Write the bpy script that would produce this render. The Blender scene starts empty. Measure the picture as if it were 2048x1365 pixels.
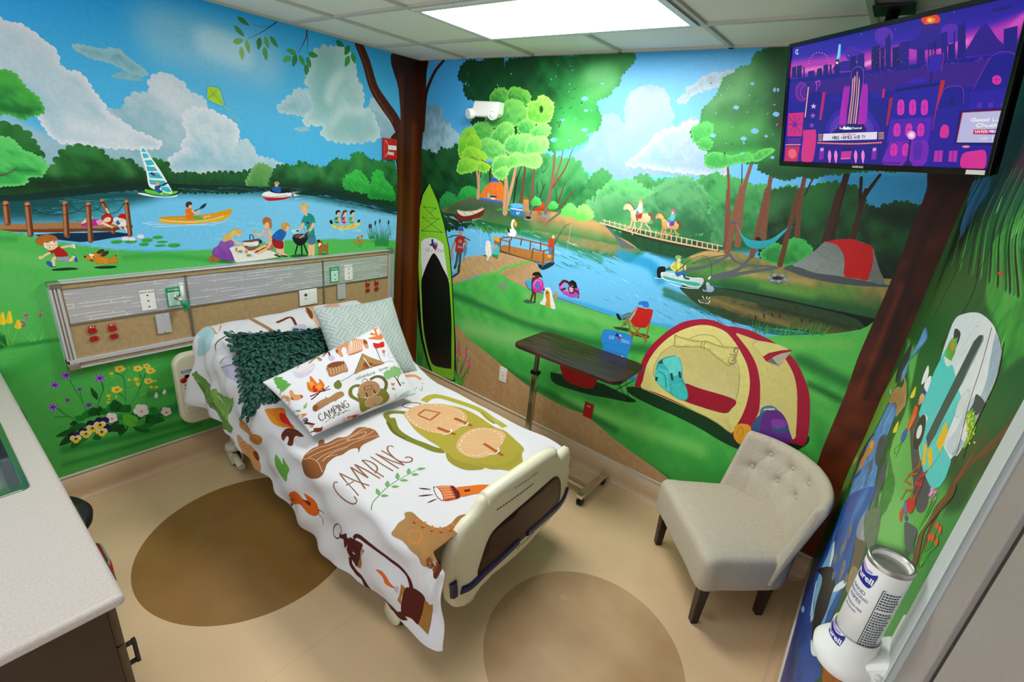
import bpy, bmesh, math, random
import numpy as np
from mathutils import Vector, Matrix
from mathutils.geometry import delaunay_2d_cdt

PI = math.pi
SC = bpy.context.scene
COL = SC.collection

# ---------------------------------------------------------------- camera
H, W, HC = 2.70, 3.40, 0.169          # ceiling, room width, cove height (m)
CAM = np.array([3.224, -2.800, 2.100])
YAW, PITCH, ROLL, FPX = -0.63763, 0.36694, 0.10639, 962.44
def cam_axes():
    fw = np.array([math.sin(YAW) * math.cos(PITCH), math.cos(YAW) * math.cos(PITCH), -math.sin(PITCH)])
    r = np.cross(fw, [0, 0, 1]); r /= np.linalg.norm(r); u = np.cross(r, fw)
    return r * math.cos(ROLL) + u * math.sin(ROLL), -r * math.sin(ROLL) + u * math.cos(ROLL), -fw
cd = bpy.data.cameras.new('camera'); cam = bpy.data.objects.new('camera', cd); COL.objects.link(cam)
r_, u_, b_ = cam_axes()
cam.matrix_world = Matrix(((r_[0], u_[0], b_[0], CAM[0]), (r_[1], u_[1], b_[1], CAM[1]), (r_[2], u_[2], b_[2], CAM[2]), (0, 0, 0, 1)))
cd.sensor_width = 36; cd.lens = 36 * FPX / 2048; cd.clip_start = 0.02
SC.camera = cam

# ---------------------------------------------------------------- world, exposure
wd = bpy.data.worlds.new('world'); SC.world = wd; wd.use_nodes = True
wd.node_tree.nodes['Background'].inputs[0].default_value = (0.9, 0.95, 1, 1)
wd.node_tree.nodes['Background'].inputs[1].default_value = 1.0
SC.view_settings.view_transform = 'Standard'
SC.view_settings.look = 'None'
SC.view_settings.exposure = 0.28
SC.view_settings.gamma = 1.0
SC.view_settings.use_curve_mapping = False
LAMP_POWER, LAMP_POWER_REAR = 17.5, 7.0   # radiance of the two ceiling panels

# ---------------------------------------------------------------- materials
def lin(h):
    v = np.array([int(h[i:i + 2], 16) / 255 for i in (0, 2, 4)])
    return np.where(v <= 0.04045, v / 12.92, ((v + 0.055) / 1.055) ** 2.4)
def mat(name, col, rough=0.5, metal=0.0, noise=0.0, scale=40, bump=0.0, spec=0.5, emit=0.0, sheen=0.0, coat=0.0):
    m = bpy.data.materials.new(name); m.use_nodes = True
    nt = m.node_tree; p = nt.nodes['Principled BSDF']
    c = lin(col) if isinstance(col, str) else np.array(col)
    p.inputs['Base Color'].default_value = (*c, 1)
    p.inputs['Roughness'].default_value = rough; p.inputs['Metallic'].default_value = metal
    p.inputs['Specular IOR Level'].default_value = spec
    p.inputs['Sheen Weight'].default_value = sheen; p.inputs['Coat Weight'].default_value = coat
    if emit:
        p.inputs['Emission Color'].default_value = (*c, 1); p.inputs['Emission Strength'].default_value = emit
    if noise or bump:
        tc = nt.nodes.new('ShaderNodeTexCoord'); n = nt.nodes.new('ShaderNodeTexNoise')
        n.inputs['Scale'].default_value = scale; n.inputs['Detail'].default_value = 4
        nt.links.new(tc.outputs['Object'], n.inputs['Vector'])
        if noise:
            r = nt.nodes.new('ShaderNodeValToRGB')
            r.color_ramp.elements[0].position = 0.3; r.color_ramp.elements[1].position = 0.7
            r.color_ramp.elements[0].color = (*(c * (1 - noise)), 1)
            r.color_ramp.elements[1].color = (*np.minimum(c * (1 + noise), 1), 1)
            nt.links.new(n.outputs['Fac'], r.inputs['Fac']); nt.links.new(r.outputs['Color'], p.inputs['Base Color'])
        if bump:
            b = nt.nodes.new('ShaderNodeBump'); b.inputs['Strength'].default_value = bump; b.inputs['Distance'].default_value = 0.002
            nt.links.new(n.outputs['Fac'], b.inputs['Height']); nt.links.new(b.outputs['Normal'], p.inputs['Normal'])
    return m
def paint_mat(name, rough=0.5, spec=0.4, noise=0.05, scale=55, emit=0.0, weave=0.0):
    m = bpy.data.materials.new(name); m.use_nodes = True
    nt = m.node_tree; p = nt.nodes['Principled BSDF']; L = nt.links.new
    a = nt.nodes.new('ShaderNodeAttribute'); a.attribute_name = 'Col'
    p.inputs['Roughness'].default_value = rough; p.inputs['Specular IOR Level'].default_value = spec
    src = a.outputs['Color']
    tc = nt.nodes.new('ShaderNodeTexCoord'); n = nt.nodes.new('ShaderNodeTexNoise')
    n.inputs['Scale'].default_value = scale; n.inputs['Detail'].default_value = 3
    L(tc.outputs['Object'], n.inputs['Vector'])
    if noise:
        mr = nt.nodes.new('ShaderNodeMapRange')
        mr.inputs['From Min'].default_value = 0.3; mr.inputs['From Max'].default_value = 0.7
        mr.inputs['To Min'].default_value = 1 - noise; mr.inputs['To Max'].default_value = 1 + noise
        L(n.outputs['Fac'], mr.inputs['Value'])
        vm = nt.nodes.new('ShaderNodeVectorMath'); vm.operation = 'SCALE'
        L(src, vm.inputs[0]); L(mr.outputs['Result'], vm.inputs['Scale']); src = vm.outputs[0]
    if emit:
        p.inputs['Base Color'].default_value = (0.01, 0.01, 0.01, 1)
        L(src, p.inputs['Emission Color']); p.inputs['Emission Strength'].default_value = emit
    else:
        L(src, p.inputs['Base Color'])
    if weave:
        b = nt.nodes.new('ShaderNodeBump'); b.inputs['Strength'].default_value = weave; b.inputs['Distance'].default_value = 0.002
        L(n.outputs['Fac'], b.inputs['Height']); L(b.outputs['Normal'], p.inputs['Normal'])
    return m

M = {}
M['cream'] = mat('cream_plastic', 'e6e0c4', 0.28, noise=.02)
M['cream_dark'] = mat('dark_cream_plastic', 'cfc7a8', 0.35)  # darker cream tone for the deck frame
M['navy'] = mat('navy_rubber', '14184e', 0.35)
M['brownpanel'] = mat('dark_walnut_laminate', '38150a', 0.35, spec=.3, noise=.3, scale=12)
M['chrome'] = mat('chrome', 'd8d6d0', 0.14, 1)
M['steel'] = mat('brushed_steel', 'b8b4ae', 0.32, 1, noise=.06, scale=60)
M['alu'] = mat('aluminium', 'd2d2d8', 0.3, .35)
M['darksteel'] = mat('dark_steel', '6a6258', 0.35, .9)
M['black'] = mat('black_rubber', '0c0c0d', 0.5)
M['blackgloss'] = mat('black_gloss', '050506', 0.12)
M['white'] = mat('white_plastic', 'f0efe9', 0.35)
M['whitepaint'] = mat('white_paint', 'd8d8d2', 0.4)
M['red'] = mat('red_plastic', 'c01410', 0.35)
M['darkred'] = mat('dark_red_plate', 'a80c12', 0.35)
M['green'] = mat('green_plastic', '16935a', 0.35)
M['mint'] = mat('mint_label', 'bfe8d4', 0.4)
M['tan'] = mat('tan_laminate', 'b09468', 0.5, noise=.10, scale=45)
M['wood'] = mat('espresso_wood', '1c0d0a', 0.3, noise=.3, scale=20)
M['counter'] = mat('speckled_counter', 'bdb2aa', 0.38, noise=.10, scale=160)
M['cabinet'] = mat('dark_cabinet_laminate', '2b1708', 0.4, noise=.2, scale=14)
M['cabinetedge'] = mat('cabinet_door_laminate', '5a4530', 0.42, noise=.12, scale=14)
M['cove'] = mat('cove_vinyl', 'd2b28c', 0.4, noise=.04, scale=90)
M['trimstrip'] = mat('clear_trim_strip', 'd6cdbd', 0.2)
M['tile'] = mat('ceiling_tile', 'ebe8de', 0.9, noise=.02, scale=150)
M['tbar'] = mat('ceiling_grid_metal', 'c2bdb0', 0.5)
M['tbarwhite'] = mat('lamp_frame_metal', 'd5d8d6', 0.45)
M['offwhite'] = mat('off_white_wall', 'b8b2a6', 0.7)
M['doorgrey'] = mat('taupe_door_paint', '9c9088', 0.5, noise=.03, scale=120)
M['framewhite'] = mat('pale_frame_paint', 'c6cbc8', 0.45)
M['gasket'] = mat('door_gasket', '241c18', 0.6)
M['lamp'] = mat('lamp_diffuser', (1, 1, 1), .5, emit=LAMP_POWER)
M['lamp_rear'] = mat('rear_lamp_diffuser', (1, 1, 1), .5, emit=LAMP_POWER_REAR)
M['leafgreen'] = mat('dark_green_felt', '0c4638', 0.6, noise=.45, scale=30)
M['leafgreen2'] = mat('deep_green_cloth', '05251d', 0.9)
M['mattress'] = mat('mattress_cover', '4a6a90', 0.7)
M['glass'] = mat('frosted_tube', 'dfe8e4', 0.1)
M['ink'] = mat('black_ink', '2a2a2c', 0.6)
M['blueink'] = mat('blue_ink', '1a1f8c', 0.4)
M['violet'] = mat('violet_ink', 'b58ad0', 0.4)
M['bluelogo'] = mat('blue_badge', '5a86b4', 0.4)
M['sinkmetal'] = mat('sink_steel', '9aa2a2', 0.2, 1)

# ---------------------------------------------------------------- object helpers
def link(name, me, m=None, parent=None):
    o = bpy.data.objects.new(name, me); COL.objects.link(o)
    if m is not None and me is not None:
        me.materials.append(M[m] if isinstance(m, str) else m)
    if parent is not None: o.parent = parent
    return o
def thing(name, label, cat, loc=(0, 0, 0), rz=0, group=None):
    o = bpy.data.objects.new(name, None); COL.objects.link(o); o.empty_display_size = 0.1
    o.location = loc; o.rotation_euler = (0, 0, rz); o['label'] = label; o['category'] = cat
    if group: o['group'] = group
    return o
def tag(o, label, cat, group=None):
    o['label'] = label; o['category'] = cat
    if group: o['group'] = group
    return o
def struct(o): o['kind'] = 'structure'; return o
def copy_tree(o, parent=None):
    c = o.copy(); COL.objects.link(c); c.parent = parent
    for ch in list(o.children): copy_tree(ch, c)
    return c
class MB:
    """collects shapes of ONE mesh"""
    def __init__(s): s.v = []; s.f = []; s.sm = []
    def add(s, vs, fs, smooth=False):
        k = len(s.v); s.v += [tuple(float(c) for c in p) for p in vs]
        s.f += [tuple(i + k for i in f) for f in fs]; s.sm += [smooth] * len(fs); return s
    def box(s, a, b, mt=None):
        x0, y0, z0 = a; x1, y1, z1 = b
        vs = [Vector(p) for p in ((x0,y0,z0),(x1,y0,z0),(x1,y1,z0),(x0,y1,z0),(x0,y0,z1),(x1,y0,z1),(x1,y1,z1),(x0,y1,z1))]
        if mt is not None: vs = [mt @ p for p in vs]
        return s.add(vs, [(3,2,1,0),(4,5,6,7),(0,1,5,4),(1,2,6,5),(2,3,7,6),(3,0,4,7)])
    def tube(s, pts, r, n=10, cap=True, closed=False):
        P = [Vector(p) for p in pts]; m = len(P); rs = r if isinstance(r, (list, tuple)) else [r] * m
        rings = []; up = None
        for i in range(m):
            if closed: t = P[(i + 1) % m] - P[i - 1]
            else: t = P[min(i + 1, m - 1)] - P[max(i - 1, 0)]
            t.normalize()
            if up is None: up = Vector((0, 0, 1)) if abs(t.z) < .9 else Vector((1, 0, 0))
            a = up.cross(t); a.normalize(); b = t.cross(a); up = b
            rings.append([P[i] + (a * math.cos(q) + b * math.sin(q)) * rs[i] for q in [2 * PI * k / n for k in range(n)]])
        vs = [p for rg in rings for p in rg]; fs = []
        for i in range(m if closed else m - 1):
            j = (i + 1) % m
            for k in range(n): fs.append((i*n+k, i*n+(k+1)%n, j*n+(k+1)%n, j*n+k))
        s.add(vs, fs, True)
        if cap and not closed:
            s.add(rings[0], [tuple(reversed(range(n)))]); s.add(rings[-1], [tuple(range(n))])
        return s
    def lathe(s, prof, o=(0,0,0), axis=(0,0,1), n=32, smooth=True):
        ax = Vector(axis).normalized(); a = (Vector((1,0,0)) if abs(ax.x) < .8 else Vector((0,1,0))).cross(ax).normalized(); b = ax.cross(a)
        vs = []; fs = []
        for (r, h) in prof:
            for k in range(n):
                q = 2 * PI * k / n; vs.append(Vector(o) + ax * h + (a * math.cos(q) + b * math.sin(q)) * r)
        for i in range(len(prof) - 1):
            for k in range(n): fs.append((i*n+k, i*n+(k+1)%n, (i+1)*n+(k+1)%n, (i+1)*n+k))
        return s.add(vs, fs, smooth)
    def prism(s, poly, fr, d0, d1, smooth=False):
        """poly: 2D outline (ccw), fr(a, b, d) -> 3D point"""
        n = len(poly); bot = [fr(a, b, d0) for a, b in poly]; top = [fr(a, b, d1) for a, b in poly]
        s.add(bot + top, [tuple(reversed(range(n))), tuple(range(n, 2 * n))])
        k = len(s.v) - 2 * n
        s.f += [(k+i, k+(i+1)%n, k+n+(i+1)%n, k+n+i) for i in range(n)]; s.sm += [smooth] * n
        return s
    def grid(s, fn, us, vs_, smooth=True, flip=False):
        P = [fn(u, v) for u in us for v in vs_]; m = len(vs_); fs = []
        for i in range(len(us) - 1):
            for j in range(m - 1):
                q = (i*m+j, (i+1)*m+j, (i+1)*m+j+1, i*m+j+1); fs.append(q[::-1] if flip else q)
        return s.add(P, fs, smooth)
    def build(s, name, m, parent=None, bevel=0, seg=2, sub=0, solid=0, fixn=True):
        me = bpy.data.meshes.new(name); me.from_pydata(s.v, [], s.f)
        me.polygons.foreach_set('use_smooth', s.sm)
        if fixn:
            bm = bmesh.new(); bm.from_mesh(me); bmesh.ops.remove_doubles(bm, verts=bm.verts, dist=1e-6)
            bmesh.ops.recalc_face_normals(bm, faces=bm.faces); bm.to_mesh(me); bm.free()
        me.update(); o = link(name, me, m, parent)
        if solid: k = o.modifiers.new('s', 'SOLIDIFY'); k.thickness = solid
        if bevel:
            k = o.modifiers.new('b', 'BEVEL'); k.width = bevel; k.segments = seg; k.limit_method = 'ANGLE'; k.angle_limit = 0.6
            k.harden_normals = False
        if sub: k = o.modifiers.new('u', 'SUBSURF'); k.levels = sub; k.render_levels = sub
        return o
def rrect(x0, y0, x1, y1, r, n=5):
    out = []
    for cx, cy, a0 in ((x1-r, y0+r, -90), (x1-r, y1-r, 0), (x0+r, y1-r, 90), (x0+r, y0+r, 180)):
        for k in range(n + 1):
            a = math.radians(a0 + 90 * k / n); out.append((cx + r*math.cos(a), cy + r*math.sin(a)))
    return out
def smooth_closed(P, n=6):
    P = np.asarray(P, float); m = len(P); out = []
    for i in range(m):
        p0, p1, p2, p3 = P[i-1], P[i], P[(i+1) % m], P[(i+2) % m]
        for k in range(n):
            t = k / n
            out.append(.5*((2*p1)+(-p0+p2)*t+(2*p0-5*p1+4*p2-p3)*t*t+(-p0+3*p1-3*p2+p3)*t**3))
    return np.array(out)
def smooth_open(P, n=6):
    P = np.asarray(P, float)
    if len(P) < 3: return P
    Q = np.vstack([2*P[0]-P[1], P, 2*P[-1]-P[-2]]); out = []
    for i in range(1, len(Q) - 2):
        p0, p1, p2, p3 = Q[i-1], Q[i], Q[i+1], Q[i+2]
        for k in range(n):
            t = k / n
            out.append(.5*((2*p1)+(-p0+p2)*t+(2*p0-5*p1+4*p2-p3)*t*t+(-p0+3*p1-3*p2+p3)*t**3))
    out.append(P[-1]); return np.array(out)
# ---------------------------------------------------------------- curved surfaces that carry a print
def hermite(x, xs, ys):
    xs = np.asarray(xs, float); ys = np.asarray(ys, float)
    m = np.gradient(ys, xs); x = np.clip(x, xs[0], xs[-1])
    i = np.clip(np.searchsorted(xs, x, side='right') - 1, 0, len(xs) - 2)
    h = xs[i+1] - xs[i]; t = (x - xs[i]) / h
    return ((2*t**3-3*t**2+1)*ys[i] + (t**3-2*t**2+t)*h*m[i] + (-2*t**3+3*t**2)*ys[i+1] + (t**3-t**2)*h*m[i+1])
PROF = np.array([(.205,.70),(.20,.80),(.205,.92),(.26,1.0),(.36,.995),(.50,.945),(.66,.865),(.82,.785),(.97,.715),(1.12,.675),(1.3,.66),(1.6,.66),(1.9,.66),(2.1,.658),(2.195,.645)])
_d = np.r_[0, np.cumsum(np.hypot(*np.diff(PROF, axis=0).T))]
LU = _d[-1]
YF, YN = -0.785, -1.825            # far and near edge of the mattress top
VTOP = 0.14 + 1.04                 # v where the near edge turns down
def duvet(u, v):
    """u: metres from the head end, v: metres from the far hem across and down the near side (1.18..1.68)"""
    u = np.asarray(u, float); v = np.asarray(v, float)
    px = hermite(u, _d, PROF[:, 0]); pz = hermite(u, _d, PROF[:, 1])
    hem = hermite(px, [.2,.3,.5,.8,1.0,1.2,1.5,1.8,2.1,2.2], [.64,.57,.49,.405,.345,.295,.25,.245,.28,.315])
    hem = np.where(u < .28, .61 + .02*np.cos(u*20), hem)
    hem = np.minimum(hem, pz - .02)
    far = np.clip((0.14 - v) / 0.14, 0, 1)               # far overhang 0..1
    s = np.clip((v - VTOP) / 0.5, 0, 1)                    # near drop 0..1
    w = np.clip((v - 0.14) / 1.04, 0, 1)
    R = .05
    dist = s * (pz - hem)                                  # metres below the edge
    a = np.clip(dist / (R * PI / 2), 0, 1) * PI / 2
    y = YF + (YN + R - YF) * w - R * np.sin(a) * (s > 0)
    z = pz - R * (1 - np.cos(a)) - np.maximum(dist - R * PI / 2, 0)
    y = y + .05 * np.sin(far * PI / 2); z = z - far * .14
    flare = np.maximum(dist - .04, 0)
    folds = np.sin(px*19 + 2*np.sin(px*5)) * .5 + np.sin(px*41 + 1.3) * .25
    headf = np.clip((.75 - px) / .5, 0, 1)
    y = y - flare * (.10 + .08*headf) - flare * (.045 + .16*headf) * (folds + .3)
    x = px + flare * (.02*np.sin(px*13))
    foot = np.clip((px - 1.75) / .42, 0, 1)
    x = x + foot**2 * (np.clip(dist / .06, 0, 1) * .07 + np.clip(dist / .4, 0, 1) * .12) - headf * flare * .02
    # corner pleats by the footboard
    pl = np.clip((px - 2.05) / .14, 0, 1) * np.clip(dist / .06, 0, 1) * np.clip(1.4 - dist / .22, 0, 1)
    y = y + pl * .014 * np.sin(px * 120 + dist * 25) + pl * .02
    # soft wrinkles across the top
    top = (1 - np.clip(dist / .1, 0, 1)) * (1 - far)
    wv = .004*np.sin(9*px + 7*y + 1.5*np.sin(5*y)) + .003*np.sin(17*px - 11*y + 2) + .0022*np.sin(31*y + 9*px)
    z = z + top * wv - top * .010 * (np.abs(w - .5) * 2)**3
    sd = np.clip(dist / .08, 0, 1)
    y = y + sd * np.clip((.5 - dist) / .1 + .3, 0, 1) * (.010*np.sin(11*px + 22*z) + .006*np.sin(24*px - 31*z + 1)) + sd * headf * .010 * np.sin(60*px + 14*z)
    return np.stack([x, y, z], -1)
CP = dict(TL=(.95,-1.805,.906), TR=(.90,-1.06,1.037), BL=(1.282,-1.738,.715), BR=(1.272,-1.068,.715))
GP = dict(TL=(.60,-1.32,1.12), TR=(.62,-.74,1.10), BL=(.95,-1.38,.72), BR=(1.00,-.82,.69))
NP = dict(TL=(.50,-1.76,1.02), TR=(.58,-1.24,.965), BL=(.87,-1.875,.70), BR=(.95,-1.36,.71))
def pillow(c, s, t, side=1, h=.075, pinch=.05):
    """s, t in -1..1 (left-right, bottom-top) on the front (side=1) or back"""
    s = np.asarray(s, float); t = np.asarray(t, float)
    TL, TR, BL, BR = (np.array(c[k]) for k in ('TL','TR','BL','BR'))
    s2 = s * (1 - pinch * (1 - t**2) * np.abs(s)); t2 = t * (1 - pinch * 1.2 * (1 - s**2) * np.abs(t))
    a = ((s2 + 1) / 2)[..., None]; b = ((t2 + 1) / 2)[..., None]
    p = (BL*(1-a) + BR*a)*(1-b) + (TL*(1-a) + TR*a)*b
    n = np.cross(BR - BL + TR - TL, TL - BL + TR - BR); n = n / np.linalg.norm(n)
    puff = h * np.sqrt(np.clip((1 - s**4) * (1 - t**4), 0, 1)) * (1 - .12 * (s*s + t*t))
    wr = .006 * np.sin(6*s + 3*t) * (1 - s*s) + .004 * np.sin(9*t - 5*s + 1) * (1 - t*t)
    return p + (puff + np.where(puff > 0, wr * puff / h, 0))[..., None] * n * side
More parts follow.
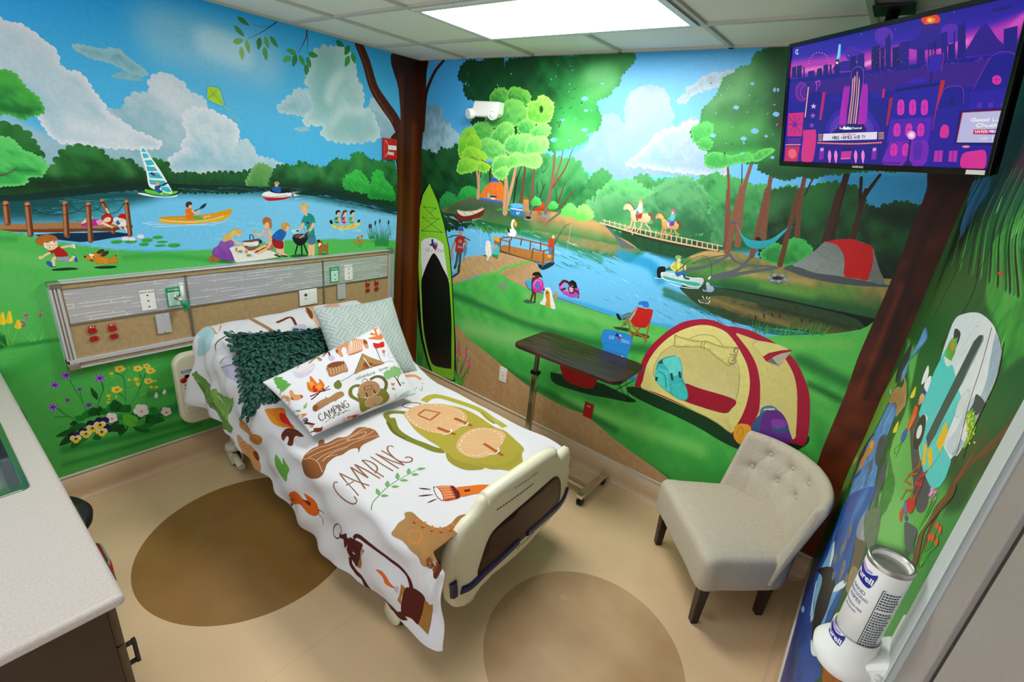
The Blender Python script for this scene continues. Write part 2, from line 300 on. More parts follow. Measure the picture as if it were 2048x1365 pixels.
PAINT_L = """
B|2eb0fa|f=335 g=4cc4fc ga=90|-3386 3512 3656 1532 120 -1633 -3917 -465
B|24a4f2|f=215|-3341 3689 3588 1671 121 -1648 -3865 -648
B|49b6ef|f=398 g=5cc3f2|-3607 2622 4014 565 89 -1209 -4245 78
K|8fcbe8|w=531 a=0.75|-2131 3120 294 -9 304 -19
K|c4e6f6|w=297 a=0.7|-1865 3135 193 -22
B|8fb4c4|f=42 g=a9c9d6 ga=90|-2987 2564 207 -109 282 -20 247 19 164 -119 -263 -173 -719 -8
c|8fbccb|b=42 g=c9d9e4 ga=60 n=0.35 h=0.3|-2512 2622 85 24 19 39 48 56 90 28 18 74 47 41 57 13 61 -26 59 -67 75 -20 23 -68 -28 -108 -130 -157 -24 -67 -139 -33 -197 73
d|dfe3ec|r=166 a=0.8|-2200 2823 73 -94
d|9fc3d0|r=147 a=0.6|-2328 2644 26 -147
c|a9cbd8|b=34 g=d3dde8 ga=70 n=0.4 rc=e9e6ef r=26 h=0.3|-2927 3008 58 8 44 5 41 -20 39 -33 36 -29 21 -46 -3 -51 42 -21 36 9 33 -40 18 -51 21 -31 24 -38 5 -48 63 -36 70 -59 77 -30 66 -34 -76 -37 -202 -7 -181 8 -97 27 -44 109 -88 72 -67 51
d|e4e6ee|r=126 a=0.8|-2676 2533 236 -56
d|bcd3de|r=161 a=0.5|-2875 2887 92 -43
d|b5d0dc|r=149 a=0.5|-2735 2764 60 -95
c|9cc6d6|b=43 g=d7e2ea ga=75 n=0.35 rc=e6e6ee r=29 h=0.3|-2075 2675 33 19 96 20 47 -10 80 -31 65 -35 20 -57 -16 -80 -32 -133 -62 -92 -380 4 36 99 75 53 -10 40 43 44 -5 79
c|9cc6d6|b=43 g=c7dbe5 ga=80 n=0.3 h=0.3|-1751 2493 58 39 59 -48 23 -62 135 -29 148 -99 -536 -36 56 117
c|7fb6c6|b=27 n=0.3 rc=9fc6d2 r=16 h=0.25|-2616 2958 38 14 46 0 70 -2 27 15 49 0 26 -28 47 -33 48 -33 3 -21 -80 -6 -60 24 -46 18 -71 7 -55 15
s|86bdcd|n=0.2|-2447 2839 61 27 81 -17 4 -21 -98 -5 -49 5
c|8dbccb|b=43 g=b6d3de ga=70 n=0.3 rc=b8d4de r=24 h=0.3|-1427 2771 65 70 64 53 23 39 105 7 29 -60 42 -50 -81 -66 -85 -5
c|8fb9ca|b=57 g=b9d3e0 ga=80 n=0.3 h=0.3|-574 2928 54 48 55 -34 113 -59 119 -73 2 -122 -206 -29 -111 138
c|a5cdd2|b=61 g=b7d9dc ga=90 n=0.5 rc=cfe2e4 r=42 h=0.32|-1175 3038 47 78 14 64 46 62 89 40 115 27 82 -29 59 -53 10 -112 62 -108 11 -78 -26 -53 92 1 54 -77 55 -122 -56 -37 -267 -54 -242 20 -21 57 24 32 -146 4 -54 3 47 61 70 84 -28 78
d|86b8bd|r=223 a=0.75|-1004 3201 -30 -158 -29 -152
d|d9e8e8|r=75 a=0.7|-871 3107 -85 -107 -27 -88
d|d8e8ea|r=70 a=0.8|-956 2713 113 121 189 13
d|8fbcc0|r=204 a=0.6|-885 2660 100 50 102 -62
s|9cc8d4|n=0.2|-1304 2649 76 21 64 -12 -67 -25
p|a8d416|n=0.2|-1913 2860 76 -2 19 -113 -105 32
t|3c5a10|w=2|-1913 2860 76 -2 19 -113 -105 32 10 83
q|3c5a10|w=1.7|-1913 2860 95 -115
q|3c5a10|w=1.6|-1837 2858 -86 -81
t|a7c94a|w=3.1|-1818 2745 30 -19 5 -33 41 -20 45 -37
t|a7c94a|w=2.4|-1818 2745 43 -18 35 -37 32 -30
t|4a2a1c|w=8 w2=1.7|-1389 3367 -52 -43 -77 -57 -93 -54
t|4a2a1c|w=3.4 w2=1.7|-1440 3328 -56 -17 -71 -3
t|4a2a1c|w=11 w2=1.9|-1151 3368 -7 -42 -41 -77 -39 -58
t|4a2a1c|w=7 w2=1.9|-1149 3344 0 -67 -14 -72
l|2f7a34|w=36|-1669 3331 79 -34
l|3a8a40|w=36|-1696 3273 66 -54
l|7cb060|w=36|-1713 3167 75 32
l|7db560|w=37|-1619 3202 10 -84
l|8bbb6c|w=37|-1659 3153 -2 -89
l|2c7638|w=38|-1520 3239 -21 -82
l|5a9f55|w=38|-1483 3253 19 -76
l|2f8a3c|w=39|-1446 3263 56 -63
l|4f9a4c|w=39|-1493 3185 6 -90
l|3c9a3c|w=40|-1248 3189 -79 13
l|4da645|w=40|-1292 3159 -70 -43
l|2c7638|w=41|-1249 3184 -34 -91
l|37963c|w=42|-1223 3185 40 -70
l|2f8a3c|w=43|-1149 3208 85 1
l|2f8c3a|w=43|-1161 3184 27 -73
l|2d7a38|w=43|-1164 3132 -12 -81
l|2b7a32|w=45|-903 3346 77 -20
l|2b8a36|w=46|-775 3341 -47 -78
l|3aa03c|w=47|-752 3294 29 -77
l|3aa03c|w=46|-777 3265 -44 -89
c|12421c|b=39 g=2c7a34 ga=95 n=0.35|-3397 2296 317 183 140 22 50 -56 31 -65 3 -96 48 16 61 88 74 28 94 -16 41 -57 105 6 71 -74 40 80 84 -11 49 -79 156 -12 171 23 260 27 28 -131 -469 -6 -418 1 -355 -34 -631 -58
d|0a2c14|r=61 a=0.8|-3063 2181 451 24 572 -11
d|4c8a4a|r=51 a=0.8|-2837 2327 21 -69
d|3f8f46|r=59 a=0.6|-2701 2392 93 -17
d|5a9a58|r=47 a=0.6|-2486 2346 46 -74
d|2a5a2c|r=95 a=0.6|-3021 2395 61 -102
c|0d3a1c|b=29 g=1f5f2e ga=90 n=0.3|-2220 2257 127 28 78 -14 120 21 103 -21 112 18 -11 -126 -571 0
c|4c8f44|b=27 g=6aa35c ga=80 n=0.4 rc=7fb06a r=11|-1707 2200 27 82 44 68 59 17 75 -41 13 -95 -27 -78
d|1a4a26|r=56 a=0.9|-1691 2170 196 -17
c|11441f|b=37 g=2f8240 ga=90 n=0.4|-1505 2288 45 59 85 23 61 -29 47 54 110 -27 116 -3 99 67 151 0 27 61 105 7 93 -47 159 -14 120 -17 38 -431 -215 43 -387 93 -339 49 -323 4
d|0c2f1a|r=101 a=0.85|-1451 2193 450 -15 657 -112
d|4f9a58|r=59 a=0.6|-1225 2357 -48 -61
d|5c9c58|r=62 a=0.6|-1088 2363 20 -60
d|3f9a4a|r=68 a=0.7|-712 2479 25 -76
c|1c7a38|b=21 g=46b03c ga=85 n=0.5 rc=54b848 r=10|-3302 2715 357 63 56 -14 29 -57 34 -33 21 -49 -3 -39 -60 -26 -45 -20 -75 22 -358 -44
d|126a2c|r=33 a=0.8|-2982 2590 118 -11
c|2ea84a|b=20 g=5fd066 ga=85 n=0.5 rc=6ad870 r=10|-3370 2415 357 20 48 -9 31 -51 48 -24 44 -52 -17 -35 -27 -29 -56 -10 -17 -36 -105 -13 -360 -2
d|1c7a36|r=19 a=0.8|-3053 2235 88 31 82 -11
t|6a3a2a|w=7 w2=2.4|-3054 2230 45 20 36 29
c|2b9c3c|b=29 g=3fc24c ga=80 n=0.5|-859 2202 12 74 79 58 38 24 53 -20 70 -65 27 -113 -154 13
c|249a3c|b=31 g=3cbc4a ga=80 n=0.5|-592 2114 12 92 46 115 40 46 58 -20 30 -68 91 -83 33 -106 -153 10
d|177a30|r=55 a=0.8|-552 2137 239 -37
s|0c3f3e|g=0a2c24 ga=90|-3589 2129 514 -5 240 30 220 30 243 23 333 -6 467 -6 523 -13 250 -50 334 -79 280 -63 1 -50 -280 41 -336 88 -300 53 -476 30 -468 7 -334 6 -345 -40 -359 -37 -516 3
B|6dc6f2|f=8 g=7fcdf4 ga=0|-3593 2112 778 27 354 28 420 16 467 -4 384 -3 339 -49 387 -93 247 -43 6 -307 -1101 -15 -1008 75 -283 30 -287 76 -739 112
B|0c4a4c|f=51 a=0.92|-3593 2112 778 27 354 28 420 20 467 -8 477 -6 298 -54 335 -85 247 -53 1 -30 -585 87 -393 72 -500 30 -572 -3 -94 -40 -279 -62 -204 -56 -783 -3
K|0f4f50|w=92 a=0.9|-3447 2075 363 2 191 7 141 14 257 21
K|0d3b3a|w=62 a=0.9|-3440 2105 623 23
B|2c8c94|f=41 a=0.6|-2755 2083 256 14 -46 -128 -304 -20
K|124a48|w=88 a=0.7|-1099 2143 299 -51 520 -125
z|5fb8dc|c2=12585c n=60 l0=20 l1=96 w0=1.27 w1=3.3 sl=0.03 sd=1 fr=0.6|-2889 2104 449 19 -18 -117 -412 -44
z|2f9ab0|c2=2f9ab0 n=38 l0=14 l1=71 w0=1.18 w1=2.84 sl=0.02 sd=2 fr=0.6|-3090 2049 271 5 -28 -93 -260 -1
z|5fb8dc|c2=0f4548 n=70 l0=34 l1=144 w0=2.12 w1=5.95 sl=-0.13 sd=3 fr=0.45|-1281 2175 1000 -173 33 -91 -1037 190
z|3f98b4|c2=3f98b4 n=40 l0=31 l1=122 w0=1.22 w1=2.75 sl=0 sd=4 fr=0.6|-2348 2175 1069 24 -3 -40 -1071 -16
z|c4e6f6|c2=c4e6f6 n=30 l0=18 l1=78 w0=1.41 w1=3.88 sl=0 sd=5 fr=0.6|-2019 1951 465 -16 -14 -172 -469 31
z|b4dff5|c2=b4dff5 n=14 l0=22 l1=81 w0=1.8 w1=4.05 sl=0 sd=6 fr=0.6|-1233 1833 621 -31 0 -73 -624 44
B|3fae4a|f=4.2 g=55bb55 ga=90|-3769 1976 657 -39 118 -41 104 -46 138 -38 149 -38 164 -24 149 -12 128 0 169 -14 263 27 247 8 365 -11 420 -22 487 -52 67 -3393 -3970 2308
K|72c768|w=129 a=0.45|-3234 1825 212 -78 325 -65
K|2f9440|w=49 a=0.6|-3222 1881 160 -5
K|2f9a40|w=60 a=0.5|-2557 1719 232 -11 289 -57
K|62c063|w=189 a=0.4|-3130 1637 106 -142
K|57c05a|w=102 a=0.6|-1486 1725 676 -40 471 -70
K|1f8a34|w=52 a=0.6|-2037 1643 542 -45
K|1f7f34|w=43 a=0.75|-3375 1241 209 -14 186 -11
K|35a544|w=175 a=0.5|-3293 1025 324 118 735 20
K|4dbb52|w=210 a=0.5|-3166 985 234 -74 407 37 266 12
K|187a30|w=150 a=0.7|-2770 533 243 -52 249 43
K|157a30|w=92 a=0.6|-3096 424 332 -44 464 -34
K|3bb04a|w=105 a=0.5|-3094 584 346 -102
K|1c8434|w=65 a=0.6|-3116 310 370 -17 476 -7
K|1c8434|w=88 a=0.5|-2565 669 338 -25
K|0f5a26|w=43 a=0.7|-3027 516 369 -49 166 23
K|2a9a3c|w=113 a=0.5|-339 1589 106 -557 49 -731
B|0c5a22|f=8 a=0.8|-3254 1330 37 -31 5 -60 -43 -23 -20 6
p|0a2a4a||-2977 1895 108 5 143 -7 129 1 92 -18 -10 -16 -89 -7 -93 -14 -76 -2 -47 10 -51 11 -27 13 -64 16
p|7a3f1c||-3112 1935 135 -7 136 -2 183 -5 161 9 14 4 -1 -21 -57 -2 -56 -17 -102 9 -135 -1 -151 8 -79 8 -49 13
p|b07a4c||-3107 1963 132 1 152 -1 184 0 117 -15 39 -16 -110 -10 -248 4 -136 2 -135 6
q|8a5a34|w=1|-3096 1965 20 -30;-3075 1965 20 -31;-3053 1965 20 -32;-3031 1965 21 -32;-3009 1965 21 -33;-2986 1965 21 -34;-2963 1965 21 -35;-2940 1965 21 -35;-2917 1965 22 -36
q|8a5a34|w=1.1|-2893 1965 22 -37;-2869 1965 22 -38;-2845 1965 23 -38;-2820 1965 23 -39;-2795 1965 23 -40;-2770 1965 23 -41;-2745 1965 24 -41
t|8a4c2c|w=24 w2=24|-2620 2094 18 -83
q|b57a50|w=9|-2626 2089 20 -75
q|5c2c18|w=5.9|-2614 2089 20 -75
e|c08a5c||-2620 2095 10 0 -11 -7
q|33190f|w=5.1|-2633 2080 21 -2
t|8a4c2c|w=22 w2=22|-2593 1922 -2 -33
q|b57a50|w=8|-2598 1917 -1 -24
q|5c2c18|w=5.3|-2587 1917 -1 -25
e|c08a5c||-2593 1924 9 -1 -10 -6
q|33190f|w=5.3|-2605 1908 19 -3
t|8a4c2c|w=28 w2=28|-3060 2082 -15 -115
q|b57a50|w=10|-3066 2077 -14 -107
q|5c2c18|w=7|-3053 2077 -14 -108
e|c08a5c||-3060 2083 11 0 -13 -8
q|33190f|w=4.3|-3074 2069 23 -2
t|8a4c2c|w=28 w2=28|-2802 2079 -27 -199
q|b57a50|w=10|-2808 2075 -26 -191
q|5c2c18|w=7|-2795 2075 -25 -192
e|c08a5c||-2802 2081 11 0 -12 -8
q|33190f|w=4.8|-2817 2066 24 -2
t|2a3438|w=3.5|-2788 2076 27 -31 21 -16 30 -2
t|2a3438|w=3.7|-2691 2028 47 15 21 47
t|2a3438|w=3.5|-2959 2056 38 -34 60 -12 58 2 51 18 49 37
t|2a3438|w=3.7|-2681 2065 35 -30 41 -24 54 11 51 63
t|2a3438|w=3.4|-2788 2076 -15 0
s|c32a90|n=0.2|-2748 1945 28 22 33 11 38 -4 17 -10 -29 -23 -46 -6 -37 0
s|f2c9a0||-2748 1953 32 33 16 8 13 3 1 -15 -35 -23
s|f0a0c8||-2669 1969 39 4 -12 -29 -22 -1
s|f6d5b5||-2646 1956 19 -4 29 -22 8 -8 -16 1 -30 17
t|f6d5b5|w=12 w2=9|-2588 1950 24 -13 15 -24
s|b81c12|n=0.3|-2641 1988 16 17 26 4 17 -19 -3 -28 -18 -23 -17 16 -18 9
s|f6d5b5||-2637 1964 22 23 22 -4 -7 -22 -23 -4
q|f6d5b5|w=9|-2598 2015 -8 28
s|e8eef4||-2582 1970 19 17 44 -19 4 -33 -24 -11 -31 17
s|2a6aa8||-2571 1954 16 15 6 -24 -15 -8
t|f6d5b5|w=12 w2=9|-2528 1931 8 -37 10 -24
s|f6d5b5||-2552 1973 25 4 0 -17 -17 -6 -11 6
s|c2180e|n=0.2|-2553 1984 13 21 24 4 15 -17 -7 -23 -19 8
t|3a3a3a|w=2.4|-2510 1870 2 -12
t|8a4c2c|w=28 w2=28|-2971 2076 -20 -180
q|b57a50|w=10|-2977 2072 -19 -173
q|5c2c18|w=7|-2964 2071 -18 -173
e|c08a5c||-2971 2077 11 0 -13 -8
q|33190f|w=4.5|-2985 2063 23 -2
t|8a4c2c|w=27 w2=27|-2493 2087 -13 -219
q|b57a50|w=10|-2499 2083 -12 -211
q|5c2c18|w=7|-2486 2083 -11 -212
e|c08a5c||-2493 2089 11 0 -12 -7
q|33190f|w=5.3|-2508 2073 24 -2
t|8a4c2c|w=28 w2=28|-2693 2073 -26 -231
q|b57a50|w=10|-2699 2069 -25 -224
q|5c2c18|w=7|-2685 2069 -25 -225
e|c08a5c||-2692 2075 11 0 -13 -8
q|33190f|w=5|-2707 2060 24 -2
e|2c9a40|g=4fb852 n=0.3|-2585 1826 33 0 -34 -13
q|1c6c34|w=1.2|-2607 1828 42 -1
e|2c9a40|g=4fb852 n=0.3|-2510 1822 37 0 -38 -12
q|1c6c34|w=1.2|-2535 1824 47 -1
e|2c9a40|g=4fb852 n=0.3|-2415 1826 34 0 -35 -15
q|1c6c34|w=1.3|-2438 1827 44 0
e|2c9a40|g=4fb852 n=0.3|-2350 1842 33 0 -34 -13
q|1c6c34|w=1.3|-2373 1844 43 0
e|2c9a40|g=4fb852 n=0.3|-2437 1799 30 -1 -32 -12
q|1c6c34|w=1.3|-2458 1800 39 0
e|2c9a40|g=4fb852 n=0.3|-2328 1808 35 -1 -36 -8
q|1c6c34|w=1.3|-2352 1809 45 0
e|2c9a40|g=4fb852 n=0.3|-2343 1783 36 0 -37 -9
q|1c6c34|w=1.3|-2368 1785 47 -1
e|2c9a40|g=4fb852 n=0.3|-2259 1779 41 -1 -43 -15
q|1c6c34|w=1.4|-2287 1781 52 -2
l|f6e9f0|w=12|-2539 1835 25 8;-2539 1835 20 22;-2539 1835 4 28;-2539 1835 -13 24;-2539 1835 -22 11;-2502 1830 25 8;-2502 1830 20 22;-2502 1830 5 28;-2502 1830 -13 24;-2502 1830 -22 11
l|f6e9f0|w=13|-2450 1843 25 9;-2450 1843 20 23
l|f6e9f0|w=12|-2450 1843 4 29;-2450 1843 -14 25;-2450 1843 -23 12
z|c4e6f6|c2=c4e6f6 n=12 l0=17 l1=34 w0=0.84 w1=1.68 sl=0 sd=7 fr=0.6|-2762 1827 508 -54 -3 -23 -447 49
s|ffffff||-2422 2141 40 -3 62 -17 74 -4 55 13 -17 -13 -76 -5 -72 8 -55 13
s|111111||-2389 2162 18 4 84 -21 83 0 47 23 -17 -22 -48 -20 -97 4 -59 14
s|5ed032||-2378 2166 28 -4 71 -14 91 8 -18 -19 -46 -10 -81 6 -44 14
s|f4f8f8||-2367 2368 -2 39 11 30 18 -11 27 -54 39 -78 33 -81 20 -68 -37 -2 -63 21 -32 27 -2 84
p|35bfd0|n=0.3|-2365 2404 12 26 11 -10 6 -17
p|35bfd0|n=0.3|-2360 2394 26 0 11 -23 -33 -8
p|35bfd0|n=0.3|-2354 2350 39 6 14 -29 -42 -9
p|35bfd0|n=0.3|-2348 2313 45 -1 15 -25 -58 -5
p|35bfd0|n=0.3|-2345 2275 59 2 23 -39 -79 2
p|35bfd0|n=0.3|-2346 2229 89 -6 11 -30 -28 -7 -70 15
p|35bfd0|n=0.3|-2282 2184 42 0 15 -34 -27 -2 -33 15
p|1c2a8a||-2330 2276 11 2 2 -8 11 0 -5 -14 -8 -2 -8 8 -8 4
p|c81c28||-2318 2260 12 7 1 -10 -10 -9
s|2353a8||-2320 2183 14 10 21 -9 -10 -17 17 -12 -14 -17 -20 12 -9 13
t|2353a8|w=9|-2304 2183 23 9 16 4
q|3a2a20|w=5.1|-2300 2183 67 31
q|101010|w=9|-2265 2201 36 14
e|f0c898||-2305 2202 10 0 -11 -12
s|dda030||-2315 2204 5 12 18 1 3 -9 -11 1 -9 -13
s|f0c898||-2295 2140 15 5 -3 -11 -10 -1
q|d4edf8|w=5.1 w2=1|-2422 1940 70 5 42 -19
q|d4edf8|w=5.2 w2=1|-2398 1930 89 1 154 -11
q|d4edf8|w=5.5 w2=1|-2356 1916 121 0 129 2 171 12
q|d4edf8|w=5.7 w2=1.1|-2155 1920 166 -7 137 33
q|d4edf8|w=5.9 w2=1.1|-1987 1932 136 23
s|e3a01c||-2325 1970 15 10 84 4 128 1 119 15 90 21 45 7 6 -12 -30 -46 -47 -27 -115 -14 -125 -5 -124 10 -36 10
s|f0b428||-2324 1961 94 -11 126 -10 137 14 111 39 -50 -48 -124 -15 -124 -4 -124 10 -37 8
t|fbe9c0|w=4.8|-2320 1963 89 -15 127 -8 120 15 81 22
t|c07818|w=2.7|-2303 1976 92 4 112 1 84 7
s|58b048||-2112 1972 22 13 56 -17 -14 -11 -58 1
t|e8b890|w=12|-2043 1966 18 8 27 6
s|ee7a1c|n=0.2|-2155 2026 15 11 20 2 13 -22 -4 -54 -43 -3 -5 40
t|ecc09a|w=14|-2110 2021 14 -18 25 -1 -2 23
e|ecc09a||-2124 2050 11 0 -13 -14
s|4a2c1c||-2150 2057 7 20 21 8 15 -11 -5 -13 -16 -2 -5 -15 -13 1
t|1c2830|w=5.5|-2098 2018 39 17
s|20303c||-2063 2035 23 25 28 11 -13 -25 -25 -14
s|0f3a1c||-2938 1676 30 6 59 -1 35 -9 -4 -8 -46 0 -59 4
s|0f3a1c||-2732 1668 33 6 66 -5 24 -9 -27 -8 -66 4
s|1660b0||-2953 1729 18 0 22 -32 -6 -7 -20 4 -12 15
s|1660b0||-2824 1752 12 7 9 -33 -5 -14 -10 6
t|f3cf9c|w=19 w2=13|-2908 1748 -11 -11 -2 -35
t|f3cf9c|w=19 w2=14|-2850 1727 16 2 16 19
s|9aa6ae||-2901 1755 30 3 26 -6 -1 -22 -7 -20 -14 6 -10 11 -23 2
t|5a666c|w=1.4|-2901 1755 56 -3 -1 -22 -7 -20 -24 17 -23 2 -1 26
s|b81616||-2933 1789 29 13 38 17 3 -16 16 -29 0 -18 -31 -3 -23 5 -7 21 -22 -6
t|6a0c0c|w=1.4|-2933 1789 29 13 38 17 3 -16 16 -29 0 -18 -31 -3 -23 5 -7 21 -22 -6 -3 16
t|f3cf9c|w=14 w2=12|-2865 1811 28 4 27 0
e|f3cf9c||-2814 1815 10 -1 -12 -10
q|ffffff|w=7|-2806 1824 1 -22
t|f3cf9c|w=13 w2=11|-2928 1781 -23 -13 -17 -14
e|f3cf9c||-2973 1756 9 -1 -11 -9
s|f6d7a8||-2950 1833 21 21 29 6 19 -9 0 -23 -10 -19 -26 -13 -21 11
t|7a4a20|w=1.3|-2949 1825 11 -18 21 -11 26 13 10 19 -68 -3
s|b56a28|n=0.3|-2978 1850 14 29 22 14 26 2 27 -9 12 -12 -1 -23 -7 8 -6 -15 -16 9 -19 -10 -16 5 -7 -23 -18 9
t|5a2c10|w=1.6|-2978 1850 14 29 22 14 26 2 27 -9 12 -12
e|ffffff||-2936 1824 7 0 -9 -10;-2901 1843 8 0 -10 -10
e|1c1c1c||-2933 1827 2 0 -3 -4;-2898 1846 3 0 -3 -4
q|4a2c14|w=2.4|-2924 1816 10 -5 12 4
e|ffffff||-2911 1815 5 -1 -5 -3
s|d88a1c|n=0.25|-2769 1743 33 16 39 5 10 -16 17 -18 32 -8 29 -7 9 -17 -11 -16 -19 10 -28 -12 -26 7 -26 1 -10 15 -23 13 -18 10
t|7a4410|w=1.8|-2769 1743 33 16 39 5 10 -16 17 -18 32 -8 29 -7 9 -17 -11 -16 -19 10 -28 -12 -26 7 -26 1 -10 15 -23 13 -18 10 -8 17
t|d88a1c|w=15|-2622 1717 19 15 -1 4
t|7a4410|w=1.5|-2626 1717 0 17 24 5 -4 -20
s|4a3016||-2703 1764 22 18 21 0 -5 -15 -21 -13
s|4a3016||-2685 1739 21 28 24 3 1 -14 -23 -19
e|ffffff||-2727 1743 8 0 -10 -12
e|101010||-2724 1740 4 -1 -4 -4
e|ffffff||-2736 1754 5 -1 -6 -6
e|101010||-2764 1742 5 -1 -6 -6
s|8a1c10||-2746 1720 16 -1 4 -11 -15 2
s|1f7a30|n=0.2|-2028 1650 51 -25 118 -20 -25 31 347 -23 11 11 -52 9
p|ece6dc||-1891 1731 64 10 164 -23 130 -52 20 -43 -149 -9 -178 -3 -18 12
t|b8b0a0|w=2.1|-1891 1731 64 10 164 -23 130 -52 20 -43 -149 -9 -178 -3 -18 12 -33 108
s|a8663c||-2046 1640 10 30 26 22 21 -12 24 -26 -11 -21 -28 -7 -11 23 -15 -18
s|7c3c9c|g=9a58b8 n=0.3|-1951 1779 29 17 58 -9 10 -35 -34 -22 10 -35 13 -51 -6 -17 -51 5 -51 27 -41 33 14 42 28 17
t|4a1c60|w=2.3|-1951 1779 29 17 58 -9 10 -35 -34 -22 10 -35 13 -51 -6 -17 -51 5 -51 27 -41 33 14 42 28 17 21 28
t|4a1c60|w=1.9|-1972 1751 39 -51 18 -51
t|eebf90|w=20 w2=16|-1854 1792 30 -27 44 -28 24 -7
e|eebf90||-1806 1833 18 -1 -20 -19
s|e0b860|n=0.3|-1931 1797 17 37 33 8 35 32 38 3 28 -26 -9 -19 -23 6 -25 -8 -26 -28 -33 -17 -28 -3
t|9a7428|w=1.9|-1931 1797 17 37 33 8 35 32 38 3 28 -26
s|7a4a2c||-1783 1777 56 6 70 6 9 -16 -51 -7 -78 1
s|f2ece0||-1781 1767 52 -4 55 5 13 -20 -21 -18 -49 3 -39 8
s|8a5a34||-1775 1739 93 -9 27 23 -8 -35 -42 -19 -44 0
t|2c3038|w=7|-1728 1788 4 30 13 4 11 -12 1 -23
e|2c2440||-1646 1763 14 -1 -16 -15
e|a8dfe8||-1723 1735 29 -2 -30 -6;-1808 1691 34 -3 -35 -9
e|b4e4ea||-1744 1655 38 -3 -39 -11
p|ee7a6a||-1846 1732 20 -1 -6 -34 -15 1
e|ffd0c0||-1837 1731 9 0 -10 -5
p|ee7a6a||-1773 1709 22 -1 -7 -34 -15 1
e|ffd0c0||-1763 1709 10 -1 -11 -4
e|d9a04c||-1810 1701 17 -1 -18 -7
q|5a9a34|w=5.1|-1825 1699 30 -2
e|b87c30||-1811 1692 16 -1 -16 -4
e|d9a04c||-1746 1663 18 -1 -19 -7
q|5a9a34|w=5.2|-1762 1661 31 -2
e|b87c30||-1747 1654 17 -1 -17 -4
s|efbf92||-1608 1897 22 19 29 -21 0 -30 -24 -14 -24 16
s|b3bcc4||-1613 1857 24 14 34 -17 5 -62 -20 -60 -31 2 -15 63
t|efbf92|w=20 w2=16|-1612 1847 -22 -29 -30 2 -19 16
e|e0b040||-1682 1843 14 -1 -15 -9
s|c46a64||-1632 1726 42 15 45 -22 4 -23 -54 -9 -34 16
t|efbf92|w=32 w2=28|-1614 1699 -53 -22 -24 12 79 35
t|efbf92|w=25 w2=21|-1562 1834 8 -62 -33 -60
s|b87038|n=0.3|-1614 1937 16 18 31 3 24 -23 1 -51 -7 -20 -15 11 0 31 -22 10 -17 -19 -12 11
t|efbf92|w=21|-1460 1787 1 -64
t|eec096|w=39 w2=26|-1508 1716 6 -64 -23 -14
t|eec096|w=35 w2=26|-1471 1714 1 -65 31 -22
q|1c2030|w=13|-1535 1645 42 -20;-1477 1631 44 -9
s|a81420|n=0.2|-1551 1772 27 14 62 -31 5 -42 -15 -21 -48 10 -24 28
t|5c0a10|w=2.6|-1551 1772 27 14 62 -31 5 -42 -15 -21 -48 10 -24 28 -7 42
s|1f62b0|n=0.2|-1553 1793 44 44 43 18 37 -23 -9 -36 -35 -40 -52 19
t|123a70|w=2.6|-1553 1793 44 44 43 18 37 -23 -9 -36 -35 -40 -52 19 -28 18
e|efbf92||-1427 1864 28 -2 -30 -25
s|d89a4a|n=0.2|-1464 1871 7 30 38 9 29 -22 -4 -21 -16 12 -18 -31 -22 1
s|0f5a2a||-1396 1627 70 4 81 -12 -13 -20 -126 12
t|efbf92|w=37 w2=28|-1216 1717 -7 -95;-1186 1715 -5 -96
s|4a7c9c|n=0.2|-1235 1795 65 -2 5 -74 -62 -4
t|23485c|w=2.3|-1235 1795 65 -2 5 -74 -62 -4 -8 80
s|159486|n=0.2|-1284 1905 30 57 41 15 40 -22 15 -55 -25 -20 13 -89 -67 4 -3 76 -19 6
t|0a4a44|w=2.7|-1284 1905 30 57 41 15 40 -22 15 -55 -25 -20 13 -89 -67 4 -47 110
t|efbf92|w=27 w2=23|-1177 1885 -20 -37 -37 -31
t|efbf92|w=27 w2=22|-1270 1889 -19 -32 -18 -15
p|1c2a8a||-1240 1912 14 2 4 -11 12 -1 -3 -13 -14 -5 -8 11
p|c81c28||-1227 1890 17 7 4 -11 -12 -7
e|efbf92||-1248 2010 28 -1 -30 -31
q|efbf92|w=22|-1241 1983 4 -16
s|dcb258|n=0.2|-1295 2026 7 26 29 14 34 -6 10 -30 -8 -21 -10 16 -16 16 -23 0 -10 -31
e|b8e8f0||-1345 1833 39 -2 -40 -13
e|2a1c14||-1324 1834 16 0 -17 -6
t|1a1a1c|w=13|-1332 1714 -25 -77
t|1a1a1c|w=14|-1295 1711 -2 -90;-1272 1710 30 -83
s|17171a||-1370 1787 67 21 66 -13 -3 -44 -28 -33 -42 -14 -38 20 -20 30
e|3a3430||-1305 1786 67 -4 -68 -18
e|8a4a20||-1305 1786 46 -3 -46 -9
q|d0d4d8|w=8|-1305 1772 59 35
q|101010|w=11|-1258 1798 36 24
t|c4dce4|w=4.3 w2=1.3|-1335 1843 -3 43 24 20
e|1f6a2c||-1093 1614 60 -5 -60 -3
s|a5692f|n=0.2|-1136 1677 17 35 36 -16 37 -9 5 -40 -8 -37 -15 2 -3 25 -37 -2 -10 -22 -16 4
t|4a2c10|w=2.4|-1136 1677 17 35 36 -16 37 -9 5 -40 -8 -37 -15 2 -3 25 -37 -2 -10 -22 -16 4 -6 60
e|a5692f||-1119 1715 29 -2 -30 -22
e|fff6e8||-1122 1699 14 -1 -15 -15
s|2a1810||-1148 1740 24 6 8 -19 -21 -5
e|a81c18||-1114 1687 9 -1 -10 -6
t|a5692f|w=13|-1046 1682 8 16 -10 9
z|f2f8fb|c2=f2f8fb n=18 l0=20 l1=61 w0=3.28 w1=8.2 sl=0.05 sd=8 fr=0.6|-1423 2144 108 15 7 -71 -140 1
s|b8121c||-1598 2123 59 -9 125 8 54 7 -34 -25 -64 -12 -83 -6 -35 10
s|f4f4f6||-1602 2128 16 22 51 12 81 -7 85 1 9 -27 -55 -13 -83 -4 -71 2
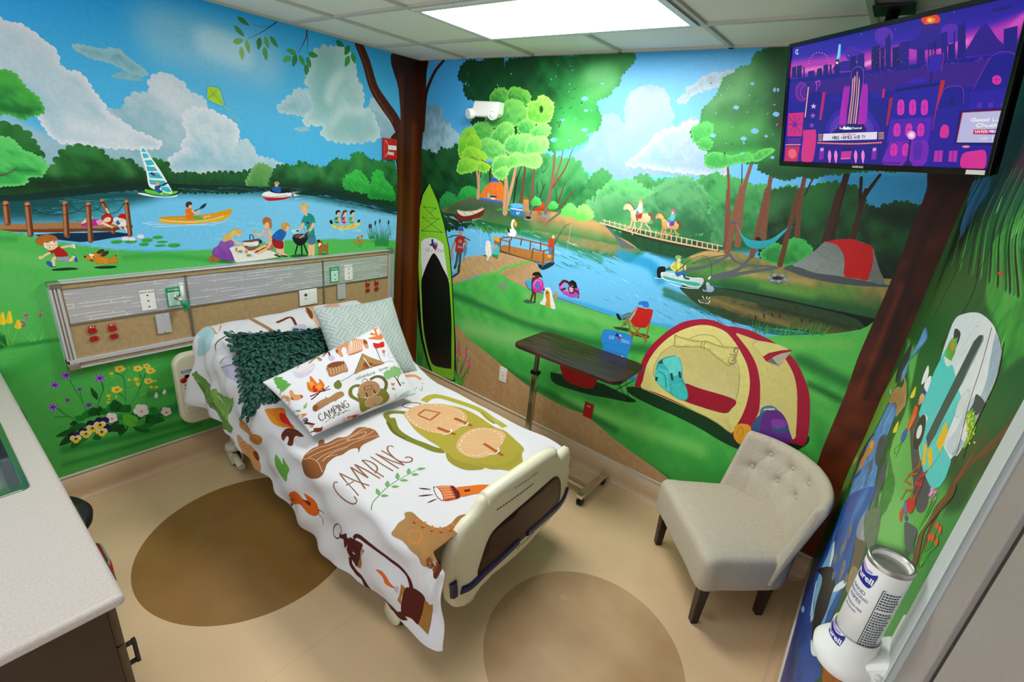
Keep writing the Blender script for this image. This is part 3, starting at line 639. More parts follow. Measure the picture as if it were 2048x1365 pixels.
t|6a1020|w=3.6|-1593 2128 54 -12 147 13
s|101014||-1535 2160 42 17 93 -11 9 -14 -84 -7
s|1c5ca8||-1519 2172 22 28 46 -3 6 -34 -20 -15 -30 10
e|e8b88c||-1478 2210 13 0 -15 -14
s|b8a060||-1495 2216 6 17 26 4 8 -20
s|111118||-1400 2174 27 2 6 -22 -24 -2
z|e8f6fc|c2=e8f6fc n=10 l0=38 l1=57 w0=3.79 w1=5.22 sl=0 sd=9 fr=0.6|-1027 1842 316 -15 0 -26 -317 16
s|f2dc4c|n=0.1|-1012 1906 37 -35 116 -16 122 24 39 27 -5 -41 -49 -33 -108 -7 -104 14 -37 33
t|b89a20|w=3.5|-1000 1883 127 -45 135 17
e|161616||-1000 1897 15 4 -8 -23;-709 1895 13 -4 -20 -11
t|dfa882|w=19 w2=15|-936 1892 12 -29 -19 -22
s|1f8c48||-969 1904 11 31 34 2 6 -40 -24 -16
t|efc09c|w=15|-927 1925 14 -23
e|efc09c||-929 1963 20 -1 -20 -20
s|14120f||-954 1977 11 20 28 4 13 -16 -26 -3 -16 -22
q|f4f4e0|w=4.4|-964 1910 41 -7
t|dfa882|w=20 w2=15|-865 1889 13 -29 -20 -22
s|c8287c||-898 1902 11 31 34 2 7 -41 -24 -16
t|efc09c|w=15|-856 1923 15 -23
e|efc09c||-857 1961 19 -1 -20 -20
s|6a3418||-883 1975 11 21 29 4 13 -16 -27 -4 -16 -22
q|f4f4e0|w=4.4|-893 1907 42 -7
t|6a3418|w=15 w2=7|-878 1969 -14 -28 7 -17
t|dfa882|w=20 w2=15|-785 1886 13 -29 -19 -23
s|4cae3c||-819 1899 11 32 35 1 7 -41 -24 -16
t|efc09c|w=15|-776 1921 16 -24
e|efc09c||-778 1959 21 -1 -21 -20
s|14120f||-804 1973 11 22 30 4 13 -17 -27 -4 -17 -22
q|f4f4e0|w=4.5|-814 1905 43 -8
e|e8661c||-752 1696 17 -2 -17 -12
t|3f9c3c|w=5.2|-752 1684 34 -39
e|e8661c||-719 1741 17 -1 -17 -12
t|3f9c3c|w=5.3|-719 1729 10 -85
e|e8661c||-677 1749 17 -2 -17 -12
t|3f9c3c|w=5.3|-677 1736 -19 -93
e|e8661c||-706 1707 17 -1 -17 -12
t|3f9c3c|w=5.3|-706 1695 1 -51
e|e8661c||-673 1700 17 -1 -17 -13
t|3f9c3c|w=5.3|-673 1688 -22 -45
t|2c8a44|w=7 w2=1.6|-591 1721 -28 91;-585 1721 -22 75;-579 1721 -17 94;-573 1720 -11 90;-567 1720 -6 89;-561 1719 0 86;-556 1719 7 81;-550 1719 13 95;-544 1718 18 84;-538 1718 24 82
t|35a050|w=8 w2=1.6|-525 1642 -14 111 -58 75
t|1f7a44|w=8 w2=1.6|-518 1642 -14 93 -52 91
t|35a050|w=8 w2=1.6|-512 1641 -12 95 -48 119
t|1f7a44|w=8 w2=1.6|-506 1641 -11 120 -42 62
t|35a050|w=8 w2=1.6|-499 1640 -10 120 -38 17
t|1f7a44|w=8 w2=1.6|-493 1640 -9 107 -32 27
t|35a050|w=8 w2=1.6|-487 1639 -7 105 -27 33
t|1f7a44|w=8 w2=1.6|-480 1639 -7 93 -21 100
t|35a050|w=8 w2=1.6|-474 1638 -5 97 -16 42
t|1f7a44|w=8 w2=1.7|-468 1638 -4 97 -10 68
t|35a050|w=8 w2=1.7|-461 1638 -3 105 -5 43
t|1f7a44|w=8 w2=1.7|-455 1637 -2 112 1 68
t|35a050|w=8 w2=1.7|-448 1637 -1 107 6 61
t|1f7a44|w=8 w2=1.7|-442 1636 1 118 12 72
t|35a050|w=8 w2=1.7|-435 1636 1 94 18 109
t|1f7a44|w=8 w2=1.7|-429 1635 3 125 23 56
t|35a050|w=8 w2=1.7|-422 1635 3 122 30 41
t|1f7a44|w=8 w2=1.7|-416 1634 5 110 35 63
t|35a050|w=8 w2=1.7|-409 1634 6 105 40 106
t|1f7a44|w=8 w2=1.7|-403 1633 8 109 46 123
t|35a050|w=8 w2=1.7|-396 1633 8 109 53 23
t|1f7a44|w=8 w2=1.7|-390 1632 10 103 58 117
t|35a050|w=8 w2=1.7|-383 1632 11 104 65 22
t|1f7a44|w=8 w2=1.7|-376 1631 12 98 71 32
t|35a050|w=8 w2=1.7|-370 1631 13 126 76 107
t|1f7a44|w=8 w2=1.7|-363 1630 14 119 83 72
e|2a1c14||-521 1870 9 -1 -12 -22
q|2c5a34|w=3.8|-521 1851 30 -142
e|2a1c14||-467 1886 9 -1 -12 -21
q|2c5a34|w=3.9|-467 1867 30 -143
e|2a1c14||-361 1870 10 -1 -13 -22
q|2c5a34|w=4|-360 1850 32 -145
e|2a1c14||-590 1843 9 -1 -12 -22
q|2c5a34|w=3.8|-590 1824 28 -142
e|2a1c14||-571 1840 9 -2 -12 -21
q|2c5a34|w=3.8|-571 1820 29 -141
l|eec61a|w=7|-3202 1432 -1 16
l|f4d42c|w=7|-3202 1432 7 15
l|eec61a|w=7|-3203 1428 -2 16
l|f4d42c|w=7|-3203 1428 8 14
l|eec61a|w=7|-3203 1424 -3 16
l|f4d42c|w=7|-3203 1424 8 14
l|eec61a|w=7|-3204 1420 -4 16
l|f4d42c|w=7|-3204 1420 9 14
l|eec61a|w=7|-3205 1415 -5 17
l|f4d42c|w=7|-3205 1415 10 14
l|eec61a|w=7|-3206 1411 -5 17
l|f4d42c|w=7|-3206 1411 11 14
l|eec61a|w=7|-3207 1407 -6 17
l|f4d42c|w=7|-3207 1407 12 13
l|eec61a|w=7|-3208 1402 -7 18
l|f4d42c|w=7|-3208 1402 13 14
l|eec61a|w=7|-3208 1398 -8 18
l|f4d42c|w=7|-3208 1398 13 13
l|eec61a|w=7|-3209 1394 -9 17
l|f4d42c|w=7|-3209 1394 14 13
l|eec61a|w=7|-3210 1389 -10 18
l|f4d42c|w=7|-3210 1389 15 13
l|eec61a|w=7|-3211 1385 -10 18
l|f4d42c|w=7|-3211 1385 16 13
l|eec61a|w=7|-3212 1381 -11 18
l|f4d42c|w=7|-3212 1381 17 12
l|eec61a|w=7|-3213 1377 -12 18
l|f4d42c|w=7|-3213 1377 18 12
l|eec61a|w=7|-3214 1372 -12 19
l|f4d42c|w=7|-3214 1372 19 12
l|eec61a|w=7|-3214 1368 -14 19
l|f4d42c|w=7|-3214 1368 19 12
l|eec61a|w=7|-3172 1435 -1 16
l|f4d42c|w=7|-3172 1435 7 14
l|eec61a|w=7|-3173 1430 -2 17
l|f4d42c|w=7|-3173 1430 8 15
l|eec61a|w=7|-3174 1426 -2 16
l|f4d42c|w=7|-3174 1426 9 14
l|eec61a|w=7|-3174 1422 -4 16
l|f4d42c|w=7|-3174 1422 9 14
l|eec61a|w=7|-3175 1417 -5 17
l|f4d42c|w=7|-3175 1417 10 14
l|eec61a|w=7|-3176 1413 -6 17
l|f4d42c|w=7|-3176 1413 11 14
l|eec61a|w=7|-3177 1409 -6 17
l|f4d42c|w=7|-3177 1409 12 13
l|eec61a|w=7|-3178 1404 -7 18
l|f4d42c|w=7|-3178 1404 13 14
l|eec61a|w=7|-3179 1400 -8 18
l|f4d42c|w=7|-3179 1400 14 13
l|eec61a|w=7|-3179 1396 -9 18
l|f4d42c|w=7|-3179 1396 14 13
l|eec61a|w=7|-3180 1391 -10 18
l|f4d42c|w=7|-3180 1391 15 13
l|eec61a|w=7|-3181 1387 -11 18
l|f4d42c|w=7|-3181 1387 16 13
l|eec61a|w=7|-3182 1383 -11 18
l|f4d42c|w=7|-3182 1383 17 12
l|eec61a|w=7|-3183 1378 -12 19
l|f4d42c|w=7|-3183 1378 18 13
l|eec61a|w=7|-3184 1374 -13 19
l|f4d42c|w=7|-3184 1374 19 12
l|eec61a|w=7|-3185 1370 -13 19
l|f4d42c|w=7|-3185 1370 20 12
l|eec61a|w=7|-3146 1373 -1 17
l|f4d42c|w=7|-3146 1373 8 15
l|eec61a|w=7|-3146 1370 -2 17
l|f4d42c|w=7|-3146 1370 8 15
l|eec61a|w=7|-3147 1367 -3 17
l|f4d42c|w=7|-3147 1367 9 15
l|eec61a|w=7|-3147 1364 -4 17
l|f4d42c|w=7|-3147 1364 10 15
l|eec61a|w=7|-3148 1361 -5 18
l|f4d42c|w=7|-3148 1361 11 14
l|eec61a|w=7|-3149 1358 -5 18
l|f4d42c|w=7|-3149 1358 12 14
l|eec61a|w=7|-3149 1355 -7 18
l|f4d42c|w=7|-3149 1355 12 14
l|eec61a|w=7|-3150 1353 -7 17
l|f4d42c|w=7|-3150 1353 14 13
l|eec61a|w=7|-3150 1350 -8 18
l|f4d42c|w=7|-3150 1350 14 13
l|eec61a|w=7|-3151 1347 -9 18
l|f4d42c|w=7|-3151 1347 15 13
l|eec61a|w=7|-3151 1344 -10 18
l|f4d42c|w=7|-3151 1344 16 13
l|eec61a|w=7|-3152 1341 -11 18
l|f4d42c|w=7|-3152 1341 17 13
l|eec61a|w=7|-3153 1338 -11 19
l|f4d42c|w=7|-3153 1338 18 12
l|eec61a|w=7|-3153 1335 -13 19
l|f4d42c|w=7|-3153 1335 19 12
l|eec61a|w=7|-3154 1332 -13 19
l|f4d42c|w=7|-3154 1332 20 12
l|eec61a|w=7|-3154 1329 -14 19
l|f4d42c|w=7|-3154 1329 20 12
t|7ac84a|w=3.4|-3212 1369 -2 -81 -3 -56;-3184 1371 -19 -69 -13 -71;-3154 1332 -22 -44 -24 -52
e|c83a8a||-3101 1413 5 -1 -6 -4
e|e070b0||-3110 1400 4 -1 -5 -4
e|a82c6c||-3106 1419 5 0 -6 -4
e|c83a8a||-3099 1401 4 -1 -5 -3
e|e070b0||-3106 1408 5 -1 -6 -4
e|a82c6c||-3110 1406 4 -1 -5 -4
e|c83a8a||-3104 1390 4 -1 -5 -4
e|e070b0||-3105 1421 4 -1 -5 -4
e|a82c6c||-3101 1409 4 -1 -5 -4
l|5ac44a|w=8|-3107 1417 -6 17
e|c83a8a||-3037 1419 5 0 -6 -4
e|e070b0||-3038 1404 4 -1 -5 -4
e|a82c6c||-3041 1404 4 -1 -5 -4
e|c83a8a||-3045 1398 5 -1 -5 -3
e|e070b0||-3031 1415 4 -1 -5 -4
e|a82c6c||-3041 1420 4 -1 -5 -4
e|c83a8a||-3039 1393 4 -1 -5 -4
e|e070b0||-3046 1404 5 -1 -6 -3
e|a82c6c||-3041 1393 5 -1 -6 -4
l|5ac44a|w=8|-3042 1417 -6 17
e|c83a8a||-3134 1345 4 -1 -5 -4
e|e070b0||-3119 1373 4 -1 -5 -3
e|a82c6c||-3123 1348 5 -1 -6 -4
e|c83a8a||-3122 1356 4 0 -5 -4
e|e070b0||-3134 1343 5 -1 -6 -4
e|a82c6c||-3124 1365 5 -1 -6 -4
e|c83a8a||-3133 1343 4 -1 -5 -4
e|e070b0||-3128 1358 5 -1 -6 -4
e|a82c6c||-3127 1345 4 0 -5 -4
l|5ac44a|w=8|-3126 1376 -6 17
j|55c455|h=66 w=94 n=14 r=2.8|-3090 1234
j|3fa840|h=58 w=68 n=9 r=3.4|-3212 1230
B|145f26|f=10 a=0.5|-3246 1263 22 28 6 -51 -37 -24
t|1d7c34|w=5 w2=2.5|-2984 928 15 -80 18 -84 11 -93
t|1d7c34|w=3.8 w2=2.5|-2947 826 1 -54 0 -39
t|1d7c34|w=8 w2=2.6|-2823 857 -2 -58 -28 -60 -33 -78 -12 -46
t|1d7c34|w=7 w2=2.7|-2737 904 36 -45 -1 -81 -12 -98 -14 -68
t|1d7c34|w=4.9 w2=2.8|-2606 870 8 -54 0 31
t|1d7c34|w=7 w2=2.8|-2567 848 -39 -81 -42 -79 -47 -57
t|1d7c34|w=3.4 w2=2.7|-2700 868 24 33 17 15
t|1d7c34|w=7 w2=2.7|-2741 741 14 -26 12 -45
t|1d7c34|w=3.5 w2=2.8|-2594 794 -18 -46;-2697 766 46 6 24 7
t|1d7c34|w=7 w2=2.5|-3078 743 39 -73 42 -56;-3101 684 61 -19 35 -23
t|1d7c34|w=3.7 w2=2.9|-2533 637 -12 -28
t|1d7c34|w=3.6 w2=2.9|-2556 730 -18 -68
t|6ac93a|w=7 w2=1.9|-3072 807 33 -60 47 -31 47 -73
t|6ac93a|w=4.5 w2=1.8|-3061 799 6 2 41 -58
t|6ac93a|w=4.9 w2=2|-2806 812 -14 -65 -39 -46
l|0d4a1c|w=44|-2998 604 -41 -3
l|146a2a|w=50|-2951 565 -99 10
l|1c8434|w=50|-2957 608 -46 43
l|0f5524|w=49|-3008 548 -115 -6
l|0d4a1c|w=56|-3027 516 -91 -51
l|146a2a|w=51|-3007 476 -58 -61
l|1c8434|w=71|-2943 612 26 71
l|0f5524|w=71|-2901 616 -2 71
l|0d4a1c|w=46|-2881 608 19 74
l|146a2a|w=59|-2846 605 1 51
l|1c8434|w=73|-2802 609 -3 73
l|0f5524|w=74|-2775 598 -5 105
l|0d4a1c|w=62|-2761 593 30 51
l|146a2a|w=77|-2747 587 52 44
l|1c8434|w=86|-2713 511 82 32
l|0f5524|w=111|-2677 442 118 41
l|0d4a1c|w=89|-2705 464 134 -10
l|146a2a|w=69|-2610 470 109 -49
l|1c8434|w=67|-2586 526 50 19
l|0f5524|w=63|-2747 492 -44 -89
l|0d4a1c|w=68|-2792 489 -46 -12
l|146a2a|w=59|-2705 464 95 -106
l|1c8434|w=52|-2679 432 109 -23
l|0f5524|w=69|-2830 526 60 7
l|0d4a1c|w=61|-2855 463 35 38
l|146a2a|w=54|-2925 472 20 -51
l|1c8434|w=52|-2970 491 -44 -53
l|0f5524|w=28|-2867 734 -21 105
l|0d4a1c|w=61|-2751 462 -94 18
l|5fc43a|w=83|-2681 444 -63 126
l|3fa83a|w=51|-2678 437 61 68
t|2a8a34|w=2.1|-2744 565 44 -70 19 -51
t|4fb03c|w=9|-2784 539 30 -44 8 -46
l|b48ad8|w=13|-2994 963 27 -8
l|8a50b8|w=13|-2994 963 22 -19
l|b48ad8|w=13|-2994 963 13 -26
l|8a50b8|w=13|-2994 963 1 -29
l|b48ad8|w=13|-2994 963 -11 -25
l|8a50b8|w=13|-2994 963 -20 -16
l|b48ad8|w=13|-2994 963 -26 -4
l|8a50b8|w=13|-2994 963 -26 9
l|b48ad8|w=13|-2994 963 -22 20
l|8a50b8|w=13|-2994 963 -13 27
l|b48ad8|w=13|-2994 963 -1 29
l|8a50b8|w=13|-2994 963 11 26
l|b48ad8|w=13|-2994 963 20 17
l|8a50b8|w=13|-2994 963 26 5
e|5a30a0||-2994 963 10 -3 -12 -7
l|b48ad8|w=12|-3061 912 25 -8
l|8a50b8|w=12|-3061 912 20 -18
l|b48ad8|w=12|-3061 912 12 -25
l|8a50b8|w=12|-3061 912 1 -27
l|b48ad8|w=12|-3061 912 -10 -23
l|8a50b8|w=12|-3061 912 -19 -15
l|b48ad8|w=12|-3061 912 -24 -4
l|8a50b8|w=12|-3061 912 -24 8
l|b48ad8|w=12|-3061 912 -20 19
l|8a50b8|w=12|-3061 912 -11 26
l|b48ad8|w=12|-3061 912 -1 28
l|8a50b8|w=12|-3061 912 10 24
l|b48ad8|w=12|-3061 912 19 16
l|8a50b8|w=12|-3061 912 25 5
e|5a30a0||-3061 912 10 -3 -12 -7
l|b48ad8|w=15|-2830 891 31 -10
l|8a50b8|w=15|-2830 891 25 -22
l|b48ad8|w=15|-2830 891 15 -30
l|8a50b8|w=15|-2830 891 2 -32
l|b48ad8|w=15|-2830 891 -11 -28
l|8a50b8|w=15|-2830 891 -22 -18
l|b48ad8|w=15|-2830 891 -29 -5
l|8a50b8|w=15|-2830 891 -30 9
l|b48ad8|w=15|-2830 891 -25 21
l|8a50b8|w=15|-2830 891 -15 29
l|b48ad8|w=15|-2830 891 -2 32
l|8a50b8|w=15|-2830 891 12 27
l|b48ad8|w=15|-2830 891 23 18
l|8a50b8|w=15|-2830 891 30 5
e|5a30a0||-2830 891 12 -4 -14 -8
l|b48ad8|w=13|-3098 760 25 -10
l|8a50b8|w=13|-3098 760 21 -21
l|b48ad8|w=13|-3098 760 12 -28
l|8a50b8|w=13|-3098 760 0 -30
l|b48ad8|w=13|-3098 760 -11 -25
l|8a50b8|w=13|-3098 760 -20 -16
l|b48ad8|w=13|-3098 760 -26 -4
l|8a50b8|w=13|-3098 760 -26 9
l|b48ad8|w=13|-3098 760 -21 21
l|8a50b8|w=13|-3098 760 -12 28
l|b48ad8|w=13|-3098 760 -1 29
l|8a50b8|w=13|-3098 760 10 25
l|b48ad8|w=13|-3098 760 20 16
l|8a50b8|w=13|-3098 760 25 4
e|5a30a0||-3098 760 9 -4 -11 -7
l|6a3ca8|w=6|-2946 843 13 -5
l|8a50b8|w=6|-2946 843 10 -10
l|6a3ca8|w=6|-2946 843 6 -13
l|8a50b8|w=6|-2946 843 1 -14
l|6a3ca8|w=6|-2946 843 -5 -12
l|8a50b8|w=6|-2946 843 -9 -8
l|6a3ca8|w=6|-2946 843 -12 -2
l|8a50b8|w=6|-2946 843 -12 4
l|6a3ca8|w=6|-2946 843 -10 9
l|8a50b8|w=6|-2946 843 -6 12
l|6a3ca8|w=6|-2946 843 0 13
l|8a50b8|w=6|-2946 843 5 11
l|6a3ca8|w=6|-2946 843 10 7
l|8a50b8|w=6|-2946 843 12 1
e|5a30a0||-2946 843 5 -2 -6 -4
l|6a3ca8|w=7|-3019 785 13 -4
l|8a50b8|w=7|-3019 785 11 -10
l|6a3ca8|w=7|-3019 785 6 -14
l|8a50b8|w=7|-3019 785 0 -15
l|6a3ca8|w=7|-3019 785 -6 -12
l|8a50b8|w=7|-3019 785 -10 -8
l|6a3ca8|w=7|-3019 785 -13 -1
l|8a50b8|w=7|-3019 785 -13 5
l|6a3ca8|w=7|-3019 785 -11 11
l|8a50b8|w=7|-3019 785 -6 14
l|6a3ca8|w=7|-3019 785 -1 15
l|8a50b8|w=7|-3019 785 5 13
l|6a3ca8|w=7|-3019 785 10 9
l|8a50b8|w=7|-3019 785 13 2
e|5a30a0||-3019 785 5 -1 -6 -4
l|6a3ca8|w=9|-2919 711 18 -6
l|8a50b8|w=9|-2919 711 15 -14
l|6a3ca8|w=9|-2919 711 8 -19
l|8a50b8|w=9|-2919 711 1 -20
l|6a3ca8|w=9|-2919 711 -7 -17
l|8a50b8|w=9|-2919 711 -14 -10
l|6a3ca8|w=9|-2919 711 -18 -2
l|8a50b8|w=9|-2919 711 -18 7
l|6a3ca8|w=9|-2919 711 -15 14
l|8a50b8|w=9|-2919 711 -9 19
l|6a3ca8|w=9|-2919 711 -1 20
l|8a50b8|w=9|-2919 711 7 17
l|6a3ca8|w=9|-2919 711 13 11
l|8a50b8|w=9|-2919 711 17 3
e|5a30a0||-2919 711 6 -2 -8 -5
s|f0c81c|n=0.3 rc=f8e060 r=4.9|-2677 919 -14 -12 -12 -2 -19 0 -16 18 3 13 1 16 20 0 18 0 9 -16
e|c8501c||-2710 926 6 -2 -7 -4
s|f0c81c|n=0.3 rc=f8e060 r=5.1|-2575 892 -14 -11 -11 -2 -18 0 -15 17 2 12 2 15 18 0 18 0 8 -15
e|c8501c||-2607 898 6 -1 -7 -4
s|f0c81c|n=0.3 rc=f8e060 r=5.2|-2527 898 -11 -9 -9 -2 -14 0 -13 14 2 9 1 12 15 0 14 0 7 -12
e|c8501c||-2553 902 5 -2 -5 -3
s|f0c81c|n=0.3 rc=f8e060 r=5.3|-2502 852 -14 -11 -12 -2 -18 1 -17 17 3 12 1 15 19 0 19 0 9 -15
e|c8501c||-2535 859 6 -2 -7 -4
s|f0c81c|n=0.3 rc=f8e060 r=5.3|-2528 773 -13 -10 -11 -2 -18 1 -15 17 3 12 1 14 18 -1 17 0 8 -15
e|c8501c||-2559 780 6 -2 -7 -4
s|f0c81c|n=0.3 rc=f8e060 r=5|-2718 765 -15 -12 -12 -2 -19 1 -17 19 3 14 1 17 20 -1 20 0 9 -17
e|c8501c||-2752 774 6 -3 -7 -4
e|ecc81c||-2762 907 11 -3 -13 -9;-2669 828 10 -3 -11 -7;-2629 819 15 -5 -17 -11;-2625 779 13 -5 -16 -9;-2518 770 10 -3 -12 -8;-2548 730 11 -3 -13 -9;-2518 717 12 -4 -14 -8;-2803 743 13 -4 -15 -9;-2804 715 7 -3 -8 -5;-2764 721 7 -2 -9 -6;-2814 693 8 -3 -10 -6
e|7ac43a||-2658 921 8 -3 -10 -8;-2759 881 8 -2 -10 -8;-2597 691 8 -3 -10 -8;-2614 686 8 -3 -9 -8
e|f6f1ee||-2615 541 23 -8 -27 -19;-2642 534 22 -9 -26 -18;-2661 564 23 -9 -27 -18;-2645 590 23 -8 -27 -18;-2617 577 23 -9 -27 -18
e|e0941c||-2635 552 7 -3 -8 -5
e|f6dfe4||-2799 552 16 -7 -19 -14;-2819 546 16 -7 -20 -14;-2832 569 16 -7 -20 -14;-2821 589 17 -7 -20 -14;-2800 578 17 -6 -20 -14
e|e0941c||-2814 558 7 -3 -8 -5
e|f6dfe4||-2467 478 17 -7 -20 -13;-2488 472 17 -6 -19 -13;-2502 494 17 -6 -19 -13;-2490 514 17 -7 -20 -13;-2469 503 17 -6 -20 -13
e|e0941c||-2482 483 8 -3 -9 -6
l|f4e6ec|w=26|-2531 625 7 52;-2478 639 11 45
e|22124e||-2934 563 23 -9 -28 -20
e|2c1860||-2904 558 23 -9 -27 -16
e|22124e||-2884 569 24 -10 -29 -19
e|2c1860||-2853 563 23 -9 -27 -16
e|22124e||-3041 511 22 -9 -27 -19
e|2c1860||-3012 506 21 -9 -25 -16
e|22124e||-2985 523 23 -10 -28 -18
e|2c1860||-2955 518 22 -10 -27 -15
e|22124e||-2883 511 24 -10 -29 -19
e|2c1860||-2852 505 23 -9 -27 -16
e|f4e79c||-2945 538 17 -7 -20 -14;-2915 530 17 -7 -21 -15
e|f4d43c||-2932 514 18 -8 -21 -13
e|3c1408||-2930 527 6 -2 -7 -7
q|3c1408|w=3.3|-2938 535 18 -6
e|f4e79c||-2901 488 17 -7 -21 -14;-2871 480 18 -7 -21 -15
e|f4d43c||-2888 464 19 -8 -22 -14
e|3c1408||-2886 478 6 -3 -7 -7
q|3c1408|w=3.4|-2894 486 19 -6
e|f4e79c||-3042 493 16 -7 -20 -14;-3014 485 16 -8 -20 -13
e|f4d43c||-3030 469 17 -8 -21 -13
e|3c1408||-3028 482 6 -2 -8 -7
q|3c1408|w=3.2|-3036 490 18 -6
e|f4e79c||-2985 509 17 -7 -21 -14;-2956 501 17 -8 -21 -14
e|f4d43c||-2973 485 18 -8 -21 -13
e|3c1408||-2970 498 5 -2 -7 -7
q|3c1408|w=3.3|-2979 506 19 -6
e|f4e79c||-2900 547 17 -7 -20 -14;-2870 539 18 -7 -21 -14
e|f4d43c||-2887 523 19 -8 -22 -13
e|3c1408||-2885 537 6 -3 -7 -7
q|3c1408|w=3.3|-2893 544 19 -5
t|4a1c06|w=82 w2=116|-683 3374 73 -126 77 -183 109 -117 131 -122 93 -146
t|6b3410|w=14 w2=23|-693 3363 70 -127 74 -173 98 -119 129 -132
s|3a1604|st=36 g=64300c ga=-90|-313 3402 728 147 314 -4096 -1053 635 33 724 18 666 18 513 -14 432 -81 222 117 143 -23 299
d|6a3410|r=39 a=0.8|-231 3298 12 -1208 -3 -1654
d|241004|r=28 a=0.8|-174 3349 19 -1259 -32 -1663
d|7c3a10|r=61 a=0.6|-60 2806 0 -1239 -13 -1297
d|2a0f04|r=134 a=0.8|-243 3296 272 28
"""
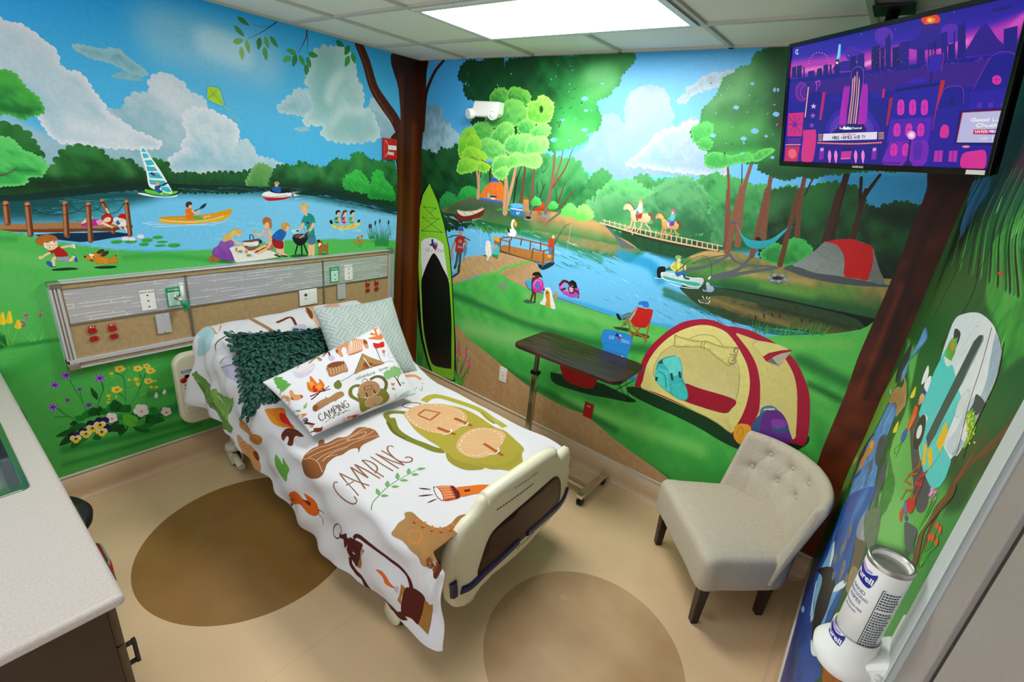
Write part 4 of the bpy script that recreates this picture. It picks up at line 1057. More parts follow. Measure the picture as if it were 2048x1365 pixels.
PAINT_B = """
B|3aa2e2|f=37 g=7cc6f4 ga=-90|-1118 3957 5529 -450 313 -847 -5920 -844
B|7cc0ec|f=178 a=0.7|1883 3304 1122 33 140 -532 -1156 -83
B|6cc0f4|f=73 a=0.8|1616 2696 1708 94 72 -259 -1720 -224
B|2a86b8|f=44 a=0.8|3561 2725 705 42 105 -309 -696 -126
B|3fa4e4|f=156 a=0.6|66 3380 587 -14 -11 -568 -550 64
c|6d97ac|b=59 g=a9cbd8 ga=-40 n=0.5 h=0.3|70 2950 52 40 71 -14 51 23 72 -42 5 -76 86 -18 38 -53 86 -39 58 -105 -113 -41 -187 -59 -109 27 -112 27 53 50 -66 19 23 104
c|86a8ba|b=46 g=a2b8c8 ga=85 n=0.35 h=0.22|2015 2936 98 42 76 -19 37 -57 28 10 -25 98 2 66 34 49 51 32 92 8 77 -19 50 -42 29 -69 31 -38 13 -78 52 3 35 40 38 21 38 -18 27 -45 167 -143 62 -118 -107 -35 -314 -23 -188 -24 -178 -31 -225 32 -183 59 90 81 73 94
d|a3bdcb|r=156 a=0.7|2333 3078 70 -63 14 -64
d|aec0ce|r=94 a=0.7|2466 3111 74 -92 -9 -79
d|aec0ce|r=76 a=0.7|2275 3077 56 56
d|8fb3c6|r=178 a=0.7|2287 2727 119 93 128 104
d|8cb4c8|r=73 a=0.6|2590 2919 37 -7
c|8caec6|b=45 g=b2bfd0 ga=80 n=0.3 rc=c2c8d6 r=22 h=0.3|2303 2645 62 45 40 45 64 64 11 33 65 45 58 26 59 11 45 33 75 3 73 -57 34 -75 32 -60 102 -84 17 -34 -90 -1 -170 -5 -181 0 -165 10
c|9fb7c4|b=32 n=0.3 rc=b4c4d0 r=15 h=0.3|2610 3063 17 42 41 8 -19 45 55 15 24 37 54 14 19 21 49 -8 35 14 39 -1 35 -21 -67 -34 -26 -22 -44 -14 -61 -15 -45 -23 -36 -22 -10 -31 -35 0
c|0c3417|b=53 g=1b5a2c ga=70 n=0.5|60 2584 121 -14 108 -10 50 55 121 -2 96 51 67 -18 225 -27 66 -48 102 -372 -106 -187 -883 -204 -32 748
c|1d6a34|b=61 g=4fa45c ga=95 n=0.5 rc=4fa860 r=22|884 1949 -9 400 105 174 219 122 134 30 185 -6 54 -15 77 -13 147 -7 47 4 76 -31 43 -52 31 -44 43 -176 -226 -234
d|1d6034|r=191 a=0.7|1081 2426 293 -53 151 -106
d|2f8446|r=179 a=0.5|1646 2334 148 -132
c|2c7a40|b=43 g=489c54 ga=90 n=0.3|2005 2379 14 116 36 50 48 37 67 -7 54 -58 42 -105 -132 -112
c|2f7c44|b=36 g=4f9c58 ga=90 n=0.3|2399 2474 4 80 54 27 71 -14 32 -57 -6 -106
c|2f8044|b=34 g=4c9a55 ga=90 n=0.3|2535 2490 27 55 104 37 65 -44 -29 -114 -129 -18
c|1f6a38|b=36 g=4ba858 ga=95 n=0.6|2845 2358 9 186 20 59 63 23 27 22 71 -20 47 1 57 -6 62 -31 71 15 66 -22 53 13 67 15 69 -28 49 42 32 25 102 -239 -825 -223
c|2a7442|b=34 g=63ab70 ga=110 n=0.4 rc=62ad6c r=13|2524 2218 -1 191 31 83 51 32 45 47 68 24 70 7 77 -32 52 -35 42 -69 30 -87 -29 -132
d|1f6238|r=140 a=0.6|2702 2424 91 -74
c|36884c|b=48 g=68c070 ga=90 n=0.4 rc=6cc474 r=15|2076 2243 57 180 52 71 81 27 79 18 85 -17 48 -39 57 7 30 -49 -30 -40 -17 -110
c|061f0c|b=30 g=1f5426 ga=100 n=0.5|3366 2319 -47 236 56 32 42 22 72 -8 47 21 79 33 98 3 75 -22 49 -71 70 -13 53 37 60 9 60 -14 92 -9 131 -398 -227 -39 -643 -5
d|1f7a30|r=136 a=0.6|3583 2457 -12 145
d|0f4a1a|r=98 a=0.6|3992 2363 69 29
d|071c0a|r=72 a=0.8|3886 2534 164 -29
d|3b7a46|r=99 a=0.6|3360 2466 20 46
B|1d5f34|f=36 g=3f8a54 ga=90|1974 2423 731 70 657 3 73 -271 -725 -177 -370 44
B|113d20|f=27|2391 2158 243 -32 498 49 -54 -54 -250 -86 -300 15
B|1e5a2e|f=42 g=2f7c3c ga=90 n=0.3|2994 2463 826 110 66 -217 -736 -186
c|4a9c5c|b=44 g=6cb474 ga=90 n=0.4|1972 2026 -22 199 127 135 127 35 146 18 196 25 40 -92 -2 -81 -92 -43 -113 -56 -204 34
d|2c7a44|r=155 a=0.6|2229 2266 139 58
c|2f7444|b=30 g=5aa468 ga=100 n=0.5|2496 2396 111 76 105 72 142 0 77 -32 42 -69 -1 -66 68 1 9 -73 -172 -81 -212 27 -92 66
d|1f5a36|r=119 a=0.7|2857 2308 99 -44
c|164a26|b=34 n=0.4|2382 2147 118 39 209 -46 269 32 42 -27 -73 -68 -204 -4 -187 -8 -97 20
K|1c3f26|w=205 a=0.5|2796 2174 162 81 65 87
c|3f8a54|b=30 n=0.5|3009 2399 92 -36 25 -130 -32 -40 -53 8 8 104
c|1f7c38|b=34 g=2f9c48 ga=90 n=0.4|358 2050 12 99 85 65 87 -7 65 -62 -2 -72 -138 -32
c|24883c|b=32 g=37b04e ga=90 n=0.4|606 2156 11 72 54 59 81 20 81 -13 54 -55 5 -56 -126 -29
s|8a6a3c|g=c09a5c ga=0 n=0.3 st=25|387 2029 128 79 149 68 161 41 187 15 183 -20 204 -26 240 24 152 9 160 1 154 -11 119 -30 98 -52 113 -28 95 -44 -129 0 -338 -3 -372 -13 -270 -13 -293 -3 -317 -3 -202 5
d|2f5a34|r=126 a=0.9|519 2061 501 105 392 -76
d|54604c|r=63 a=0.8|684 2143 271 48 241 10
d|3a7a40|r=97 a=0.9|905 2058 513 -10 523 13 406 -7
d|86a060|r=70 a=0.5|1553 2070 382 31 238 -9
d|c8a468|r=58 a=0.8|1732 2192 425 -14
d|7a7454|r=37 a=0.9|1600 2120 71 -33
d|4c5a50|r=40 a=0.8|1028 2088 205 50
p|5f6468||2223 2183 36 -13 63 -43 116 -42 91 -27 -63 -10 -72 -10 -68 71
q|6a6a5c|w=19|1791 2219 -112 -97
q|66685c|w=19|1503 2227 -17 -71
K|1d5428|w=49 a=0.8|909 2023 219 0 294 -8 525 16 457 9
B|77c8f2|f=7 g=66c0ee ga=0|214 1967 144 81 670 40 682 -3 665 -6 173 -25 207 -34 212 -103 203 -97 372 -42 289 17 155 21 -137 -83 -396 -97 -332 -57 -461 -56 -455 10 -353 -11 -286 69 -225 -77 -382 11 -711 -158
B|2c7a50|f=19 a=0.9 n=0.5|357 2062 670 35 682 0 664 -7 218 -47 -104 -98 -501 0 -586 22 -888 -54
B|b08a4c|f=27 a=0.7|1029 2079 681 6 490 -18 350 -21 -155 -69 -563 -10
K|2f8a58|w=93 a=0.7|714 1993 1013 -12 502 -70
K|1b94c4|w=131 a=0.8|2394 1985 256 -25 100 -93
K|1f6f64|w=56 a=0.9|2812 1766 346 -42 334 4
K|2a5a2c|w=69 a=0.7|2804 1803 452 -52 461 44
z|dcebe6|c2=1f6a4c n=60 l0=30 l1=120 w0=2.99 w1=7.19 sl=-0.22 sd=1 fr=0.5|361 2013 795 26 720 -31 567 -53 -443 -91 -588 16 -900 33
z|3f9ab8|c2=1f7a64 n=45 l0=48 l1=164 w0=2.89 w1=7.71 sl=-0.16 sd=2 fr=0.5|1636 1878 673 90 69 -127 -619 -71
z|bfe6f8|c2=2f8ab8 n=46 l0=44 l1=149 w0=2.19 w1=6.12 sl=-0.3 sd=3 fr=0.45|2154 1812 678 36 660 -120 -449 -133 -754 -5
z|0f3a3a|c2=7cd0f0 n=40 l0=29 l1=88 w0=2.19 w1=5.84 sl=-0.3 sd=4 fr=0.55|3009 1740 215 2 209 -31 -262 -40
s|2c6a34|g=b08a4c ga=85 n=0.25 st=14|2771 1948 95 85 62 49 78 47 96 32 131 8 161 -14 151 -5 342 -3 396 49 85 -260 -416 -7 -202 1 -293 -9 -311 -7 -77 -9 -124 26 -99 24
d|5a9a3c|r=91 a=0.7|2925 2018 267 -13 395 -9 328 57
d|d2a868|r=34 a=0.9|2947 2077 96 46 133 9
d|c8a060|r=44 a=0.7|3215 2045 207 4 286 25
d|8a9a50|r=51 a=0.7|3830 2119 242 26
d|1f5a2c|r=91 a=0.9|3209 1938 396 -5 462 36
d|7ab048|r=41 a=0.5|3439 1985 293 6
t|5a5f62|w=28 w2=17|2933 1983 130 56 127 105
t|5a5f62|w=14 w2=8|2958 2034 124 70 108 41
t|5a5f62|w=33 w2=20|3115 1970 147 86 56 92
t|5a5f62|w=19 w2=12|3190 2144 42 -35 67 -11 106 14 73 12
t|5a5f62|w=29 w2=17|3164 1981 163 72 167 66
B|05150a|f=15|3131 1906 252 -4 298 18 271 9 412 21 16 -48 -340 -51 -275 25 -372 -15
s|06140a|n=0.2 st=15|3135 1907 319 22 294 5 266 5 352 4 11 -34 -348 -22 -262 -18 -297 3 -205 9
d|183c1c|r=43 a=0.7|3313 1857 309 13 348 0
s|2a4424|n=0.4 st=16|2907 1856 161 53 79 1 311 7 294 5 245 -12 50 -81 -150 -51 -239 -35 -223 -41 -168 6 -187 42 -103 48
s|5a5a30|n=0.5 st=14|3074 1776 42 48 112 38 244 2 295 5 240 -12 17 -36 -128 -39 -243 -23 -231 -6 -171 15
d|9a7a44|r=33 a=0.7|3153 1816 258 -22 238 -19
d|14300f|r=47 a=0.8|3474 1856 295 5 206 -6
z|0f3a2a|c2=7a8a50 n=40 l0=21 l1=64 w0=2.13 w1=4.97 sl=-0.3 sd=5 fr=0.6|3086 1798 227 59 323 -34 -207 -96
s|1f5f7a|n=0.3|3418 1706 242 29 268 53 -59 -31 -272 -68
B|2f9a3c|f=10|3088 531 559 364 507 871 479 -463 -56 -1451 -1351 -561
s|3fae48|st=22 g=5cc656 ga=90 n=0.4|76 1244 538 93 349 154 156 65 150 53 125 -39 184 -65 279 -18 306 4 239 -4 473 34 331 7 421 163 261 95 138 69 171 82 313 -986 -556 -450 -744 -322 -1193 -69 -925 114 -699 39 -339 -124 -34 860
d|1f7034|r=79 a=0.8|413 1213 579 -13 633 -26 639 31 526 106
d|8ad078|r=184 a=0.9|810 905 782 83 552 35
d|7ccc68|r=62 a=0.8|1529 1440 791 -15 530 -10
d|35a044|r=137 a=0.5|1313 709 610 9 529 8
d|175a28|r=86 a=0.75|1352 387 633 -69 691 7 471 -56
d|7ad866|r=118 a=0.9|2112 586 648 30 583 42
d|74c262|r=55 a=0.6|987 1251 631 -29 627 91 448 52
d|1c6a2c|r=75 a=0.8|3780 1571 300 -66 122 -55
d|74cc58|r=62 a=0.9|3643 1632 363 118
d|58b44c|r=61 a=0.7|3855 1306 175 0
d|0f4a1c|r=41 a=0.7|3880 1427 180 -36
d|2f8c3a|r=94 a=0.5|4008 1184 74 -156
d|145426|r=68 a=0.6|827 713 562 -87 671 -62 579 -53
s|c29a6c|n=0.2 st=36|630 851 263 -60 322 -89 497 -145 412 -45 212 14 322 -107 342 -80 209 -60 164 -79 52 -220 -1399 77 -928 110 -455 2
d|b28a5a|r=65 a=0.5|1052 618 933 -300 807 -89
d|d0aa7c|r=46 a=0.5|832 657 840 -253
K|c29a6c|w=201 a=1|1384 109 1183 2 658 1
B|c29a6c|f=13|935 342 1050 -24 1200 -28 125 -178 -1912 -117
s|43a548|n=0.2 st=52|22 940 171 -750 446 39 456 -34 -301 32 -162 596 -289 260
s|c8a070|n=0.2 st=30|593 1324 13 70 76 172 81 68 243 74 271 77 175 12 116 -22 77 -52 36 -60 -62 -48 -95 -34 -9 -37 64 -44 140 6 -84 -4 -145 12 -152 24 -95 26 -218 -37 -192 -94
d|b08858|r=62 a=0.5|1273 1571 140 79 131 97
t|8a5c30|w=12 w2=4.8|1522 1545 57 -45 140 6 162 -5 282 -10 239 -5
j|6fd058|h=36 w=67 n=12 r=5.2|1027 1509 91 52 90 38 86 49 86 30 82 41 81 34 33 12
t|62c850|w=27 w2=16|979 1492 202 76 84 67 143 55 161 79
e|b86aa8||1199 1468 9 3 -9 -11;1226 1450 9 2 -8 -10;1252 1493 9 2 -8 -10;1275 1482 9 2 -8 -11;1300 1480 9 2 -8 -10;1244 1430 9 2 -8 -10;1293 1457 9 2 -8 -11;1276 1425 9 3 -8 -11;1211 1439 10 3 -9 -11;1261 1444 9 2 -8 -10;1283 1496 8 2 -7 -11;1249 1463 9 2 -8 -10
t|3a2218|w=25 w2=20|1013 2221 -29 270
t|6a4432|w=43 w2=19|1370 2193 6 212 6 154
t|7a5040|w=32 w2=18|1485 2262 -5 175 -2 150
t|86604a|w=45 w2=18|1647 2201 26 207 -5 272
t|86604a|w=21 w2=9|1682 2429 49 161 15 134
t|7a4c38|w=21 w2=6|1685 2409 99 157 60 201
t|6a4432|w=18 w2=9|1757 2278 22 93 22 91
t|6a4432|w=17 w2=6|1774 2249 82 102 59 75
t|2a1c14|w=19 w2=7|1288 2170 13 227 36 148
t|2a1c14|w=10 w2=4.8|1301 2397 -19 91
t|3a2618|w=9 w2=4.5|1571 2314 20 84 -28 58;1593 2388 13 42
t|3a2618|w=9 w2=4.6|1540 2341 -21 100
t|4a3022|w=9 w2=4.4|1747 2297 -29 106
t|2c3a28|w=7 w2=2.7|1567 2516 -23 67
t|2c3a28|w=7 w2=2.6|1574 2512 47 68
t|5a3a28|w=4.8 w2=2.4|2086 2437 1 56;2140 2443 19 49
t|4a3226|w=6 w2=2.4|2096 2352 -3 48
s|e8791c|n=0.2|888 2222 25 65 84 87 72 29 76 -24 38 -71 25 -83 -163 -11
s|2b5cc0||989 2378 62 45 57 -37 -52 0
p|2f6ad0||888 2225 275 5 6 -19 -282 -6
t|e84c7c|w=7|966 2228 0 76 32 59 37 4 35 -40 25 -84
p|2a2070||1009 2260 83 4 -6 -14 -75 -3
e|f4e070||1050 2237 30 4 -29 -13
e|7ac0a0||994 2258 18 2 -16 -24
t|c99a74|w=42 w2=21|864 2224 -7 123 -43 140
t|c99a74|w=21 w2=16|860 2348 2 99
t|c99a74|w=60 w2=35|1204 2136 -9 195 -24 136
t|c99a74|w=44 w2=24|1218 2204 41 188 30 200
q|a8744c|w=7|1217 2149 -11 184
c|0a3a18|b=33 h=0.36 g=1f7a34 ga=-45 n=0.3 st=18|518 3230 18 60 58 58 90 13 104 -12 70 22 112 6 70 -11 8 -64 48 54 92 7 274 10 247 -15 75 14 151 -4 92 1 108 9 94 -11 5 -46 -47 -54 -41 -39 9 -48 -54 -32 -13 -41 -98 -35 -1 -51 55 -67 -8 -69 -70 -39 -79 5 76 -49 -83 -42 -66 -22 -101 -35 -110 -8 -44 45 -112 60 -407 -22 -275 58 -51 39 102 55 -57 120 -93 9 -69 70 -5 61
d|2f9440|r=206 a=0.9|1814 3138 153 59 92 64
d|5fb865|r=139 a=0.9|1909 3222 162 -26 -139 -100
d|74b878|r=88 a=0.4|1935 3255 79 23
d|3fae50|r=235 a=0.8|1730 2961 164 40 69 -76
d|5cc464|r=160 a=0.9|1748 2853 180 -44 -223 -60
d|0a3a18|r=217 a=0.7|897 3276 355 -5 -121 -91
d|4c6a3c|r=42 a=0.5|1831 3355 309 -1
l|143c1c|w=7|1497 3251 4 0
l|6ab4dc|w=5.6|1600 3223 -16 15
l|6ab4dc|w=5.8|606 3055 -13 14
l|143c1c|w=8|1023 3240 -11 1
l|6ab4dc|w=8|1830 2933 -20 10
l|6ab4dc|w=9|866 2951 -14 -11
l|143c1c|w=4.4|1710 3304 -10 -7
l|6ab4dc|w=5.4|629 3179 3 20
l|6ab4dc|w=11|652 3162 8 13
l|6ab4dc|w=6|1923 3145 -12 3
l|6ab4dc|w=10|641 3265 -2 -9
l|6ab4dc|w=7|1714 3123 18 6
l|143c1c|w=7|1701 2981 -1 -13
l|6ab4dc|w=4.6|1605 3315 -17 -16
l|6ab4dc|w=9|1554 3209 -14 4
l|6ab4dc|w=4.1|1619 3123 -1 10
l|143c1c|w=9|1847 3056 17 -16
l|6ab4dc|w=9|1738 3266 -8 11;1723 3183 4 -12
l|6ab4dc|w=5.1|1716 3300 -16 2
l|6ab4dc|w=5.7|1855 3040 10 -10
l|6ab4dc|w=5.2|1535 3168 14 4
l|143c1c|w=10|1718 3135 -9 -8
l|6ab4dc|w=4.6|1671 3271 14 1
l|143c1c|w=5.4|1388 3204 -17 17
l|6ab4dc|w=10|738 3018 -23 14
l|143c1c|w=4.4|1879 2937 6 1
l|6ab4dc|w=9|1412 3250 1 -4
l|143c1c|w=8|1997 3002 9 -8
l|6ab4dc|w=7|1948 2991 3 16
l|6ab4dc|w=8|1123 3260 21 -14
l|6ab4dc|w=10|998 3160 -6 20
l|6ab4dc|w=12|627 3172 -24 13
s|74bfe6||1847 3078 24 16 38 -10 -13 -18 -30 -1
s|74bfe6||1884 2996 16 11 25 -6 -9 -12 -20 -1
s|74bfe6||1604 2771 27 18 41 -8 -15 -21 -33 -2
s|74bfe6||1890 2860 21 15 33 -8 -11 -16 -26 -2
s|74bfe6||1677 2923 17 11 27 -6 -9 -13 -22 -1
s|74bfe6||1776 2777 10 7 16 -3 -5 -8 -13 -1
s|74bfe6||1995 3180 12 8 20 -5 -7 -9 -15 0
t|3a3024|w=6 w2=1.6|1770 3141 15 5 16 9;1764 3076 15 5 17 9
t|3a3024|w=7 w2=1.6|1659 3003 16 5 17 10
t|3a3024|w=7 w2=1.7|1434 3120 16 6 19 9
t|3a3024|w=6 w2=1.6|1752 3010 15 5 17 9
t|3a3024|w=7 w2=1.7|1652 2898 16 6 18 10
t|4a2c20|w=9 w2=4.3|1368 3042 -16 156
t|4a2c20|w=9 w2=4.4|1312 3116 -13 46
t|4a2c20|w=8 w2=4.1|1674 2868 19 69
c|1f7a30|b=27 h=0.4 g=6cc04c ga=70 n=0.35 rc=7cc850 r=11 st=18|921 3063 23 49 82 30 85 -19 21 -57 -63 -49 -85 -2
c|24802f|b=26 h=0.4 g=7acc50 ga=70 n=0.35 rc=86d058 r=10 st=17|1118 3066 18 76 53 10 81 -18 68 -18 22 -64 -73 -39 -109 16
c|2f9440|b=27 h=0.4 g=7ccc5c ga=70 n=0.35 rc=8cd864 r=11 st=18|880 2892 83 53 54 32 52 40 78 40 108 -7 59 -46 55 -18 -15 -76 -101 -42 -135 -26 -173 2
c|5cb83c|b=25 h=0.4 g=a4e060 ga=70 n=0.35 rc=b8ec70 r=10 st=17|1337 2986 24 56 63 11 44 42 77 -22 49 -44 5 -73 -29 -47 -84 -22 -119 24
e|245a20||1483 2994 19 1 -15 -28
j|2c4a1c|h=39 w=26 n=7 r=3.4|1485 2976
c|37a040|b=29 h=0.4 g=7cd058 ga=70 n=0.35 rc=8ad860 r=12 st=20|772 2763 -37 61 88 45 90 -6 72 -48 -14 -72 -134 -18
c|5cb830|b=31 h=0.4 g=9ad83c ga=70 n=0.35 rc=9cdc34 r=12 st=20|578 2599 6 121 58 78 93 26 53 -71 -39 -77 -90 -71 -26 -68
c|3fa444|b=28 h=0.4 g=8cd868 ga=70 n=0.35 rc=98e070 r=11 st=19|957 2732 76 106 80 43 86 -16 23 -77 -59 -84 -114 -8
c|2f9a44|b=26 h=0.4 g=72cc60 ga=70 n=0.35 rc=8cdc68 r=11 st=18|1258 2829 19 59 90 23 69 -35 -4 -58 -89 -24
c|44b050|b=26 h=0.4 g=94dc74 ga=70 n=0.35 rc=a4e878 r=10 st=17|1396 2797 43 60 84 32 66 -25 -3 -56 -83 -34
c|48b04c|b=29 h=0.4 g=8edc70 ga=70 n=0.35 rc=98e070 r=12 st=19|838 2640 30 86 88 16 121 -34 94 -65 -107 -70 -152 19
c|44ac50|b=27 h=0.4 g=94e078 ga=70 n=0.35 rc=a8e87c r=11 st=18|1140 2662 17 92 106 36 133 7 60 -54 -41 -81 -131 -30
c|50b858|b=26 h=0.4 g=a4e87c ga=70 n=0.35 rc=b0f080 r=10 st=17|1369 2658 10 70 83 58 102 1 33 -54 -30 -50 -99 -27
c|58b830|b=30 h=0.4 g=a0dc38 ga=70 n=0.35 rc=a8e038 r=12 st=20|671 2660 26 67 75 36 65 -38 7 -63 -59 -37
c|66c02c|b=31 h=0.4 g=a4dc3c ga=70 n=0.35 rc=ace43c r=12 st=20|633 2537 25 90 93 28 96 -25 79 -26 -9 -54 -91 -19
c|54b434|b=31 h=0.4 g=98d83c ga=70 n=0.35 rc=a4e040 r=13 st=21|585 2420 0 91 79 40 97 -3 74 -27 -34 -58 -93 -31
c|5cb838|b=31 h=0.4 g=9cdc40 ga=70 n=0.35 rc=a8e444 r=12 st=20|823 2477 34 57 76 1 57 -32 -64 -44
c|54bc54|b=27 h=0.4 g=9ce474 ga=70 n=0.35 rc=b4f080 r=11 st=18|1012 2505 21 76 85 27 84 7 66 36 98 -23 115 29 63 -34 -10 -60 -75 -22 -110 15 -107 -30 -106 -73 -102 -10
c|58bc50|b=29 h=0.4 g=9ce070 ga=70 n=0.35 rc=a8e878 r=12 st=20|1035 2432 39 57 83 34 48 -42 -65 -60
t|8a5c3c|w=9 w2=4.7|1057 2879 40 21
t|8a5c3c|w=10 w2=4.8|1088 2740 25 -29;1157 2642 31 -28
t|8a5c3c|w=10 w2=5|870 2557 125 -32
t|8a5c3c|w=10 w2=5.2|743 2573 81 -20
t|7a4834|w=22 w2=13|3166 2207 -88 347 -51 167
t|84543c|w=40 w2=19|3220 2217 -48 309 3 222
t|4a2a1c|w=7 w2=3.6|3148 2601 -74 303
t|7a4a34|w=35 w2=18|3374 2229 -58 353 -19 205
t|6a4028|w=31 w2=22|3563 2265 -55 266 -17 159
t|3a2418|w=11 w2=8|3523 2577 15 89 38 74
t|32180e|w=35 w2=32|3733 2313 -23 209 -11 209
t|3a1a10|w=26 w2=21|3835 2361 -12 142 -6 138
t|2c140c|w=20 w2=15|3818 2600 20 71 18 55
t|2c140c|w=18 w2=15|3808 2571 -34 133
t|7a4634|w=29 w2=16|3162 2155 -41 161 -51 237
t|84503a|w=35 w2=38|3170 2157 -14 247 2 175
t|78452f|w=34 w2=34|3326 2162 -7 187 -10 232
t|66391f|w=29 w2=26|3503 2141 -11 197 -4 264
t|40200f|w=41 w2=32|3704 2322 -4 126 -8 178
t|44200f|w=21 w2=21|3829 2360 -3 72 -3 71
c|1f6a2e|b=24 h=0.34 g=3a8a42 ga=100 n=0.5 st=16|2793 2958 -4 68 32 38 37 45 11 50 17 57 55 27 23 27 55 13 13 60 40 12 37 18 83 -3 270 -9 382 19 170 -525 -76 -101 -113 -4 -112 -25 -119 -25 -58 -27 -70 7 -61 -28 -73 7 -49 17 -65 24 7 30 -74 -6 -66 17 -52 -43 -61 -13 -67 1 -31 61 27 25 -45 13 -39 20 -17 38 -36 6 -19 61 43 18
d|0f3a1c|r=160 a=0.8|3144 3346 105 -132 21 -202
d|6cae68|r=117 a=0.6|2843 3072 141 59 16 84
d|54b050|r=166 a=0.7|2880 2924 127 -31 104 42
d|4cc050|r=67 a=0.8|2912 2726 167 37 178 36
d|2a6a30|r=87 a=0.4|2933 3030 159 -24
d|17461f|r=83 a=0.8|3251 2688 213 -1 237 78
d|1f5a2a|r=85 a=0.5|3248 2835 68 -68
c|3aa044|b=19 h=0.4 g=58c45c ga=70 n=0.35 rc=60cc60 r=7 st=12|2747 2903 24 24 61 25 44 -13 7 -60 -50 -34 -46 -18
c|36983f|b=19 h=0.4 g=56bc54 ga=70 n=0.35 rc=5cc85c r=8 st=13|2817 2805 -1 39 48 11 40 -28 -23 -41
c|3aa044|b=17 h=0.4 g=60cc58 ga=70 n=0.35 rc=74d868 r=7 st=11|3158 2754 35 40 44 25 52 -3 -35 -32 -48 -41
c|38a048|b=18 h=0.4 g=58c458 ga=70 n=0.35 rc=64d060 r=7 st=12|2885 2700 -3 48 51 27 116 -14 85 29 48 -41 -92 -27 -102 -36 -66 -2
l|1c4a24|w=5.2|2873 3115 15 -11
l|7cc4e4|w=5|3265 2960 -1 4
l|7cc4e4|w=4.6|3261 2950 -2 13
l|1c4a24|w=4.6|3243 3003 -7 13
l|7cc4e4|w=3.9|2921 3148 -7 9
l|7cc4e4|w=4.8|2885 3015 -10 -13
l|1c4a24|w=4.6|3035 3053 -8 5
l|7cc4e4|w=5.2|2927 3169 6 -4
l|7cc4e4|w=5|3201 3068 3 -1
l|1c4a24|w=3.4|3269 2890 13 -13
l|7cc4e4|w=6|3101 2843 -13 7
l|7cc4e4|w=3.6|3115 3087 -4 -8
l|1c4a24|w=3.9|3168 3051 5 -6
l|7cc4e4|w=3.7|3256 2899 -6 9
l|7cc4e4|w=4.8|3000 2930 8 6
l|1c4a24|w=7|3034 2828 -15 9
l|7cc4e4|w=7|2880 3109 8 6
l|7cc4e4|w=8|3065 3112 -9 6
l|1c4a24|w=7|2809 3179 -7 9
l|7cc4e4|w=8|3075 3022 -6 -1
l|7cc4e4|w=4.1|3190 3010 5 14
l|1c4a24|w=5.3|3148 3067 -4 -2
l|7cc4e4|w=8|3213 3068 10 -3;3100 2834 -1 14
l|1c4a24|w=7|3164 3177 13 -2
l|7cc4e4|w=9|2987 2834 5 -1
s|78bfe2||3121 2914 15 18 31 -11 -7 -20 -23 1
s|78bfe2||3071 2867 12 14 24 -8 -6 -15 -18 0
s|78bfe2||2979 3046 12 13 24 -9 -6 -15 -18 2
s|78bfe2||2875 2875 13 14 25 -8 -6 -16 -19 1
s|78bfe2||3221 3014 12 15 26 -10 -6 -17 -19 2
s|78bfe2||3207 2890 7 8 14 -5 -3 -9 -11 0
s|78bfe2||3186 3147 12 13 24 -9 -6 -15 -18 1
s|78bfe2||3274 2771 7 10 16 -5 -3 -11 -12 0
s|78bfe2||3091 2779 7 8 13 -4 -3 -9 -10 0
s|78bfe2||3048 3181 8 8 16 -6 -4 -10 -12 1
t|5a3020|w=17 w2=11|3279 2943 -16 69
t|4a2a1c|w=8 w2=4.1|3209 3134 -8 33
t|5a3420|w=9 w2=3.1|2992 2779 12 -30
c|1f7a34|b=21 g=3fae4c ga=80 n=0.4 rc=44b850 r=9|3383 2166 -3 40 35 39 23 25 31 -7 21 -20 21 28 -6 23 29 21 49 1 35 -25 35 -24 -27 -52 -41 -56 -112 -16
t|66391f|w=32 w2=26|3503 2141 -7 159 -1 78
t|0f5a7a|w=10|3148 2355 29 -3
t|0f5a7a|w=9|3482 2376 30 5
s|1f9aa8|g=2fb4c0 n=0.3|3177 2354 36 -47 41 -34 57 -10 73 13 44 32 55 64 -26 -63 -37 -55 -51 -34 -52 -8 -44 15 -44 50
s|101416||3322 2267 -1 18 14 4 17 -11 0 -10
s|4c5258||3530 2123 49 34 112 -23 133 6 248 5 20 -6 -72 -18 -183 -24 -170 0 -82 13
s|8d938f|g=7a807c n=0.2|3576 2154 48 54 44 61 35 57 29 2 98 34 103 -22 34 -46 43 -72 48 -76 -94 3 -105 -3 -145 -11 -89 12
s|c81410|n=0.12|3709 2327 53 23 74 15 52 -13 47 -9 24 -50 14 -63 5 -77 -56 -5 -64 0 -21 70 -23 54 -41 42 -40 11
t|5c4a38|w=1.4|3672 2265 18 29 56 -14 -13 -43 -61 28
t|5a5a54|w=1.1|3771 2247 24 40
t|6a6458|w=1.4 w2=0.3|3697 2140 28 37 16 21;3710 2147 22 57;3711 2146 46 46
t|6a6458|w=1.3 w2=0.3|3981 2182 15 61
t|6a6458|w=1.4 w2=0.3|3813 2179 34 -18;3588 2165 41 22
s|70766f|n=0.2|3949 2319 23 -32 38 -65 47 -76 -78 9 -5 84
e|4c4f4f||3513 2051 57 13 -49 -43
e|7f8280||3559 2067 13 3 -10 -13
e|9c9f9a||3557 2056 12 3 -9 -13
e|7f8280||3544 2045 13 3 -10 -12
e|9c9f9a||3524 2037 13 3 -10 -13
e|7f8280||3502 2033 12 3 -10 -13
e|9c9f9a||3481 2034 13 3 -10 -13
e|7f8280||3468 2040 13 3 -10 -12
e|9c9f9a||3466 2051 12 2 -10 -12
e|7f8280||3474 2062 12 3 -10 -13
e|9c9f9a||3491 2072 12 3 -9 -13
e|7f8280||3513 2078 12 3 -9 -12
e|9c9f9a||3535 2079 12 3 -10 -12
e|7f8280||3552 2075 12 3 -10 -12
s|2a1c14||3486 2047 16 18 26 -2 14 -6 -19 -8 -23 -5
t|2c2418|w=11|2235 2180 474 -40 403 14
t|d8b48c|w=11|2175 2198 329 -30 296 -11 303 -1
q|d8b48c|w=9|2211 2227 5 -36
q|8a5c34|w=2|2217 2224 4 -30
